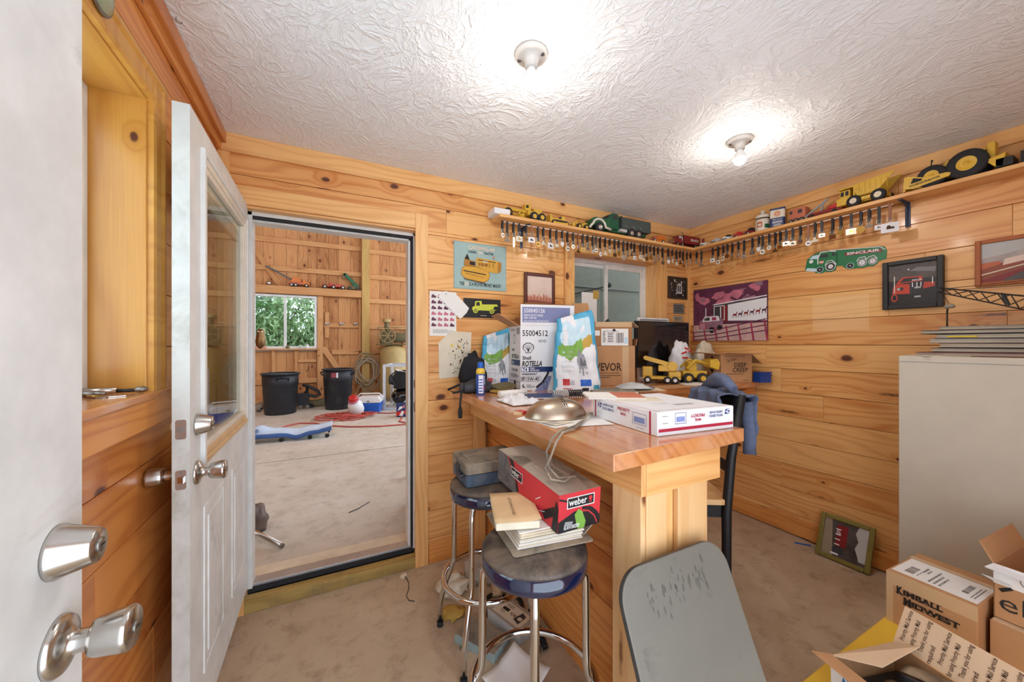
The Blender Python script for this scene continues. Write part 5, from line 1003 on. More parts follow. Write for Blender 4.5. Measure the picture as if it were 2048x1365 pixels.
for pts, m_ in (([(0, 0, h_), (w_, 0, h_), (w_, .03, h_+.06), (0, .03, h_+.06)], 'cardboard'), ([(w_, 0, h_), (w_, -d_, h_), (w_+.05, -d_, h_+.07), (w_+.05, 0, h_+.07)], 'cardboard'), ([(0, .0, h_-.002), (0, -d_, h_-.002), (-.03, -d_, h_-.03), (-.035, .01, h_-.01)], 'white_card')):
    mb = MB(); mb.quad(*pts, m_); mb.build('flap', t, solid=.004)
mb = MB(); a = mb.art((-.0003, 0, 0), (0, -1, 0), U); P_('ink_grey', (40, 38, 38), .7, var=0); a.text('eb', .012, .035, .08, 'ink_grey', .085, bold=.0); a.text('ay', .1, .035, .08, 'ink_grey', .08); a.rect(.085, .0, .2, .085, 'white_paper'); a.rect(.0, .115, .28, h_, 'white_paper'); a.disc(.075, .15, .022, 'grey'); a.disc(.075, .15, .019, 'white_paper'); a.text('G', .066, .138, .03, 'grey', .018); a.lines(.11, .13, .2, .17, 'grey', 4); a.poly([(.01, .1), (.035, .118), (.042, .112), (.018, .092)], 'ink'); mb.build('printing', t)
mb = MB(); mb.quad((-.002, .008, h_-.05), (-.002, -.04, h_-.055), (-.06, -.03, h_-.04), (-.055, .012, h_-.03), 'white_paper'); mb.build('torn_tape', t, solid=.0008)
# open postal carton with printed flaps
t = thing('mailing_carton', 'open white and brown mailing carton full of old metal parts at the front right corner', 'box', (1.36, .548, TZ+.0005), -.27)
w_, d_, h_ = .245, .36, .135
mb = MB()
for q, mm in (((0, -d_, w_, -d_+.004), 'white_card'), ((0, -.004, w_, 0), 'white_card'), ((0, -d_+.004, .004, -.004), 'white_card'), ((w_-.004, -d_+.004, w_, -.004), 'white_card')):
    m6 = [mm]*6
    if q[2]-q[0] > .1: m6[2 if q[1] > -.1 else 3] = 'cardboard_in'
    else: m6[5 if q[0] < .1 else 4] = 'cardboard_in'
    m6[1] = 'cardboard'; mb.box(q[0], q[1], 0, q[2], q[3], h_, m6)
mb.box(0.004, -d_+.004, 0, w_-.004, -.004, .004, 'cardboard_in'); mb.build('carton_body', t)
mb = MB(); a = mb.art((-.0003, 0, 0), (0, -1, 0), U); eagle(a, .03, .07, .03); P_('eagle_blue', (40, 120, 190), .5, var=0); mb.ms[mb.mi('usps_blue')] = M('eagle_blue'); mb.build('printing', t)
def pflap(name, o_, r_, u_, L, H, m, n_lines, lab=None):
    T = TM(o_, r_, u_, Vector(r_).cross(Vector(u_))); mb = MB(); mb.prism([(0, 0), (L, 0), (L, H), (0, H)], .003, m, T); f_ = mb.build(name, t)
    if n_lines:
        mb = MB(); a = Art(mb, T @ Vector((0, 0, .0034)), r_, u_, .0002)
        for i in range(n_lines):
            x = .022+(L-.03)*i/n_lines; st = ('Priority Mail Service', 'for using Priority Mail', 'Thank you for using', 'required')[i % 4]
            a.text(st, x, .002 if i % 2 else .018, .0155, 'ink_brown', min(H-.022, .05 if st == 'required' else .15), bold=.01, rot=PI/2)
        mb.build('printing', f_)
    return f_
V3 = lambda *q: Vector(q).normalized()
pflap('flap', (w_+.002, 0, h_), V3(0, -1, 0), V3(.42, 0, .91), d_, .115, 'cardboard_pale', 15)
pflap('flap', (0, -d_, h_), V3(0, 1, 0), V3(-.95, 0, .3), d_, .075, 'cardboard', 0)
mb = MB(); mb.quad((.0, -.002, h_), (w_, -.002, h_), (w_+.005, -.06, h_+.03), (.085, -.075, h_+.012), 'cardboard_pale'); mb.build('flap', t, solid=.003)
tm = t.matrix_basis.copy(); T0 = Matrix.Translation((1.36, .548, TZ)) @ Matrix.Rotation(-.27, 4, 'Z')
P_('old_wood', (150, 126, 98), .7, dirt=((96, 76, 58), 9, .45, .65)); P_('dark_part', (44, 42, 44), .4)
for i, (ox, oz, lab, bow) in enumerate(((.185, .13, 'long curved brown metal fitting nearest the printed flap of the mailing carton', .012), (.115, .1, 'shorter worn brown fitting in the middle of the mailing carton', .008))):
    u = thing('curved_fitting', lab, 'metal part', (1.36, .548, TZ), -.27, 'metal fittings in the mailing carton')
    mb = MB()
    def top(a_, b_): y = -.07-a_*.28; return (ox+(b_-.5)*.055+bow*math.sin(a_*PI)*2, y, oz-.0+.022*math.sin(min(1, a_*1.6)*PI*.6)-.01*(2*b_-1)**2)
    mb.grid(top, 20, 6, 'old_wood'); mb.build('top_face', u, solid=.004)
    mb = MB(); mb.grid(lambda a_, b_: tuple(Vector(top(a_, 0))+Vector((-.004-.004*b_, 0, -.004-b_*.032))), 20, 4, 'dark_part'); mb.build('side_face', u, solid=.003)
P_('blue_plastic', (110, 136, 178), .4, var=.3)
for i in range(12):
    x, y = .03+random.random()*.11, -.05-random.random()*.2; z = .06+random.random()*.045
    mb = MB(); mb.prism([(0, 0), (.05*random.uniform(.6, 1.3), .01), (.06, .03), (.02, .045*random.uniform(.6, 1.2))], .006, ('blue_plastic', 'dark_part', 'blue_plastic', 'light_grey')[i % 4], Euler((random.uniform(-.7, .7), random.uniform(-.7, .7), random.random()*6)).to_matrix().to_4x4())
    o = mb.build('plastic_shard', loc=tuple(T0 @ Vector((x, y, z)))); tag(o, 'broken blue or dark plastic piece among the scraps in the mailing carton', 'scrap', 'plastic scraps in the mailing carton')
mb = MB(); mb.obox((.1225, -.18, .035), (.22, .33, .05), 'dark_part'); o = mb.build('parts_heap', loc=(1.36, .548, TZ), rz=-.27); tag(o, 'layer of dark metal scrap filling the bottom of the mailing carton', 'scrap', kind='stuff')
# leaning picture and pen on the floor
def picture(name, label, w, h, fm, fw, fd, mat_m='white_card', mat_w=0., group=None):
    """frame stands in its own x-z plane, face towards -y, lower left corner of the frame at the origin"""
    t = thing(name, label, 'picture', group=group)
    mb = MB(); frame_xz(mb, 0, w, -fd, 0, 0, h, fw, fm); mb.build('frame', t, bevel=min(.004, fw*.25), seg=2)
    mb = MB(); mb.box(fw*.8, -fd*.45, fw*.8, w-fw*.8, -fd*.3, h-fw*.8, mat_m); mb.build('backing', t)
    mb = MB(); a = mb.art((fw+mat_w, -fd*.45-.0005, fw+mat_w), (1, 0, 0), U); return t, mb, a, w-2*fw-2*mat_w, h-2*fw-2*mat_w
t, mb, a, W_, H_ = picture('picture_frame', 'small framed truck photo in a gold green frame leaning on its side on the floor', .268, .27, 'gold_frame', .026, .02)
a.rect(0, 0, W_, H_, 'murk'); a.poly([(0, H_), (.0, .0), (.06, 0), (.035, H_)], 'grass_photo'); a.poly([(W_, .02), (W_, H_), (W_*.78, H_), (W_*.72, H_*.8), (W_*.8, H_*.6), (W_*.74, H_*.4), (W_*.82, .2*H_), (W_*.85, .02)], 'light_grey'); a.rect(W_*.3, H_*.3, W_*.55, H_*.9, 'dark_red')
for i in range(4): a.rect(W_*.28, H_*(.33+i*.14), W_*.4, H_*(.36+i*.14), 'white_card')
a.text('SP', W_*.4, H_*.6, .03, 'white_card', .03, rot=PI/2); a.rect(W_*.25, H_*.08, W_*.5, H_*.28, 'charcoal'); a.rect(W_*.22, H_*.05, W_*.4, H_*.1, 'white_card'); mb.build('photo', t)
t.location = (2.868, 1.236, .0); t.rotation_euler = Euler((-.36, 0, -PI/2+.03)); 
t.rotation_euler = (Matrix.Rotation(-PI/2+.03, 3, 'Z') @ Matrix.Rotation(-.36, 3, 'X')).to_euler()
t = thing('ballpoint_pen', 'blue ballpoint pen on the floor beside the leaning picture', 'pen', (2.9, 1.33, .005), 2.2); mb = MB(); mb.cyl((-.05, 0, 0), (.04, 0, 0), .0045, 'plastic_blue', 8); mb.build('barrel', t); mb = MB(); mb.cyl((-.09, 0, 0), (-.05, 0, 0), .0035, 'light_grey', 8); mb.build('clear_end', t)
# ================================================================ SHELVES, RAILS AND WATCH FOBS
SHZ = 2.211
t = thing('wall_shelf', 'narrow pine shelf high on the back wall carrying toy trucks', 'shelf', (1.9, YB, 2.19), world=True)
mb = MB(); mb.box(.99, 2.118, 2.19, 2.97, YB-.019, SHZ, 'pine_trim'); mb.build('shelf_board', t, bevel=.002)
t = thing('wall_shelf', 'narrow pine shelf high on the right wall carrying cans and yellow toys', 'shelf', (XR, .9, 2.19), world=True)
mb = MB(); mb.box(2.852, -.3, 2.19, XR-.001, 2.1175, SHZ, 'pine_trim'); mb.build('shelf_board', t, bevel=.002)
P_('bracket_blue', (72, 84, 108), .4, .4)
def bracket(loc, rz, label):
    t = thing('shelf_bracket', label, 'bracket', loc, rz, 'shelf brackets'); W_ = .022                # local +y is the wall
    mb = MB(); mb.box(-W_/2, -.004, -.14, W_/2, 0, 0, 'bracket_blue'); mb.box(-W_/2, -.12, -.004, W_/2, -.004, 0, 'bracket_blue'); mb.build('bracket_arm', t, bevel=.0015)
    mb = MB(); mb.prism([(-.004, -.13), (-.004, -.004), (-.11, -.004), (-.03, -.03)], .004, 'bracket_blue', TM((-.002, 0, 0), (0, 1, 0), (0, 0, 1), (1, 0, 0))); mb.build('bracket_rib', t)
bracket((2.994, .845, 2.189), -PI/2, 'blue grey metal bracket under the right wall shelf by the end of the rail'); bracket((1.23, YB-.001, 2.189), 0, 'blue grey metal bracket under the left end of the back wall shelf')
def rail(a, b, label, eyes):
    t = thing('hanging_rail', label, 'rail', tuple(a), world=True); a, b = Vector(a), Vector(b)
    mb = MB(); mb.cyl(a, b, .0028, 'white', 8); mb.build('rod', t)
    for k in eyes:
        p = a+(b-a)*k; mb = MB(); mb.tube([p+Vector((0, 0, .0215)), p+Vector((0, 0, .006))], .0018, 'silver', 6); mb.tube(arc(p, .0052, 0, 2*PI, 10, 'xz' if abs((b-a).y) > .5 else 'yz')[:-1], .0016, 'silver', 6, True); mb.build('screw_eye', t)
RZ = 2.168
rail((1.015, 2.14, RZ), (2.846, 2.14, RZ), 'thin white rod under the back wall shelf hung with watch fobs', (.01, .27, .53, .8, .97))
rail((2.868, 2.115, RZ), (2.868, .87, RZ), 'thin white rod under the right wall shelf hung with watch fobs', (.03, .33, .66, .985))
ORD = ['first', 'second', 'third', 'fourth', 'fifth', 'sixth', 'seventh', 'eighth', 'ninth', 'tenth', 'eleventh', 'twelfth', 'thirteenth', 'fourteenth', 'fifteenth', 'sixteenth', 'seventeenth', 'eighteenth', 'nineteenth']
TEN = {2: 'twent', 3: 'thirt', 4: 'fort'}
def ordinal(n): return ORD[n-1] if n < 20 else (TEN[n//10]+'ieth' if n % 10 == 0 else TEN[n//10]+'y-'+ORD[n % 10-1])
SHAPES = {'plate': lambda s: rrect(-s, -s*.75, s, s*.75, s*.15, 3), 'disc': lambda s: [(s*.9*math.cos(q*PI/10), s*.9*math.sin(q*PI/10)) for q in range(20)],
 'shield': lambda s: [(-s*.8, s*.8), (-s*.8, -s*.1), (0, -s), (s*.8, -s*.1), (s*.8, s*.8), (0, s*.95)], 'tractor': lambda s: [(-s, -s*.7), (s, -s*.7), (s*1.1, -s*.3), (s*.8, 0), (s*.3, 0), (s*.3, s*.7), (-s*.4, s*.7), (-s*.5, 0), (-s, 0)],
 'bar': lambda s: rrect(-s*.35, -s*1.5, s*.35, s*1.2, s*.2, 3)}
WORD = {'plate': 'rectangular', 'disc': 'round', 'shield': 'shield shaped', 'tractor': 'tractor shaped', 'bar': 'long narrow'}
P_('bright_tag', (236, 232, 214), .35, .2)
MET = [('silver', 'silver'), ('brass', 'brass'), ('bronze', 'bronze'), ('bright_tag', 'cream'), ('white_card', 'white'), ('dull_steel', 'steel')]
def fob(px, wall, idx, shape, met, L, s, strap='black_leather'):
    if wall == 'back': p = at(px, 480, Y=2.14); loc = (p.x, 2.14, RZ); rz = random.uniform(-.25, .25)
    else: p = at(px, 480, X=2.868); loc = (2.868, p.y, RZ); rz = -PI/2+random.uniform(-.25, .25)
    m_, mn = met
    lab = f"{'black' if strap == 'black_leather' else 'brown'} strapped watch fob with {mn} {WORD[shape]} tag, {ordinal(idx)} from left on {'back' if wall == 'back' else 'right'} wall rail"
    t = thing('watch_fob', lab, 'watch fob', loc, rz, 'watch fobs on the '+('back' if wall == 'back' else 'right')+' wall rail')
    w_ = .0068; s *= 1.22; L *= 1.3
    mb = MB(); mb.box(-w_, -.0052, -L-.012, w_, -.0036, .003, strap); mb.box(-w_, .0036, -L*.8, w_, .0052, .003, strap); mb.box(-w_, -.0052, .003, w_, .0052, .0046, strap); mb.build('strap', t)
    mb = MB(); mb.tube([(-.0095, -.0062, -L+.011), (.0095, -.0062, -L+.011), (.0095, -.0062, -L-.009), (-.0095, -.0062, -L-.009)], .0019, 'silver', 6, True); mb.cyl((0, -.0066, -L-.009), (0, -.0066, -L+.011), .0012, 'silver', 6); mb.build('buckle', t)
    z = -L-.014-s*(1.2 if shape == 'bar' else .85)
    mb = MB(); T = TM((0, -.0035, z), (1, 0, 0), (0, 0, 1), (0, -1, 0)); o = SHAPES[shape](s); mb.prism(o, .0022, m_, T)
    mb.prism([(x*.72, y*.72) for x, y in o], .0034, m_, T)
    if shape in ('plate', 'disc'):
        a = mb.art((-s, -.0072, z-s*.75), (1, 0, 0), U); q = random.choice(('ink_brown', 'brass', 'grey', 'dark_red')); a.poly([(s*.6, s*.5), (s*1.5, s*.5), (s*1.5, s*.8), (s*1.1, s*.85), (s*1.0, s*1.1), (s*.7, s*1.05)], q)
    mb.build('medal', t)
    mb = MB(); mb.tube(arc((0, -.0042, z+s*(1.25 if shape == 'bar' else .9)), .004, 0, 2*PI, 8, 'xz')[:-1], .001, m_, 5, True); mb.build('ring', t)
bx = [980+x*.1074 for x in (230, 320, 435, 540, 670, 770, 890, 990, 1120, 1235, 1340, 1440, 1545, 1635, 1725)]+[1170+x*.1123 for x in (40, 135, 195, 268, 355, 437, 525, 597, 683, 755, 822, 878, 985, 1040, 1095, 1162, 1230, 1300, 1380, 1482, 1555, 1628, 1690, 1745, 1815, 1880)]
ry = [1360+x*.336 for x in (100, 128, 195, 228, 258, 282, 312, 348, 382, 432, 470, 492, 532, 568, 598, 632, 672, 718, 765, 805, 845, 910, 958, 1020, 1078, 1128, 1185, 1250)]
fixed = {('back', 4): ('plate', 3, .05, .019), ('back', 3): ('bar', 0, .06, .02), ('back', 6): ('plate', 4, .045, .02), ('back', 9): ('plate', 4, .06, .022), ('back', 5): ('disc', 2, .05, .014), ('right', 24): ('plate', 3, .055, .02), ('right', 25): ('disc', 1, .055, .02), ('right', 28): ('plate', 4, .065, .03), ('right', 5): ('disc', 3, .055, .017), ('right', 17): ('plate', 3, .055, .016)}
sh_l = ['disc', 'shield', 'plate', 'tractor']
for wall_, xs in (('back', bx), ('right', ry)):
    for i, px in enumerate(xs):
        k = fixed.get((wall_, i+1)) or (sh_l[(i*7+i//3) % 4], (i*5+i//4) % 6, .048+.006*((i*3) % 5), .0135+.001*(i % 4))
        fob(px, wall_, i+1, k[0], MET[k[1]], k[2], k[3], 'brown_leather' if (wall_, i+1) in (('back', 6), ('back', 14), ('right', 19), ('right', 28)) else 'black_leather')
# ================================================================ TOYS AND CANS ON THE SHELVES
def on_back(px, dy=0.): return (at(px, 440, Y=2.19).x, 2.19+dy, SHZ)
def on_right(px, dx=0.): return (2.925+dx, at(px, 440, X=2.9).y, SHZ)
def hubwheel(t, c, r, w, hub='toy_yellow'): mb = MB(); wheel(mb, (c[0], c[1], r if len(c) < 3 else c[2]), r, w, 'y', hub); mb.build('wheel', t)
mb = MB(); mb.box(-.055, -.06, 0, .055, .05, .038, 'white_card'); tag(mb.build('white_carton', loc=on_back(997), bevel=.002), 'small white cardboard box at the left end of the back wall shelf', 'box')
TY = dict(group='yellow toy machines on the back wall shelf')
t = thing('toy_grader', 'yellow toy road grader with three wheels showing, at the left end of the shelf', 'toy', on_back(1047, .0), **TY)
mb = MB(); mb.box(-.15, -.012, .058, .02, .012, .075, 'toy_yellow'); mb.box(.02, -.03, .04, .14, .03, .07, 'toy_yellow'); mb.box(.07, -.022, .07, .135, .022, .092, 'toy_yellow'); mb.box(-.155, -.02, .04, -.12, .02, .07, 'toy_yellow'); mb.build('frame', t, bevel=.003)
mb = MB(); mb.box(.0, -.025, .07, .045, .025, .115, 'toy_yellow'); mb.box(.005, -.0256, .085, .028, .0256, .108, 'black'); mb.build('cab', t, bevel=.003)
mb = MB(); mb.obox((-.045, 0, .022), (.012, .1, .036), 'toy_yellow', (0, .3, .5)); mb.tube([(-.05, -.02, .035), (-.03, -.02, .06)], .006, 'toy_yellow', 6); mb.tube([(-.09, .0, .04), (.02, -.0, .03)], .007, 'toy_yellow', 6); mb.build('blade', t)
for c in ((-.135, -.036), (-.135, .036), (.06, -.042), (.06, .042), (.12, -.042), (.12, .042)): hubwheel(t, c, .03, .022)
t = thing('toy_bulldozer', 'small yellow toy crawler tractor left of the yellow wheel loader', 'toy', on_back(1114), **TY)
mb = MB(); mb.box(-.06, -.025, .02, .02, .025, .055, 'toy_yellow'); mb.box(-.075, -.028, .02, -.055, .028, .075, 'toy_yellow'); mb.box(.025, -.022, .04, .06, .022, .075, 'toy_yellow'); mb.box(.02, -.02, .055, .03, .02, .075, 'charcoal'); mb.build('body', t, bevel=.003)
for s_ in (-1, 1):
    mb = MB(); mb.tube([(x, s_*.034, z) for x, z in [(-.045+.016*math.cos(q), .018+.016*math.sin(q)) for q in [PI/2+PI*i/6 for i in range(7)]]+[(.06+.016*math.cos(q), .018+.016*math.sin(q)) for q in [-PI/2+PI*i/6 for i in range(7)]]], .0055, 'tyre', 6, True); mb.build('track', t)
    mb = MB(); mb.cyl((-.045, s_*.034-.007, .018), (-.045, s_*.034+.007, .018), .0105, 'toy_yellow', 14); mb.cyl((.06, s_*.034-.007, .018), (.06, s_*.034+.007, .018), .0105, 'toy_yellow', 14); mb.box(-.04, s_*.034-.005, .01, .055, s_*.034+.005, .024, 'toy_yellow'); mb.build('track_frame', t)
t = thing('toy_loader', 'small pale yellow toy wheel loader beside the front of the green truck', 'toy', on_back(1158), **TY)
mb = MB(); mb.box(-.04, -.02, .022, .065, .02, .05, 'toy_yellow'); mb.box(.02, -.022, .05, .062, .022, .06, 'toy_yellow'); mb.build('body', t, bevel=.003); mb = MB(); mb.tube([(.0, -.026, .05), (-.03, -.026, .07), (-.065, -.026, .03)], .005, 'toy_yellow', 6); mb.tube([(.0, .026, .05), (-.03, .026, .07), (-.065, .026, .03)], .005, 'toy_yellow', 6); mb.build('lift_arm', t); mb = MB(); mb.prism([(-.06, .02), (-.08, .012), (-.085, .035), (-.065, .045)], .07, 'toy_yellow', TM((0, .035, 0), (1, 0, 0), (0, 0, 1), (0, -1, 0))); mb.build('bucket', t)
for c in ((-.022, -.032), (-.022, .032), (.042, -.032), (.042, .032)): hubwheel(t, c, .022, .018)
# green six wheel truck
p0, p1 = at(1180, 450, Y=2.15), at(1300, 470, Y=2.15); L = p1.x-p0.x
t = thing('toy_truck', 'large green toy dump truck with cream fenders on the back wall shelf', 'toy', ((p0.x+p1.x)/2, 2.196, SHZ)); H = L/2
P_('fender_cream', (222, 216, 198), .35)
mb = MB(); side = [(-H+.02, .05), (-H+.01, .085), (-H+.03, .112), (-.165*1, .118), (-.165, .05)]
mb.prism([(-H+.02, .05), (-.12, .045), (-.12, .12), (-H+.06, .118), (-H+.022, .1)], .09, 'toy_green', XZ((0, .045, 0))); mb.build('hood', t, bevel=.012, seg=4)
mb = MB(); mb.prism([(-.14, .045), (-.025, .045), (-.025, .155), (-.04, .168), (-.09, .168), (-.125, .13), (-.14, .12)], .1, 'toy_green', XZ((0, .05, 0))); mb.build('truck_cab', t, bevel=.008, seg=3)
mb = MB()
for s_ in (-1, 1): mb.prism([(-.105, .118), (-.05, .118), (-.05, .152), (-.085, .152)], .002, 'charcoal', XZ((0, s_*.0515+.001, 0)))
mb.box(-.1265, -.038, .128, -.1085, .038, .15, 'charcoal'); mb.build('window_pane', t)
for s_ in (-1, 1):
    mb = MB(); mb.tube([(x, s_*.05, z) for x, z in [(-H+.0, .035)]+[(-H+.085+.06*math.cos(q), .045+.055*math.sin(q)) for q in [PI*.9-PI*.9*i/10 for i in range(11)]]+[(-.11, .035)]], .009, 'fender_cream', 8); mb.build('fender', t)
mb = MB(); mb.box(-H-.005, -.055, .025, -H+.008, .055, .04, 'fender_cream'); mb.build('bumper', t, bevel=.003)
mb = MB(); mb.box(-.12, -.03, .03, H-.03, .03, .05, 'toy_green'); mb.box(-.02, -.055, .035, .05, -.03, .055, 'light_grey'); mb.build('chassis', t)
mb = MB(); mb.box(.0, -.055, .065, H, -.05, .15, 'toy_grey'); mb.box(.0, .05, .065, H, .055, .15, 'toy_grey'); mb.box(.0, -.05, .065, .005, .05, .16, 'toy_grey'); mb.box(.0, -.055, .06, H, .055, .066, 'toy_grey'); mb.box(H-.004, -.055, .066, H, .055, .15, 'fender_cream')
for x in (.04, .12, .2): mb.cyl((x, -.056, .085), (x, -.0535, .085), .005, 'silver', 8)
mb.build('dump_bed', t, bevel=.0015)
for c in ((-H+.085, -.05), (-H+.085, .05), (.1, -.045), (.1, .045), (.175, -.045), (.175, .045)): hubwheel(t, c, .037, .026, 'silver')
t = thing('toy_car', 'small orange toy tanker truck between the green truck and the red lorry', 'toy', on_back(1309, -.02)); mb = MB(); mb.box(-.045, -.024, .012, .085, .024, .03, 'orange'); mb.prism([(-.01, .03), (.085, .03), (.085, .052), (.07, .066), (.01, .066), (-.01, .055)], .05, 'orange', XZ((0, .025, 0))); mb.build('tank', t, bevel=.006, seg=3); mb = MB(); mb.prism([(-.07, .012), (-.015, .012), (-.015, .05), (-.035, .05), (-.05, .03), (-.07, .027)], .046, 'sunburn', XZ((0, .023, 0))); mb.box(-.0405, -.018, .034, -.0325, .018, .047, 'charcoal'); mb.build('truck_cab', t, bevel=.004)
for c in ((-.05, -.025), (-.05, .025), (.05, -.025), (.05, .025)): hubwheel(t, c, .014, .01, 'white')
t = thing('toy_lorry', 'dark red toy lorry with white lettering in the corner of the back wall shelf', 'toy', on_back(1360, -.01)); 
mb = MB(); mb.box(-.01, -.04, .035, .2, .04, .105, 'dark_red'); mb.build('trailer', t, bevel=.003); mb = MB(); mb.prism([(-.12, .02), (-.015, .02), (-.015, .1), (-.06, .1), (-.075, .065), (-.12, .06)], .07, 'dark_red', XZ((0, .035, 0))); mb.build('truck_cab', t, bevel=.005); mb = MB(); mb.box(-.124, -.03, .025, -.119, .03, .058, 'silver'); mb.box(-.07, -.0365, .07, -.035, -.0345, .092, 'light_grey'); mb.cyl((-.03, -.038, .03), (-.03, -.038, .125), .004, 'silver', 8); mb.build('chrome_trim', t)
mb = MB(); a = mb.art((-.01, -.0405, .035), (1, 0, 0), U); a.text('BRANCH', .085, .025, .03, 'white', .1, bold=.02); mb.build('printing', t)
for c in ((-.09, -.036), (-.09, .036), (-.03, -.036), (-.03, .036), (.14, -.036), (.14, .036), (.175, -.036), (.175, .036)): hubwheel(t, c, .018, .012, 'silver')
RW = -PI/2
def minicar(px, body, top, label, kind, Ln=.075, hgt=.05):
    t = thing('toy_car', label, 'toy', on_right(px, -.01), RW+.9, 'small toy cars in the corner of the right shelf'); h = Ln/2
    mb = MB(); mb.prism([(-h, .012), (h, .012), (h, .03), (h*.8, .034), (-h*.9, .034), (-h, .028)], .038, body, XZ((0, .019, 0))); mb.build('body', t, bevel=.004, seg=3)
    mb = MB(); mb.prism([(-h*.45, .034), (h*.75, .034), (h*.6, hgt), (-h*.2, hgt)] if kind != 'truck' else [(-h*.5, .034), (0, .034), (0, hgt+.012), (-h*.35, hgt+.012)], .032, top, XZ((0, .016, 0))); mb.build('roof', t, bevel=.003)
    mb = MB(); mb.box(-h-.001, -.016, .014, -h+.003, .016, .024, 'silver'); mb.build('grille', t)
    for c in ((-h*.6, -.019), (-h*.6, .019), (h*.6, -.019), (h*.6, .019)): hubwheel(t, c, .0115, .008, 'silver')
minicar(1406, 'white', 'dark_red', 'small white toy truck with a red cab, leftmost on the right wall shelf', 'truck', .07, .06)
minicar(1430, 'light_grey', 'light_grey', 'small grey toy car between the white truck and the black and white car', 'car', .075, .046)
minicar(1452, 'white', 'black', 'small white toy car with a black roof beside the red one', 'car')
minicar(1474, 'red', 'red', 'small bright red toy car with a red roof on the right wall shelf', 'car')
minicar(1498, 'dark_red', 'black', 'small dark red and black toy car next to the cream oil can', 'car', .08, .055)
p = on_right(1523, -.01); t = thing('oil_can', 'round cream oil can with a narrow spout on the right wall shelf', 'can', p, RW+.6)
mb = MB(); mb.lathe([(.044, 0), (.046, .003), (.045, .006), (.045, .118), (.046, .121), (.042, .124), (.02, .132)], 'ivory', 32); mb.build('body', t); mb = MB(); mb.lathe([(.02, .132), (.014, .136), (.012, .15), (.015, .152), (.015, .158), (.0005, .159)], 'ivory', 20); mb.build('spout', t)
mb = MB(); wrap(mb, .0456, -PI*.9, -PI*.1, .09, .1, 'ink_brown', 14); wrap(mb, .0456, -PI*.8, -PI*.55, .03, .07, 'sunburn', 6); wrap(mb, .0456, -PI*.45, -PI*.2, .02, .05, 'dark_green', 6); wrap(mb, .0457, -PI*.75, -PI*.6, .04, .055, 'ivory', 4); mb.build('can_label', t)
p = on_right(1553, -.01); t = thing('cloth_tin', 'rectangular blue and white tin with an orange emblem on the right wall shelf', 'tin', p, RW+.35)
mb = MB(); mb.prism(rrect(-.045, -.025, .045, .025, .012), .072, 'navy'); mb.prism(rrect(-.045, -.025, .045, .025, .012), .058, 'ivory', Matrix.Translation((0, 0, .072))); mb.build('tin_body', t, bevel=.002); mb = MB(); mb.prism(rrect(-.0465, -.0265, .0465, .0265, .013), .012, 'navy', Matrix.Translation((0, 0, .13))); mb.build('lid', t, bevel=.002)
mb = MB(); a = mb.art((-.045, -.0253, 0), (1, 0, 0), U); a.disc(.045, .1, .02, 'orange'); a.disc(.045, .1, .016, 'ivory'); a.disc(.045, .1, .013, 'orange'); a.text('B', .041, .093, .018, 'white', .009, bold=.03); a.text('Blue Coral', .02, .055, .013, 'white', .05, shear=.2); a.text('DUSTING', .018, .034, .018, 'white', .055, bold=.03); a.text('CLOTH', .024, .014, .018, 'white', .042, bold=.03); mb.build('printing', t)
t = thing('toy_cab', 'orange toy crane cab on wheels next to the blue and white tin', 'toy', on_right(1596), RW)
mb = MB(); mb.box(-.05, -.03, .03, .045, .03, .1, 'sunburn'); mb.box(-.05, -.031, .065, -.03, .031, .088, 'charcoal'); mb.box(.0, -.031, .06, .028, .031, .088, 'charcoal'); mb.build('cab_body', t, bevel=.004); mb = MB(); mb.box(-.055, -.026, .008, .055, .026, .03, 'dust_grey'); mb.build('chassis', t)
for x in (-.04, -.008, .026): hubwheel(t, (x, -.03), .015, .012, 'dust_grey'); hubwheel(t, (x, .03), .015, .012, 'dust_grey')
t = thing('toy_trailer', 'red toy wrecker with a grey lattice boom left of the yellow dump truck', 'toy', on_right(1648, -.01), RW); mb = MB(); mb.box(-.08, -.028, .012, .1, .028, .034, 'dark_red'); mb.prism([(.02, .034), (.1, .034), (.1, .05), (.06, .062), (.02, .05)], .05, 'red', XZ((0, .025, 0))); mb.build('body', t, bevel=.005); mb = MB(); mb.beam((-.1, -.01, .03), (.02, -.01, .105), .008, .012, 'mid_grey'); mb.beam((-.02, -.01, .03), (-.005, -.01, .085), .006, .01, 'mid_grey'); mb.build('boom', t)
for x in (-.06, .06): hubwheel(t, (x, -.028), .013, .01, 'black'); hubwheel(t, (x, .028), .013, .01, 'black')
# yellow dump truck
y0_, y1_ = on_right(1678)[1], on_right(1790)[1]; L = y0_-y1_; t = thing('toy_dump_truck', 'yellow toy dump truck with a ribbed bed on the right wall shelf', 'toy', (2.92, (y0_+y1_)/2, SHZ), RW); H = L/2
mb = MB(); mb.box(-H, -.055, .025, -H+.075, .055, .07, 'toy_yellow'); mb.box(-H+.015, -.05, .07, -H+.065, .05, .115, 'toy_yellow'); mb.build('truck_cab', t, bevel=.003); mb = MB()
for x in (.02, .043): mb.box(-H+x, -.051, .08, -H+x+.016, .051, .108, 'black')
mb.box(-H+.0145, -.042, .082, -H+.016, .042, .108, 'black'); mb.build('window_pane', t)
mb = MB(); mb.box(-H+.06, -.03, .025, H-.03, .03, .05, 'toy_yellow'); mb.box(-H+.1, -.05, .03, -H+.17, -.03, .05, 'toy_yellow'); mb.build('chassis', t)
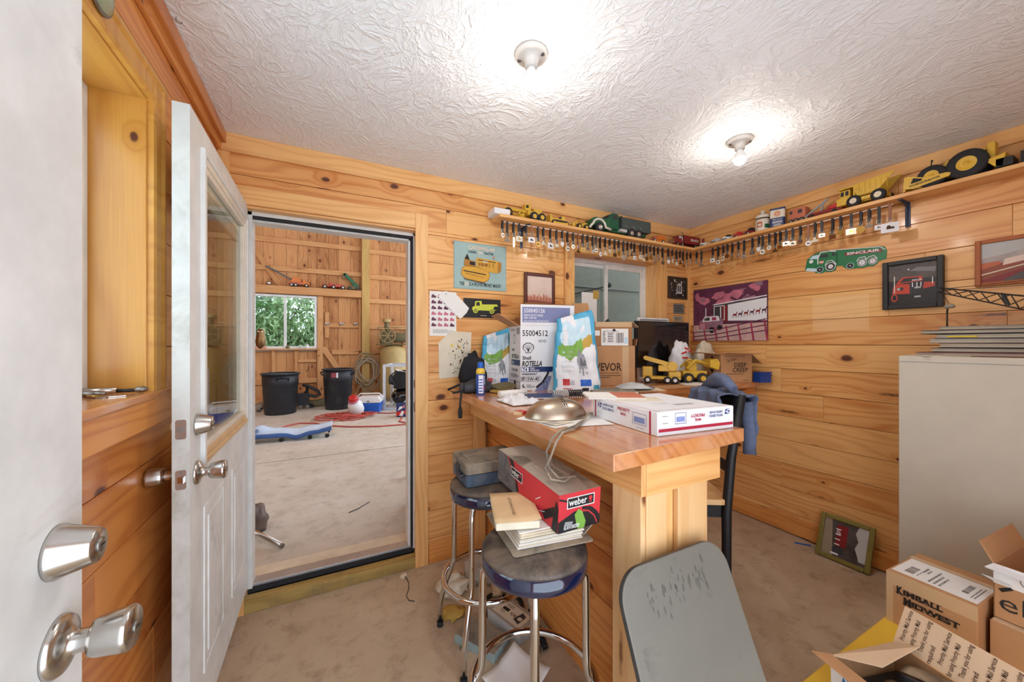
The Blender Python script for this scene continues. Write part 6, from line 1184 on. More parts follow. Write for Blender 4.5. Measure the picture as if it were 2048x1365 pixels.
mb = MB(); mb.prism([(-H+.08, .125), (-H+.01, .125), (-H+.01, .13), (-H+.08, .132), (H, .15), (H+.01, .145), (H-.06, .065), (-H+.1, .06)], .006, 'toy_yellow', XZ((0, -.05, 0))); mb.prism([(-H+.08, .125), (-H+.01, .125), (-H+.01, .13), (-H+.08, .132), (H, .15), (H+.01, .145), (H-.06, .065), (-H+.1, .06)], .006, 'toy_yellow', XZ((0, .056, 0))); mb.box(-H+.09, -.05, .058, H-.05, .05, .066, 'toy_yellow'); mb.box(-H+.01, -.055, .122, -H+.1, .055, .13, 'toy_yellow'); mb.box(-H+.08, -.05, .06, -H+.09, .05, .13, 'toy_yellow')
for i in range(6): x = -H+.11+i*.024*L/.25; mb.box(x, -.0585, .066, x+.0025, -.056, .128, 'toy_yellow')
mb.build('dump_bed', t, bevel=.001)
for c in ((-H+.085, -.052), (-H+.085, .052), (H-.06, -.052), (H-.06, .052)): hubwheel(t, c, .034, .026, 'cream')
# big two axle toy scraper
y0_, y1_ = on_right(1812)[1], on_right(2030)[1]; L = y0_-y1_; t = thing('toy_scraper', 'large yellow toy earth scraper with two big black tyres on the right shelf', 'toy', (2.918, (y0_+y1_)/2, SHZ), RW); H = L/2
for s_ in (-.062, .056):
    mb = MB(); mb.prism([(-H, .02), (-H+.04, .01), (-H+.17, .03), (-H+.175, .045), (-H+.16, .052), (-H+.085, .055), (-H+.02, .085), (-H+.005, .085)], .006, 'toy_yellow', XZ((0, s_+.006, 0))); mb.build('push_arm', t, bevel=.001)
mb = MB(); a = mb.art((-H, -.0625, .0), (1, 0, 0), U); a.poly([(.03, .04), (.04, .068), (.075, .052), (.07, .043)], 'ink'); a.text('TOURNATRACTOR', .025, .022, .014, 'ink', .115, bold=.03, rot=.12); mb.build('printing', t)
mb = MB(); mb.box(-H+.0, -.056, .008, -H+.008, .056, .045, 'toy_yellow'); mb.build('blade', t)
mb = MB(); mb.box(-H+.09, -.035, .04, -H+.26, .035, .085, 'toy_yellow'); mb.prism([(-H+.13, .085), (-H+.165, .085), (-H+.16, .13), (-H+.135, .1)], .05, 'toy_yellow', XZ((0, .025, 0))); mb.build('body', t, bevel=.003)
mb = MB(); mb.box(-H+.17, -.025, .085, -H+.2, .025, .11, 'black'); mb.obox((-H+.205, 0, .12), (.012, .05, .05), 'black', (0, .5, 0)); mb.build('driver_seat', t, bevel=.004); mb = MB(); mb.tube([(-H+.08, 0, .085), (-H+.09, 0, .12), (-H+.094, 0, .15)], .0025, 'black', 6); mb.ell((-H+.094, 0, .152), (.005, .005, .006), 'black', 10, 6); mb.build('control_lever', t)
for x, r in ((-H+.105, .056), (-H+.225, .07)):
    for s_ in (-.042, .042): hubwheel(t, (x, s_, r), r, .034)
mb = MB(); mb.box(-H+.26, -.02, .12, H-.06, .02, .135, 'toy_yellow'); mb.box(H-.08, -.03, .06, H-.055, .03, .15, 'toy_yellow'); mb.prism([(-H+.28, .06), (H-.02, .075), (H-.03, .01), (-H+.31, .02)], .1, 'toy_yellow', XZ((0, .05, 0))); mb.build('hitch_frame', t, bevel=.002); mb = MB(); mb.box(H-.05, -.05, .01, H-.0, .05, .05, 'black'); mb.build('scoop', t)
t = thing('toy_bulldozer', 'yellow toy machine with a black scoop at the camera end of the right shelf', 'toy', (2.92, y1_-.12, SHZ), RW); mb = MB(); mb.box(-.08, -.045, .03, .08, .045, .1, 'toy_yellow'); mb.box(.0, -.04, .1, .05, .04, .15, 'toy_yellow'); mb.build('body', t, bevel=.004); mb = MB(); mb.box(-.1, -.05, .0, -.08, .05, .06, 'black'); mb.build('scoop', t)
for s_ in (-.05, .05): mb = MB(); mb.prism(rrect(-.09, 0, .09, .05, .024), .02, 'tyre', XZ((0, s_+.01, 0))); mb.build('track', t)
# ================================================================ PICTURES AND PAPERS ON THE WALLS
YP = YB-.0006
def flat(name, label, cat, x0, z0, x1, z1, m, th=.003, group=None):
    t = thing(name, label, cat, (x0, YP, z0), 0, group); w_, h_ = x1-x0, z1-z0; mb = MB(); mb.box(0, -th, 0, w_, 0, h_, m); mb.build('panel', t, bevel=.0006); mb = MB(); return t, mb, mb.art((0, -th-.0002, 0), (1, 0, 0), U), w_, h_
t, mb, a, w_, h_ = flat('tin_sign', 'pale teal tin sign picturing a yellow crawler tractor on the back wall', 'sign', .734, 1.735, 1.111, 2.043, 'poster_teal')
a.box(.004, .004, w_-.004, h_-.004, .002, 'mid_grey')
a.text('CATERPILLAR', .102, .263, .032, 'mid_grey', .192, bold=.06); a.text('CATERPILLAR', .1, .265, .032, 'cream', .192, bold=.03); a.text('DIESEL', .1, .24, .019, 'ink', .06, bold=.03); a.text('D4', .17, .238, .026, 'cream', .03, bold=.04); a.text('TRACTOR', .21, .24, .019, 'ink', .07, bold=.03)
a.text('THE', .04, .022, .034, 'ink', .03, bold=.015); a.text('D4', .076, .022, .034, 'cream', .024, bold=.03); a.text('IS A PROVEN MONEY MAKER !', .106, .022, .034, 'ink', .235, bold=.015)
P_('cat_yellow', (216, 164, 56), .5, var=.1); P_('cat_ochre', (176, 120, 36), .5)
cx = lambda pts: [(.05+x*.29, .055+y*.16) for x, y in pts]
a.poly(cx([(.0, .25), (.02, .5), (.1, .6), (.35, .6), (.65, .5), (.7, .3), (.66, .08), (.55, -.02), (.4, -.02), (.1, .08)]), 'cat_yellow'); a.line(cx([(.0, .25), (.02, .5), (.1, .6), (.35, .6), (.65, .5), (.7, .3), (.66, .08), (.55, -.02), (.4, -.02), (.1, .08), (.0, .25)]), .005, 'cat_ochre')
for i in range(14): q = i/13; a.line(cx([(.06+.5*q, .1-.12*q), (.1+.5*q, .02-.12*q)]), .004, 'ink')
a.line(cx([(.05, .4), (.6, .3)]), .006, 'ink'); a.line(cx([(.1, .3), (.55, .18)]), .004, 'cat_ochre')
a.poly(cx([(.36, .62), (.36, .98), (.7, .95), (.9, .92), (1.0, .85), (.98, .5), (.9, .4), (.7, .42)]), 'cat_yellow'); a.poly(cx([(.9, .92), (1.0, .85), (.98, .5), (.9, .4)]), 'cat_ochre'); a.rect(.2, .185, .235, .2, 'cream'); a.line(cx([(.4, .9), (.85, .85)]), .005, 'ink'); a.rect(.17, .16, .24, .178, 'cat_ochre')
for i in range(5): a.line(cx([(.42+i*.09, .62), (.42+i*.09, .8)]), .003, 'ink')
a.poly(cx([(.06, .62), (.08, .9), (.14, 1.1), (.2, .85), (.34, .82), (.34, .6)]), 'cat_ochre'); a.poly(cx([(.08, .88), (.14, 1.1), (.2, .85)]), 'ink'); a.poly(cx([(.2, .8), (.33, .78), (.33, .64), (.2, .66)]), 'ink'); a.line(cx([(.8, .92), (.8, 1.05)]), .003, 'cat_ochre'); a.disc(.05+.29*.8, .055+.16*1.08, .008, 'sepia'); mb.build('printing', t)
t, mb, a, w_, h_ = flat('wall_chart', 'white chart of small purple machine pictures beside the door casing', 'chart', .578, 1.425, .752, 1.707, 'white_paper', .001)
for r in range(6):
    for c in range(4): x, y = .01+c*.04, .24-r*.036; k = random.random(); a.poly([(x, y), (x+.03, y), (x+.032, y+.012), (x+.018, y+.016), (x+.014, y+.024), (x+.004, y+.018)], 'plum' if k > .4 else 'pink'); a.k -= a.d*.4
a.lines(.02, .015, .15, .04, 'grey', 4); mb.build('printing', t)
t = thing('pinned_paper', 'crooked blank white paper pinned over the chart corner', 'paper', (.7, YP-.002, 1.5), world=True); mb = MB()
pp = [at(840+x*.293, 400+y*.293, Y=YB-.006) for x, y in ((122, 658), (172, 622), (245, 642), (335, 740), (318, 772), (275, 815), (205, 745))]; k = mb.vs(pp); mb.face(list(range(len(pp)))[::-1], 'white_paper'); mb.build('sheet', t, solid=.0008); mb = MB(); mb.cyl(pp[1]+Vector((.004, -.001, -.02)), pp[1]+Vector((.004, -.006, -.02)), .004, 'steel', 10); mb.build('pin', t)
t = thing('pin_board', 'cream cloth board covered with small lapel pins above the bar end', 'pin board', (.78, YP, 1.15), world=True); mb = MB()
pp = [at(840+x*.293, 400+y*.293, Y=YB-.001) for x, y in ((125, 975), (212, 897), (350, 905), (340, 1200), (130, 1222))]; o = [(p.x, p.z) for p in pp][::-1]; mb.prism(o, .004, 'cream', XZ((0, YP, 0))); mb.build('cloth_panel', t)
for i in range(60):
    u, v = random.random(), random.random(); x, z = .7+.14*u, 1.17+.24*v
    if v > .75 and u < .4: continue
    mb = MB(); m_ = random.choice(('ink', 'charcoal', 'brass', 'ink', 'plum', 'dark_red', 'bronze', 'dark_green', 'grey')); r = random.uniform(.0025, .006); c = random.random()*6
    mb.prism([(r*random.uniform(.6, 1.4)*math.cos(q*PI/3+c), r*random.uniform(.6, 1.4)*math.sin(q*PI/3+c)) for q in range(6)], .0015, m_, XZ((x, YP-.0042, z))); mb.build('lapel_pin', t)
for (x, z, r, m_) in ((.722, 1.363, .008, 'tag_yellow'), (.77, 1.352, .009, 'brass'), (.83, 1.3, .008, 'light_grey')): mb = MB(); mb.cyl((x, YP-.0042, z), (x, YP-.006, z), r, m_, 14); mb.build('lapel_pin', t)
t, mb, a, w_, h_ = flat('truck_card', 'black card with a yellow green dump truck drawing below the tin sign', 'card', .8, 1.547, 1.069, 1.676, 'black', .001)
P_('lime', (206, 214, 70), .5, var=.06); q = lambda pts: [(.06+x*.19, .03+y*.085) for x, y in pts]
a.poly(q([(.08, .2), (.0, .3), (.02, .5), (.1, .55), (.12, .95), (.35, 1.0), (.38, .72), (.95, .78), (1.0, .62), (.85, .6), (.8, .35), (.95, .3), (.7, .25), (.3, .25)]), 'lime'); a.poly(q([(.15, .6), (.17, .88), (.28, .9), (.3, .62)]), 'black')
for x in (.13, .75): a.disc(.06+.19*x, .048, .017, 'lime'); a.disc(.06+.19*x, .048, .011, 'black'); a.disc(.06+.19*x, .048, .006, 'lime')
a.lines(.12, .012, .18, .018, 'cream', 1); mb.build('printing', t)
mb = MB(); mb.cyl((.905, YP-.001, 1.681), (.905, YP-.007, 1.681), .004, 'white', 10); mb.build('pin', t)
t, mb, a, w_, h_ = picture('framed_photo', 'sepia photo in a brown wooden frame left of the back window', .254, .31, 'brown_frame', .022, .022); t.location = (1.249, YP, 1.572)
a.rect(0, 0, w_, h_, 'sepia_pale'); a.rect(0, 0, w_, h_*.36, 'sepia')
for i in range(16): x = w_*i/16; a.poly([(x, h_*.35), (x+w_/16, h_*.35), (x+w_/16, h_*(.4+random.random()*.12)), (x+w_/32, h_*(.42+random.random()*.16)), (x, h_*.42)], 'sepia' if i % 2 else 'sunburn')
a.poly([(0, h_*.2), (w_*.5, h_*.26), (w_, h_*.24), (w_, h_*.32), (w_*.2, h_*.36), (0, h_*.34)], 'sepia_dark'); a.line([(0, h_*.1), (w_*.4, h_*.02)], .006, 'sepia_dark'); mb.build('photo', t)
t, mb, a, w_, h_ = picture('framed_photo', 'small dark photo in a thin brown frame in the corner right of the back window', .245, .198, 'ink_brown', .014, .018); t.location = (2.71, YP, 1.779)
a.rect(0, 0, w_, h_, 'night')
for i in range(26): x, y = random.random()*w_*.9, random.random()*h_*.85; a.rect(x, y, x+random.uniform(.004, .02), y+random.uniform(.004, .02), random.choice(('light_grey', 'grey', 'charcoal', 'white_card')))
a.poly([(w_*.4, h_*.2), (w_*.75, h_*.2), (w_*.72, h_*.75), (w_*.45, h_*.7)], 'light_grey'); a.rect(w_*.48, h_*.3, w_*.55, h_*.62, 'night'); a.rect(w_*.6, h_*.3, w_*.67, h_*.62, 'night'); mb.build('photo', t)
for i, (x, z, w_, h_) in enumerate(((2.785, 1.648, .14, .085), (2.785, 1.578, .12, .045))):
    t = thing('plastic_sleeve', ('upper clear plastic sleeve pinned under the small corner photo', 'lower clear plastic sleeve just above the monitor')[i], 'sleeve', (x, YP, z)); mb = MB(); mb.box(0, -.004, 0, w_, -.001, h_, ('mid_grey', 'cream')[i]); mb.build('contents', t); mb = MB(); mb.grid(lambda u, v: (-.004+u*(w_+.008), -.007-.004*noisev(u*5, v*4), -.004+v*(h_+.012)), 10, 8, 'clear_plastic'); mb.build('sleeve', t)
    mb = MB(); a = mb.art((0, -.0042, 0), (1, 0, 0), U); a.lines(.01, .01, w_-.01, h_-.01, 'charcoal', 4, .4); mb.build('printing', t)
# right wall
def on_wall_r(t, y_left, z): t.location = (XR-.0006, y_left, z); t.rotation_euler.z = RW
t = thing('truck_print', 'unframed print of a white truck and horse trailer behind a rail fence', 'picture'); w_, h_ = .622, .459; on_wall_r(t, 2.215, 1.401)
mb = MB(); mb.box(0, -.014, 0, w_, 0, h_, 'plum'); mb.build('panel', t); mb = MB(); a = mb.art((0, -.0143, 0), (1, 0, 0), U)
P_('mauve', (150, 108, 124), .5, var=.35, scale=16); P_('fence_red', (168, 56, 84), .5, var=.2); P_('field', (206, 168, 160), .5, var=.2, scale=12)
a.rect(0, h_*.3, w_, h_, 'plum'); 
for i in range(26): x, y = random.random()*w_, h_*random.uniform(.68, .97); r = random.uniform(.02, .06); pts = [(min(w_, max(0, x+r*random.uniform(.6, 1.3)*math.cos(q*.7))), min(h_, y+r*.6*random.uniform(.6, 1.3)*math.sin(q*.7))) for q in range(9)]; a.poly(pts, ('pink', 'mauve', 'plum', 'pink')[i % 4])
a.rect(0, 0, w_, h_*.3, 'field'); a.poly([(.19, h_*.36), (w_, h_*.36), (w_, h_*.72), (.19, h_*.66)], 'charcoal'); a.poly([(.32, h_*.36), (w_, h_*.33), (w_, h_*.71), (.32, h_*.65)], 'white_card'); a.line([(.19, h_*.67), (w_, h_*.745)], .008, 'white_card'); a.rect(.27, h_*.34, .315, h_*.64, 'dark_red'); a.box(.2, h_*.38, .29, h_*.64, .006, 'white_card')
for i in range(6):
    x = .36+i*.045; y = h_*(.4+.01*i); s_ = .038; a.poly([(x, y), (x+.004, y+s_*.9), (x+s_*.7, y+s_*.9), (x+s_*.95, y+s_*1.4), (x+s_*1.05, y+s_*1.2), (x+s_*.85, y+s_*.7), (x+s_*.8, y), (x+s_*.7, y), (x+s_*.65, y+s_*.5), (x+s_*.2, y+s_*.5), (x+s_*.12, y)], 'plum' if i % 2 else 'dark_red')
a.poly([(.06, h_*.2), (.28, h_*.22), (.28, h_*.4), (.2, h_*.46), (.1, h_*.42), (.06, h_*.36)], 'mauve'); a.rect(.06, h_*.2, .13, h_*.34, 'fence_red'); a.poly([(.09, h_*.36), (.25, h_*.37), (.24, h_*.46), (.11, h_*.46)], 'white_card'); a.rect(.11, h_*.38, .16, h_*.44, 'charcoal'); a.rect(.18, h_*.38, .22, h_*.44, 'fence_red')
for x in (.12, .255): a.rect(x, h_*.42, x+.008, h_*.62, 'white_card')
for i in range(5): a.rect(.07+i*.011, h_*.21, .073+i*.011, h_*.33, 'white_card')
a.disc(.18, h_*.2, .026, 'night'); a.disc(.25, h_*.24, .022, 'night'); a.rect(.05, h_*.18, .2, h_*.21, 'light_grey')
for k, (ya, yb) in enumerate(((.16, .36), (.08, .26), (.01, .17))): a.line([(0, h_*ya), (w_*.3, h_*(ya+.03)), (w_, h_*yb)], .007, 'plum')
for i in range(7): x = .02+i*.1; a.poly([(x, h_*.0), (x+.015, h_*.0), (x+.012-.02, h_*(.2+.024*i)), (x-.02, h_*(.2+.024*i))] if i else [(0, 0), (.015, 0), (.01, h_*.18), (0, h_*.18)], 'fence_red')
mb.build('photo', t)
t = thing('tanker_cutout', 'green cut out tin sign of an old tanker truck on the right wall', 'sign', (XR, 1.14, 1.85), world=True)
def pr_(x, y): p = at(1560+x*.2383, 460+y*.2383, X=XR-.004); return (-p.y, p.z)
TR = TM((XR-.001, 0, 0), (0, -1, 0), (0, 0, 1), (-1, 0, 0))
mb = MB(); P_('tanker_green', (30, 118, 72), .4, var=.06); out = [pr_(*q) for q in ((208, 345), (228, 250), (270, 215), (335, 182), (420, 170), (475, 170), (840, 135), (880, 140), (898, 175), (890, 245), (825, 262), (815, 285), (780, 305), (740, 305), (700, 318), (640, 322), (570, 330), (530, 312), (525, 300), (475, 305), (465, 340), (420, 355), (380, 350), (350, 365), (300, 362), (275, 345))][::-1]
mb.prism(out, .003, 'tanker_green', TR); mb.build('panel', t)
mb = MB(); a = Art(mb, (XR-.0042, 0, 0), (0, -1, 0), (0, 0, 1), .0002)
def pl(pts, m): a.poly([pr_(*q) for q in pts][::-1], m)
def dk(x, y, r, m): c = pr_(x, y); e = pr_(x+r, y); a.disc(c[0], c[1], abs(e[0]-c[0]), m)
pl(((245, 248), (275, 220), (325, 208), (318, 245)), 'pale_blue'); pl(((330, 235), (345, 210), (402, 200), (402, 232)), 'charcoal'); pl(((435, 195), (465, 190), (465, 214), (435, 218)), 'charcoal'); a.line([pr_(*q) for q in ((318, 290), (318, 240), (340, 190), (420, 178), (475, 180))], .006, 'white_card'); pl(((330, 262), (372, 256), (360, 285), (332, 286)), 'sunburn'); pl(((330, 270), (368, 266), (366, 274), (331, 278)), 'white_card')
pl(((212, 345), (230, 322), (300, 325), (330, 345), (290, 352)), 'pale_blue'); dk(262, 268, 18, 'white_card'); pl(((540, 195), (850, 158), (862, 182), (548, 220)), 'dark_red')
c0, c1 = pr_(560, 212), pr_(838, 178); a.text('SINCLAIR', c0[0], c0[1], .022, 'white_card', c1[0]-c0[0], bold=.03, rot=math.atan2(c1[1]-c0[1], c1[0]-c0[0]))
a.line([pr_(*q) for q in ((475, 172), (480, 290))], .003, 'ink'); a.line([pr_(*q) for q in ((420, 172), (840, 142), (885, 165))], .004, 'white_card')
for x, y, r, hub in ((335, 335, 30, 0), (425, 308, 44, 1), (590, 302, 32, 0), (690, 275, 40, 2), (780, 262, 38, 2)):
    dk(x, y, r, 'white_card' if hub else 'pale_blue'); dk(x, y, r*.86, 'black'); dk(x, y, r*.5 if hub < 2 else r*.68, 'white_card' if hub else 'charcoal'); dk(x, y, r*.22, 'light_grey')
a.line([pr_(*q) for q in ((378, 300), (400, 262), (440, 255), (475, 290))], .004, 'white_card'); a.line([pr_(*q) for q in ((645, 265), (665, 235), (715, 225), (725, 250), (745, 228), (790, 215), (820, 240))], .004, 'white_card'); mb.build('printing', t)
t, mb, a, w_, h_ = picture('framed_photo', 'red truck photo in a deep black frame on the right wall behind the toy crane', .243, .281, 'black_frame', .024, .03); on_wall_r(t, .946, 1.577)
a.rect(0, 0, w_, h_, 'night'); a.poly([(0, h_*.6), (w_, h_*.62), (w_, h_), (0, h_)], 'murk'); a.poly([(w_*.45, h_*.82), (w_*.95, h_*.75), (w_*.98, h_*.86), (w_*.6, h_*.9)], 'grey')
P_('truck_red', (196, 66, 46), .4, var=.15); a.poly([(w_*.08, h_*.28), (w_*.45, h_*.26), (w_*.47, h_*.5), (w_*.2, h_*.52), (w_*.1, h_*.45)], 'truck_red'); a.poly([(w_*.45, h_*.24), (w_*.72, h_*.26), (w_*.75, h_*.56), (w_*.45, h_*.56)], 'charcoal'); a.poly([(w_*.72, h_*.36), (w_*.95, h_*.4), (w_*.95, h_*.5), (w_*.74, h_*.52)], 'truck_red'); a.poly([(w_*.15, h_*.52), (w_*.72, h_*.56), (w_*.7, h_*.68), (w_*.3, h_*.68)], 'truck_red'); a.poly([(w_*.24, h_*.55), (w_*.64, h_*.57), (w_*.63, h_*.65), (w_*.33, h_*.65)], 'charcoal'); a.text('MACK', w_*.5, h_*.57, .012, 'white_card', .04, bold=.03)
for x in (.5, .59, .67): a.rect(w_*x, h_*.42, w_*x+.004, h_*.53, 'white_card')
a.rect(w_*.55, h_*.38, w_*.68, h_*.42, 'light_grey'); a.rect(w_*.18, h_*.36, w_*.32, h_*.43, 'charcoal'); a.disc(w_*.22, h_*.395, .007, 'light_grey'); a.rect(w_*.12, h_*.3, w_*.14, h_*.72, 'silver'); a.rect(w_*.9, h_*.46, w_*.915, h_*.62, 'silver'); a.disc(w_*.13, h_*.18, .014, 'truck_red', .022); a.disc(w_*.13, h_*.18, .009, 'black', .015); a.rect(w_*.55, h_*.16, w_*.68, h_*.2, 'light_grey'); a.disc(w_*.43, h_*.86, .004, 'white'); mb.build('photo', t)
t, mb, a, w_, h_ = picture('framed_photo', 'grey landscape photo in a plain orange wood frame at the right edge', .34, .236, 'wood_frame', .02, .02); on_wall_r(t, .598, 1.666)
a.rect(0, 0, w_, h_, 'sepia_dark'); a.rect(0, h_*.5, w_, h_, 'light_grey'); P_('cloud', (176, 164, 160), .5, var=.3, scale=14); a.poly([(0, h_*.62), (w_*.3, h_*.7), (w_*.6, h_*.85), (w_, h_*.8), (w_, h_*.55), (0, h_*.45)], 'cloud'); a.poly([(0, h_*.34), (w_*.2, h_*.44), (w_*.2, h_*.52), (0, h_*.5)], 'sunburn'); a.poly([(w_*.22, h_*.4), (w_*.6, h_*.52), (w_*.62, h_*.66), (w_*.24, h_*.56)], 'sepia_pale'); a.poly([(0, h_*.06), (w_*.5, h_*.32), (w_, h_*.4), (w_, h_*.2), (w_*.2, 0), (0, 0)], 'dark_red'); a.poly([(w_*.2, 0), (w_*.4, h_*.2), (w_, h_*.25), (w_, 0)], 'murk'); a.line([(0, h_*.2), (w_*.5, h_*.4), (w_, h_*.46)], .006, 'cream'); mb.build('photo', t)
# ================================================================ THE WORKSHOP BEYOND THE DOORWAY
YS = 9.6
mb = MB(); mb.box(-5.5, YB+.05, -.12, 5.5, 5.03, 0, 'concrete_shop'); mb.box(-5.5, 5.055, -.12, 5.5, YS+.1, 0, 'concrete_shop'); mb.box(-5.5, 5.02, -.1, 5.5, 5.06, -.012, 'dark_gap'); struct(mb.build('floor_workshop'))
wx0, wx1, wz0, wz1 = -1.42, -.19, 1.262, 2.46
mb = MB(); x = -4.4
while x < 4.4:
    w_ = random.uniform(.19, .26)
    for q in (wx0, wx1):
        if x < q-.001 < x+w_-.001: w_ = q-x
    a, b = x, x+w_-.005
    segs = [(0, 4.9)]
    if b > wx0+.002 and a < wx1-.002: segs = [(0, wz0), (wz1, 4.9)]
    for z0, z1 in segs: mb.box(a, YS, z0, b, YS+.025, z1, 'barn_board', grain=2)
    x += w_
mb.box(-4.4, YS+.028, 0, wx0-.05, YS+.04, 4.9, 'dark_gap'); mb.box(wx1+.05, YS+.028, 0, 4.4, YS+.04, 4.9, 'dark_gap'); mb.box(wx0-.05, YS+.028, wz1+.02, wx1+.05, YS+.04, 4.9, 'dark_gap'); mb.box(wx0-.05, YS+.028, 0, wx1+.05, YS+.04, wz0-.02, 'dark_gap')
struct(mb.build('wall_workshop_far'))
mb = MB()
for i in range(14): mb.box(-4.6, YB+.2+i*.54, 4.92, 4.6, YB+.2+i*.54+.535, 4.94, 'barn_board')
struct(mb.build('ceiling_workshop_unseen'))  # unseen roof added to keep the workshop from getting too bright
mb = MB()
for i in range(30): mb.box(-4.6, YB+.2+i*.245, 0, -4.575, YB+.2+i*.245+.24, 4.9, 'barn_board', grain=2)
struct(mb.build('wall_workshop_left_unseen'))  # unseen side wall, added to cut the daylight on the workshop floor
tn_ = [9]
def bar_px(x0, y0, x1, y1, h, m='barn_stud', d=.06, Y=YS):
    a, b = at(x0, y0, Y=Y-d), at(x1, y1, Y=Y-d); mb = MB(); up = (0, 1, 0)
    a.y = b.y = Y-d/2-.001; mb.beam(a, b, h, d*.98, m, up) if False else mb.beam(a, b, d*.98, h, m); struct(mb.build(f'trim_{tn_[0]}', bevel=.004, seg=1)); tn_[0] += 1
def hbar(x0, x1, z, h, m='barn_stud', d=.06): mb = MB(); mb.box(x0, YS-d, z-h/2, x1, YS-.001, z+h/2, m); struct(mb.build(f'trim_{tn_[0]}', bevel=.004, seg=1)); tn_[0] += 1
def vbar(xc, w_, z0, z1, m='barn_stud', d=.07): mb = MB(); mb.box(xc-w_/2, YS-d, z0, xc+w_/2, YS-.001, z1, m, grain=2); struct(mb.build(f'trim_{tn_[0]}', bevel=.004, seg=1)); tn_[0] += 1
px0, px1 = .765, .94
vbar((px0+px1)/2, px1-px0, .0, 4.9, 'treated_post', .16)
for z in (3.66, 3.04): hbar(-4.3, px0-.005, z, .11); hbar(px1+.005, 4.3, z-.03, .11)
hbar(-4.3, px0-.005, 2.56, .17, d=.15); hbar(px1+.005, 4.3, 2.42, .11)
hbar(-.05, px0-.06, 1.8, .1); hbar(px1+.005, 4.3, 1.78, .1); hbar(.12, px0-.06, 1.17, .11); hbar(px1+.005, 4.3, 1.17, .1)
vbar(-.12, .12, 0, 2.47); vbar(.02, .09, 1.5, 2.1, d=.05); vbar(px0-.035, .05, 1.2, 2.46, 'barn_stud', .05)
for xx in (-1.44, -1.03, -.6): vbar(xx, .07, .56, 1.24)
hbar(-1.5, -.19, .53, .11); hbar(-.56, -.2, .98, .06); hbar(-1.6, -.18, .1, .1)
bar_px(497, 482, 562, 575, .1); bar_px(646, 695, 705, 780, .12); bar_px(822, 648, 808, 700, .12, Y=YS)
# workshop window
mb = MB(); frame_xz(mb, wx0, wx1, YS-.06, YS+.05, wz0, wz1, .05, 'white_vinyl'); mb.box(-.84, YS-.03, wz0+.05, -.79, YS+.03, wz1-.05, 'white_vinyl'); frame_xz(mb, wx0-.06, wx1+.06, YS-.012, YS, wz0-.06, wz1+.06, .06, 'light_grey'); w3 = struct(mb.build('window_3', bevel=.003))
mb = MB(); mb.box(wx0+.05, YS-.002, wz0+.05, wx1-.05, YS+.002, wz1-.05, 'glass'); mb.build('pane', w3); mb = MB(); mb.box(wx0-.08, YS-.15, wz0-.03, wx1+.06, YS, wz0, 'barn_stud'); mb.build('window_sill', w3, bevel=.004)
t = thing('owl_statue', 'brown owl statue standing at the left end of the workshop window sill', 'statue', (-1.26, YS-.09, wz0)); mb = MB(); mb.lathe([(.06, 0), (.085, .05), (.1, .16), (.085, .27), (.07, .31), (.078, .36), (.06, .42), (.0005, .44)], 'bronze', 20); mb.ell((-.03, -.06, .37), (.02, .015, .02), 'cream', 10, 8); mb.ell((.03, -.06, .37), (.02, .015, .02), 'cream', 10, 8); mb.build('body', t); mb = MB(); mb.box(-.1, -.06, 0, .1, .06, .06, 'sepia'); mb.build('base', t, bevel=.005)
for i, (x, h_, m_, lab) in enumerate(((-.76, .08, 'olive', 'small olive jar on the workshop window sill by the middle frame'), (-.5, .07, 'light_grey', 'white jar in the middle of the right half of the workshop window sill'), (-.38, .1, 'white', 'tall white bottle on the right part of the workshop window sill'))):
    mb = MB(); mb.lathe([(.035, 0), (.037, .01), (.036, h_*.7), (.02, h_*.85), (.02, h_), (.0005, h_)], m_, 16); tag(mb.build('jar', loc=(x, YS-.09, wz0)), lab, 'jar', 'jars on the workshop window sill')
# toys and hooks on the far wall
def bz(px): return at(px, 575, Y=YS-.1).x
ZB = 2.646
t = thing('toy_crane_truck', 'orange red toy crane truck on the workshop beam with its boom pointing left', 'toy', (bz(597), YS-.09, ZB)); mb = MB(); mb.box(-.19, -.05, .05, .1, .05, .1, 'sunburn'); mb.prism([(-.16, .1), (.06, .1), (.02, .2), (-.1, .22)], .1, 'orange', XZ((0, .05, 0))); mb.prism([(.08, .05), (.22, .05), (.22, .1), (.15, .12), (.13, .17), (.08, .17)], .1, 'orange', XZ((0, .05, 0))); mb.build('body', t, bevel=.008); mb = MB(); mb.beam((-.1, -.02, .14), (-.62, -.02, .42), .02, .03, 'toy_grey'); mb.build('boom', t)
for x in (-.13, -.05, .16): hubwheel(t, (x, -.06), .038, .03, 'cream'); hubwheel(t, (x, .055), .038, .03, 'cream')
t = thing('toy_lowboy', 'faded red toy lowboy truck on the workshop beam', 'toy', (bz(667), YS-.09, ZB)); mb = MB(); mb.box(-.06, -.05, .05, .22, .05, .11, 'truck_red'); mb.box(-.24, -.045, .05, -.06, .045, .085, 'truck_red'); mb.prism([(-.1, .085), (-.02, .085), (-.03, .15), (-.08, .13)], .08, 'truck_red', XZ((0, .04, 0))); mb.build('body', t, bevel=.008)
for x in (-.18, .0, .2): hubwheel(t, (x, -.06), .044, .03, 'cream'); hubwheel(t, (x, .055), .044, .03, 'cream')
t = thing('toy_conveyor', 'green toy bucket loader with a raised boom beside the workshop post', 'toy', (bz(707), YS-.09, ZB)); mb = MB(); mb.box(-.12, -.05, .02, .12, .05, .09, 'olive'); mb.box(-.02, -.04, .09, .1, .04, .16, 'dark_green'); mb.build('body', t, bevel=.006); mb = MB(); mb.beam((.1, 0, .08), (-.2, 0, .38), .05, .07, 'dark_green'); mb.beam((-.2, 0, .38), (-.22, 0, .26), .05, .05, 'olive'); mb.build('boom', t)
for x in (-.08, .08): hubwheel(t, (x, -.06), .035, .03, 'olive'); hubwheel(t, (x, .055), .035, .03, 'olive')
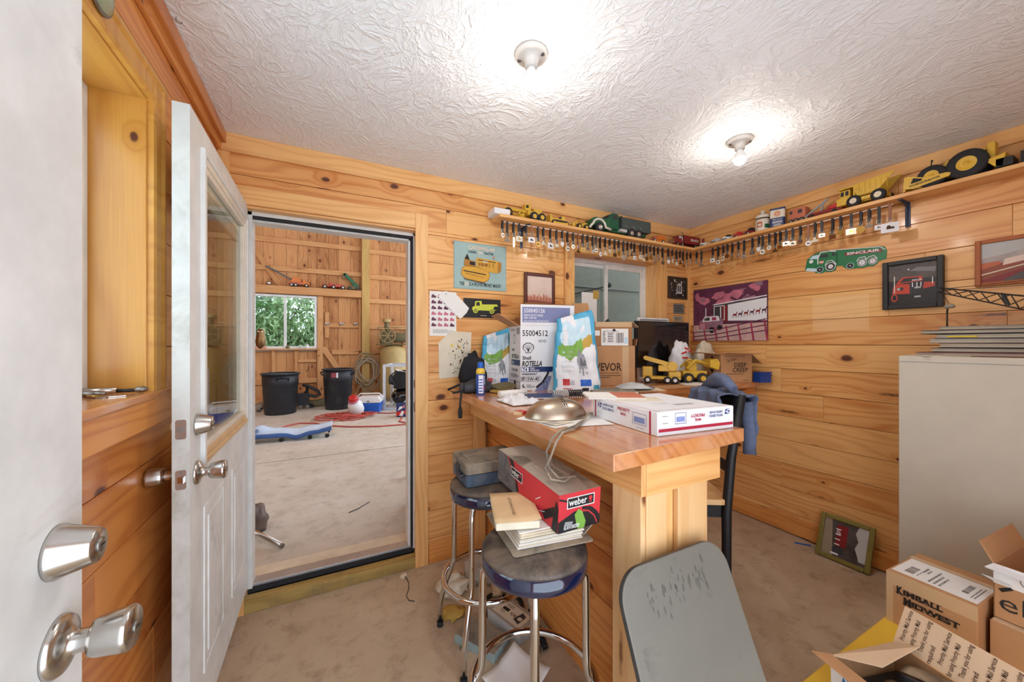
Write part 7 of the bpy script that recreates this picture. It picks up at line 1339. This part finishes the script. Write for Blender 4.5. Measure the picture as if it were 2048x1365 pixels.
mb = MB(); mb.ell((0, 0, .05), (.05, .05, .05), 'silver', 16, 10); mb.cyl((0, 0, .09), (0, 0, .13), .016, 'brass', 10); tag(mb.build('glass_ornament', loc=(bz(537), YS-.09, ZB-.001)), 'shiny silver ball ornament at the left end of the workshop beam', 'ornament')
for i, px in enumerate((655, 684, 712)):
    p = at(px, 649, Y=YS-.06); mb = MB(); mb.tube([p+Vector((-.06, 0, .02)), p+Vector((-.05, -.03, -.03)), p+Vector((0, -.04, .0)), p+Vector((.06, -.02, .01))], .008, 'dull_steel', 6); mb.obox(p+Vector((0, -.008, .015)), (.1, .012, .035), 'light_grey'); tag(mb.build('wall_hook'), ('left metal hook on the rail under the toy trucks', 'middle metal hook on the rail under the toy trucks', 'right metal hook on the rail beside the workshop post')[i], 'hook')
t = thing('hose_coil', 'tan air hose hung in a tangled coil on the workshop post', 'hose', (.86, YS-.17, 1.2), world=True); mb = MB()
for i in range(9):
    c = Vector((.86+random.uniform(-.07, .07), YS-.2-.02*i*.6, .72+random.uniform(-.09, .06))); rx, rz_ = random.uniform(.16, .28), random.uniform(.27, .43)
    mb.tube([c+Vector((rx*math.cos(q*PI/12)+.03*math.sin(q*.8+i), .012*math.sin(q+i), rz_*math.sin(q*PI/12))) for q in range(24)], .013, ('hose_tan', 'hose_tan', 'dust_pale')[i % 3], 6, True)
mb.tube([(.72, YS-.24, .4), (.6, YS-.3, .12), (.45, YS-.4, .02), (.3, YS-.5, .02)], .013, 'hose_tan', 6); mb.build('hose', t); mb = MB(); mb.cyl((.86, YS-.33, 1.14), (.86, YS-.16, 1.14), .015, 'dull_steel', 8); mb.build('hook', t)
# trash cans
def trash_can(x, y, r, h_, label, rz, lab=False):
    t = thing('trash_can', label, 'bin', (x, y, 0), rz, 'black plastic bins in the workshop')
    mb = MB(); mb.lathe([(r*.8, 0), (r*.83, .02), (r*.93, h_*.68), (r*.95, h_*.69), (r*.96, h_*.95)], 'can_black', 36); mb.lathe([(r*.96, h_*.955), (r*.93, h_*.95), (r*.8, .06), (.001, .05)], 'can_black', 36, caps=False); mb.build('bin_body', t)
    mb = MB(); mb.tube([(r*math.cos(q*PI/18), r*math.sin(q*PI/18), h_*.965) for q in range(36)], .016, 'can_black', 8, True); mb.build('rim', t)
    for s_ in (0, PI):
        mb = MB(); c, s2 = math.cos(s_), math.sin(s_); mb.tube([(r*.93*c-.1*s2, r*.93*s2+.1*c, h_*.82), (r*1.06*c-.1*s2, r*1.06*s2+.1*c, h_*.9), (r*1.06*c+.1*s2, r*1.06*s2-.1*c, h_*.9), (r*.93*c+.1*s2, r*.93*s2-.1*c, h_*.82)], .014, 'can_black', 6); mb.build('handle', t)
    if lab:
        mb = MB(); wrap(mb, r*.965, lab-.2, lab+.15, h_*.78, h_*.9, 'dark_red', 6); wrap(mb, r*.965, lab+.15, lab+.26, h_*.78, h_*.9, 'white_card', 4)
        for q in range(4): wrap(mb, r*.968, lab-.17, lab+.1, h_*(.795+q*.025), h_*(.803+q*.025), 'pink', 4)
        mb.build('bin_label', t)
trash_can(-.8, 8.5, .325, .81, 'black plastic bin standing below the workshop window', .2+PI/2)
trash_can(.23, 8.6, .3, .86, 'black plastic bin with a red label beside the stud right of the window', -.2, -PI/2-.1)
# vacuum hose, floor jack, little dolly behind the bins
t = thing('shop_vacuum', 'dark shop vacuum with a looped hose half hidden behind the left bin', 'vacuum', (-.38, 8.95, 0)); mb = MB(); mb.box(-.16, -.1, .05, .06, .1, .32, 'charcoal'); mb.cyl((.02, 0, .3), (.02, 0, .5), .03, 'black', 12); mb.build('body', t, bevel=.01); mb = MB(); mb.tube([(-.06, -.02, .5), (.06, -.06, .46), (.22, -.08, .36), (.26, -.08, .28), (.18, -.06, .24), (.04, -.04, .28), (-.02, -.02, .36)], .035, 'charcoal', 10); mb.build('hose', t)
for x in (-.1, .03): mb = MB(); mb.cyl((x, -.11, .04), (x, -.07, .04), .04, 'dull_steel', 12); mb.build('caster', t)
t = thing('floor_jack', 'grey green floor jack on the workshop floor between the two bins', 'jack', (-.05, 9.1, 0), .15); mb = MB(); mb.box(-.3, -.12, .04, .22, -.08, .13, 'olive'); mb.box(-.3, .08, .04, .22, .12, .13, 'olive'); mb.prism([(-.28, .06), (.2, .1), (.2, .16), (-.1, .12), (-.28, .1)], .12, 'mid_grey', XZ((0, .06, 0))); mb.build('frame', t, bevel=.006); mb = MB(); mb.beam((-.3, 0, .1), (.5, .05, .22), .03, .03, 'olive'); mb.build('handle', t)
for x in (-.25, .17):
    for y in (-.15, .121): mb = MB(); mb.cyl((x, y, .045), (x, y+.029, .045), .045, 'black', 14); mb.build('wheel', t)
t = thing('furniture_dolly', 'low wooden dolly on casters by the left side of the workshop doorway', 'dolly', (-1.45, 9.0, 0)); mb = MB(); mb.box(-.3, -.2, .1, .3, -.1, .13, 'dust_grey'); mb.box(-.3, .1, .1, .3, .2, .13, 'dust_grey'); mb.box(-.3, -.2, .13, -.2, .2, .155, 'dust_grey'); mb.box(.2, -.2, .13, .3, .2, .155, 'dust_grey'); mb.build('deck', t, bevel=.003)
for x in (-.25, .25):
    for y in (-.15, .15): mb = MB(); mb.cyl((x, y-.015, .035), (x, y+.015, .035), .035, 'black', 12); mb.box(x-.02, y-.02, .035, x+.02, y+.02, .1, 'dull_steel'); mb.build('caster', t)
# blue creeper
t = thing('mechanic_creeper', 'pale blue moulded mechanic creeper lying on the workshop floor', 'creeper', (-.5, 6.17, 0), -.04); mb = MB()
def cre(u, v):
    x = -.62+1.2*u; w_ = .2*(1-.28*math.exp(-((u-.55)/.07)**2)-.1*math.exp(-((u-.25)/.08)**2)); y = (v-.5)*2*w_
    z = .1+.03*abs(2*v-1)**2-.05*math.exp(-((u-.62)/.1)**2)*(1 if v < .5 else .6)+.05*max(0, (u-.85)/.15)*.8+.06*math.exp(-((u-.22)/.09)**2)*(v > .75)+.03*math.exp(-((u-.05)/.06)**2); return (x, y, z)
mb.grid(cre, 40, 14, 'creeper_pale'); mb.build('body', t, solid=.014); mb = MB()
mb.grid(lambda u, v: tuple(Vector(cre(u, 0))+Vector((0, -.006, .005-v*.06))), 40, 3, 'creeper_blue'); mb.build('side_skirt', t, solid=.006)
mb = MB(); mb.box(-.52, -.11, .138, -.36, .1, .15, 'creeper_blue'); mb.build('head_rest', t, bevel=.008)
for x in (-.45, -.05, .3, .52):
    for y in (-.15, .15): mb = MB(); mb.cyl((x, y-.015, .03), (x, y+.015, .03), .03, 'black', 12); mb.box(x-.014, y-.012, .03, x+.014, y+.012, .085, 'cream'); mb.build('caster', t)
# red cord and its pile
mb = MB()
for i in range(13):
    c = Vector((.3+random.uniform(-.2, .28), 7.42+random.uniform(-.16, .2), .012+i*.004)); rx, ry_ = random.uniform(.14, .34), random.uniform(.1, .24); a0 = random.random()*6
    mb.tube([c+Vector((rx*math.cos(q*PI/10+a0)+.03*math.sin(q+i), ry_*math.sin(q*PI/10+a0), .008*math.sin(q*2+i)+.008)) for q in range(20)], .012, 'cord_red', 6, True)
mb.tube([at(x, y, Z=.012) for x, y in ((556, 858), (575, 852), (600, 847), (630, 847), (660, 852), (700, 854), (760, 853), (826, 848))], .012, 'cord_red', 6)
mb.tube([at(x, y, Z=.012) for x, y in ((745, 826), (775, 827), (800, 826), (804, 838), (798, 843), (812, 846), (830, 845))], .011, 'cord_red', 6); tag(mb.build('extension_cord'), 'long faded red extension cord piled in loops on the workshop floor', 'cord')
t = thing('plastic_jug', 'white plastic jug with a red band lying on the red cord pile', 'jug', (.5, 7.5, .05)); mb = MB(); T = Matrix.Translation((0, 0, .13)) @ Euler((.6, 0, -.5)).to_matrix().to_4x4(); mb.lathe([(.0005, -.16), (.11, -.15), (.135, -.08), (.13, .06), (.08, .14), (.04, .17)], 'white', 24, T); mb.build('body', t); mb = MB(); mb.lathe([(.06, .16), (.075, .17), (.075, .24), (.05, .25)], 'red', 18, T); mb.lathe([(.085, .14), (.1, .16), (.085, .18)], 'pink', 18, T); mb.build('neck_band', t)
t = thing('cooler', 'blue cooler with a white lid on the workshop floor', 'cooler', (.79, 7.86, 0), -.35); mb = MB(); mb.prism([(-.2, 0), (.2, 0), (.225, .2), (-.225, .2)], .28, 'plastic_blue', XZ((0, .14, 0))); mb.build('tub', t, bevel=.015, seg=3); mb = MB(); mb.prism([(-.23, .2), (.23, .2), (.235, .26), (.18, .32), (-.18, .32), (-.235, .26)], .3, 'white', XZ((0, .15, 0))); mb.build('lid', t, bevel=.012, seg=3); mb = MB(); mb.tube([(-.24, 0, .22), (-.25, 0, .31), (-.18, 0, .37), (.18, 0, .37), (.25, 0, .31), (.24, 0, .22)], .014, 'white', 8); mb.build('handle', t); mb = MB(); a = mb.art((-.05, -.1505, .2), (1, 0, 0), U); a.disc(.05, .03, .03, 'charcoal', .018); a.disc(.05, .03, .024, 'mid_grey', .012); mb.build('badge', t)
# old compressor on an upright tank
t = thing('air_compressor', 'old tan upright air compressor with a caged belt wheel behind the hose coil', 'compressor', (1.45, 9.22, 0)); mb = MB(); mb.lathe([(.22, .1), (.29, .18), (.3, .28), (.3, 1.15), (.27, 1.26), (.15, 1.33), (.0005, 1.34)], 'tank_tan', 36); mb.build('tank', t)
for k in range(3): a_ = k*2.1+.5; mb = MB(); mb.box(.2*math.cos(a_)-.03, .2*math.sin(a_)-.03, 0, .2*math.cos(a_)+.03, .2*math.sin(a_)+.03, .2, 'tank_tan'); mb.build('leg', t)
mb = MB(); mb.box(-.36, -.2, 1.34, .36, .2, 1.36, 'olive'); mb.box(-.28, -.06, 1.36, -.02, .16, 1.66, 'olive'); mb.cyl((.02, .02, 1.52), (.32, .02, 1.52), .12, 'olive', 20); mb.cyl((-.15, 0, 1.66), (-.15, 0, 1.9), .05, 'olive', 14); mb.lathe([(.07, 1.88), (.1, 1.89), (.1, 1.95), (.06, 1.98), (.0005, 1.98)], 'tank_tan', 20, Matrix.Translation((-.15, 0, 0))); mb.build('pump', t, bevel=.004)
mb = MB(); c = Vector((-.15, -.17, 1.56)); mb.tube(arc(c, .17, 0, 2*PI, 28, 'xz')[:-1], .016, 'tank_tan', 6, True)
for k in range(6): a_ = k*PI/3; mb.beam(c, c+Vector((.16*math.cos(a_), 0, .16*math.sin(a_))), .012, .02, 'tank_tan')
mb.build('belt_wheel', t)
mb = MB(); x0, x1, z0, z1, y = -.38, .38, 1.36, 1.76, -.22
mb.tube([(x0, y, z0), (x1, y, z0), (x1, y, z1), (x0, y, z1)], .009, 'olive', 6, True)
for i in range(18): x = x0+(x1-x0)*i/17; mb.cyl((x, y, z0), (x, y, z1), .0028, 'olive', 4)
for i in range(10): z = z0+(z1-z0)*i/9; mb.cyl((x0, y, z), (x1, y, z), .0028, 'olive', 4)
mb.build('belt_guard', t)
# newer compressor in an open metal frame
t = thing('crated_engine', 'black engine and round black tank inside a white open metal frame', 'compressor', (1.46, 8.1, 0), -.42); b_, d_, h_ = .29, .29, .94; P_('rail_grey', (206, 210, 216), .4, .3)
mb = MB()
for x in (-b_, b_):
    for y in (-d_, d_): mb.box(x-.025, y-.025, 0, x+.025, y+.025, h_, 'rail_grey')
for y in (-d_, d_): mb.box(-b_, y-.02, h_-.05, b_, y+.02, h_, 'rail_grey'); mb.box(-b_, y-.02, .0, b_, y+.02, .05, 'rail_grey')
for x in (-b_, b_): mb.box(x-.02, -d_, h_-.05, x+.02, d_, h_, 'rail_grey'); mb.box(x-.02, -d_, 0, x+.02, d_, .05, 'rail_grey')
mb.build('frame', t, bevel=.003)
mb = MB(); mb.ell((.03, 0, .24), (.25, .25, .19), 'black_gloss', 28, 18); mb.build('tank', t)
mb = MB(); mb.box(-.14, -.16, .42, .14, .14, .72, 'black'); mb.cyl((0, 0, .38), (0, 0, .48), .12, 'black', 16)
for i in range(6): mb.box(-.16, -.18, .45+i*.045, .02, .1, .465+i*.045, 'black_gloss')
mb.cyl((-.24, -.08, .6), (-.14, -.08, .6), .1, 'charcoal', 18); mb.tube([(-.1, -.18, .5), (-.2, -.2, .7), (-.05, -.2, .8)], .02, 'charcoal', 8); mb.box(-.12, -.12, .72, .1, .1, .8, 'charcoal'); mb.build('engine', t, bevel=.008)
mb = MB(); mb.box(.16, -.2, .42, .2, .16, .82, 'orange'); mb.box(.155, -.215, .42, .27, -.2, .82, 'orange')
for i in range(4): mb.box(.155, -.22, .5+i*.08, .27, -.214, .515+i*.08, 'charcoal')
mb.build('fan_guard', t, bevel=.004); mb = MB(); mb.grid(lambda u, v: (-.12+u*.24, -.2+.2*v, .83+.03*noisev(u*4, v*4)-.06*u), 8, 8, 'white_paper'); mb.build('paper_tag', t, solid=.002)
for i, (x, y, lab) in enumerate(((1.27, 7.1, 'red white and blue oil bottle pack nearer the cooler'), (1.47, 7.1, 'red white and blue oil bottle pack at the doorway edge'))):
    t = thing('oil_pack', lab, 'box', (x, y, 0), -.2, 'oil packs on the workshop floor'); mb = MB(); mb.box(-.09, -.08, 0, .09, .08, .25, 'navy'); mb.build('pack_body', t, bevel=.006); mb = MB()
    for o_, r_ in (((-.09, -.0805, 0), (1, 0, 0)), ((-.0905, .08, 0), (0, -1, 0))): a = mb.art(o_, r_, U); a.poly([(0, .02), (.18 if r_[0] else .16, .06), (.18 if r_[0] else .16, .13), (0, .1)], 'red'); a.poly([(.02, .12), (.08, .15), (.14, .2), (.06, .2)], 'white'); a.poly([(.05, .03), (.11, .02), (.14, .1), (.1, .12)], 'white'); a.poly([(.1, .16), (.15, .17), (.15, .23), (.12, .22)], 'pink')
    mb.build('printing', t)
mb = MB(); blob(mb, (0, 0, 0), (.11, .07, .035), 'pale_blue', .35, 2.2, 3.); tag(mb.build('shop_cloth', loc=(1.43, 7.1, .2505)), 'pale blue cloth lying on top of the oil packs', 'cloth')
# near the threshold
t = thing('steel_pipe', 'bright steel pipe lying at the lower left of the workshop doorway', 'pipe', (-.42, 2.95, .02)); a_, b_ = at(495, 1057, Z=.07), at(565, 1093, Z=.02); t.location = (0, 0, 0); mb = MB(); d_ = (b_-a_).normalized(); mb.tube([a_-d_*.25, b_], .015, 'steel', 16); mb.tube([b_-d_*.012, b_+d_*.001], .0158, 'dull_steel', 16); mb.build('pipe', t)
P_('worn_brown', (110, 88, 74), .6, dirt=((70, 58, 52), 9, .4, .6)); mb = MB(); blob(mb, (-.49, 3.25, 0), (.1, .12, .12), 'worn_brown', .25, 2., 3.); tag(mb.build('leather_bag'), 'scuffed brown bag beside the steel pipe, behind the open door', 'bag')
for i, (x, y, h_, lab) in enumerate(((819, 955, .12, 'rusty brown metal bracket far back at the right edge of the doorway opening'), (818, 1010, .1, 'grey and brown metal part leaning in the middle of the right doorway edge'), (820, 1045, .07, 'small dark metal part lowest at the right doorway edge'))):
    p = at(x, y, Z=0); t = thing('metal_part', lab, 'metal part', (p.x+.05, p.y, 0), .4*i, 'metal parts at the doorway edge'); mb = MB(); mb.box(-.06, -.04, 0, .06, .04, .02, ('worn_brown', 'mid_grey', 'charcoal')[i]); mb.build('base', t, bevel=.003); mb = MB(); mb.box(-.055, -.03, .02, -.03, .03, h_, ('worn_brown', 'worn_brown', 'charcoal')[i]); mb.build('upright', t, bevel=.003)
p = at(718, 1018, Z=.0); mb = MB(); mb.tube([p+Vector((-.08, -.05, .004)), p+Vector((0, 0, .004)), p+Vector((.09, .09, .004))], .0035, 'charcoal', 6); tag(mb.build('twig'), 'thin dark twig on the workshop concrete in the middle of the doorway', 'twig')
# ---- outside the workshop window
mb = MB(); mb.box(-14, YS+.3, -.5, 12, 30, -.35, 'soil'); struct(mb.build('ground_outside'))
def shrub(x, y, rad, h_, m, label, n=1500):
    t = thing('tree', label, 'tree', (x, y, -.35), group='trees outside the workshop window'); mb = MB()
    for i in range(n):
        a_, b_ = random.random()*2*PI, math.acos(random.uniform(-.6, 1)); r = random.uniform(.72, 1)**.6; c = Vector((rad*r*math.cos(a_)*math.sin(b_), rad*r*math.sin(a_)*math.sin(b_), h_*.5+h_*.5*r*math.cos(b_)))
        c += Vector((noisev(c.x, c.y, c.z), noisev(c.y, c.z, c.x), noisev(c.z, c.x, c.y)))*rad*.4
        s_ = random.uniform(.05, .12); R = Euler((random.random()*6, random.random()*6, random.random()*6)).to_matrix(); k = mb.vs([c+R @ Vector(q) for q in ((-s_, 0, 0), (0, -s_*.5, .01), (s_, 0, 0), (0, s_*.5, .01))]); mb.face((k, k+1, k+2, k+3), m)
    mb.build('foliage', t); mb = MB()
    mb.tube([(0, 0, 0), (.05, .03, h_*.35), (0, 0, h_*.6)], [.09, .07, .03], 'bark', 8)
    for k in range(6): a_ = k*1.05; mb.tube([(0, 0, h_*.3), (rad*.4*math.cos(a_), rad*.4*math.sin(a_), h_*.55), (rad*.7*math.cos(a_), rad*.7*math.sin(a_), h_*.75)], [.04, .025, .01], 'bark', 6)
    mb.build('trunk', t)
for x, y, r, h_, m, lab, n in ((-2.3, 13.2, 1.1, 3.9, 'leaf_mid', 'light green leafy tree at the left of the workshop window view', 1800), (-1.5, 12.6, .9, 2.6, 'leaf_pale', 'pale green bush in the left workshop window pane', 1500), (-.75, 13.0, 1.0, 3.4, 'leaf_pale', 'tall pale green bush in the right workshop window pane', 1900), (-.2, 12.6, .8, 2.3, 'leaf_mid', 'low mid green bush at the right of the workshop window view', 1300), (-1.6, 16, 2.0, 6.0, 'leaf_dark', 'large dark green tree far behind the bushes on the left', 2600), (.4, 16.5, 2.2, 6.2, 'leaf_dark', 'large dark green tree far behind the bushes on the right', 2600), (-3.4, 17, 2.0, 6.5, 'leaf_dark', 'dark green tree at the far left edge of the window view', 2000)): shrub(x, y, r, h_, m, lab, n)
# ================================================================ LIGHT
w = bpy.data.worlds.new('sky'); S.world = w; w.use_nodes = True
bg = w.node_tree.nodes['Background']; bg.inputs[0].default_value = (.82, .92, 1.06, 1); bg.inputs[1].default_value = 3.0
S.view_settings.view_transform = 'Standard'; S.view_settings.look = 'None'; S.view_settings.gamma = 1; S.view_settings.exposure = .38
S.cycles.max_bounces = 8; S.cycles.diffuse_bounces = 5; S.cycles.transparent_max_bounces = 12; S.cycles.sample_clamp_indirect = 6
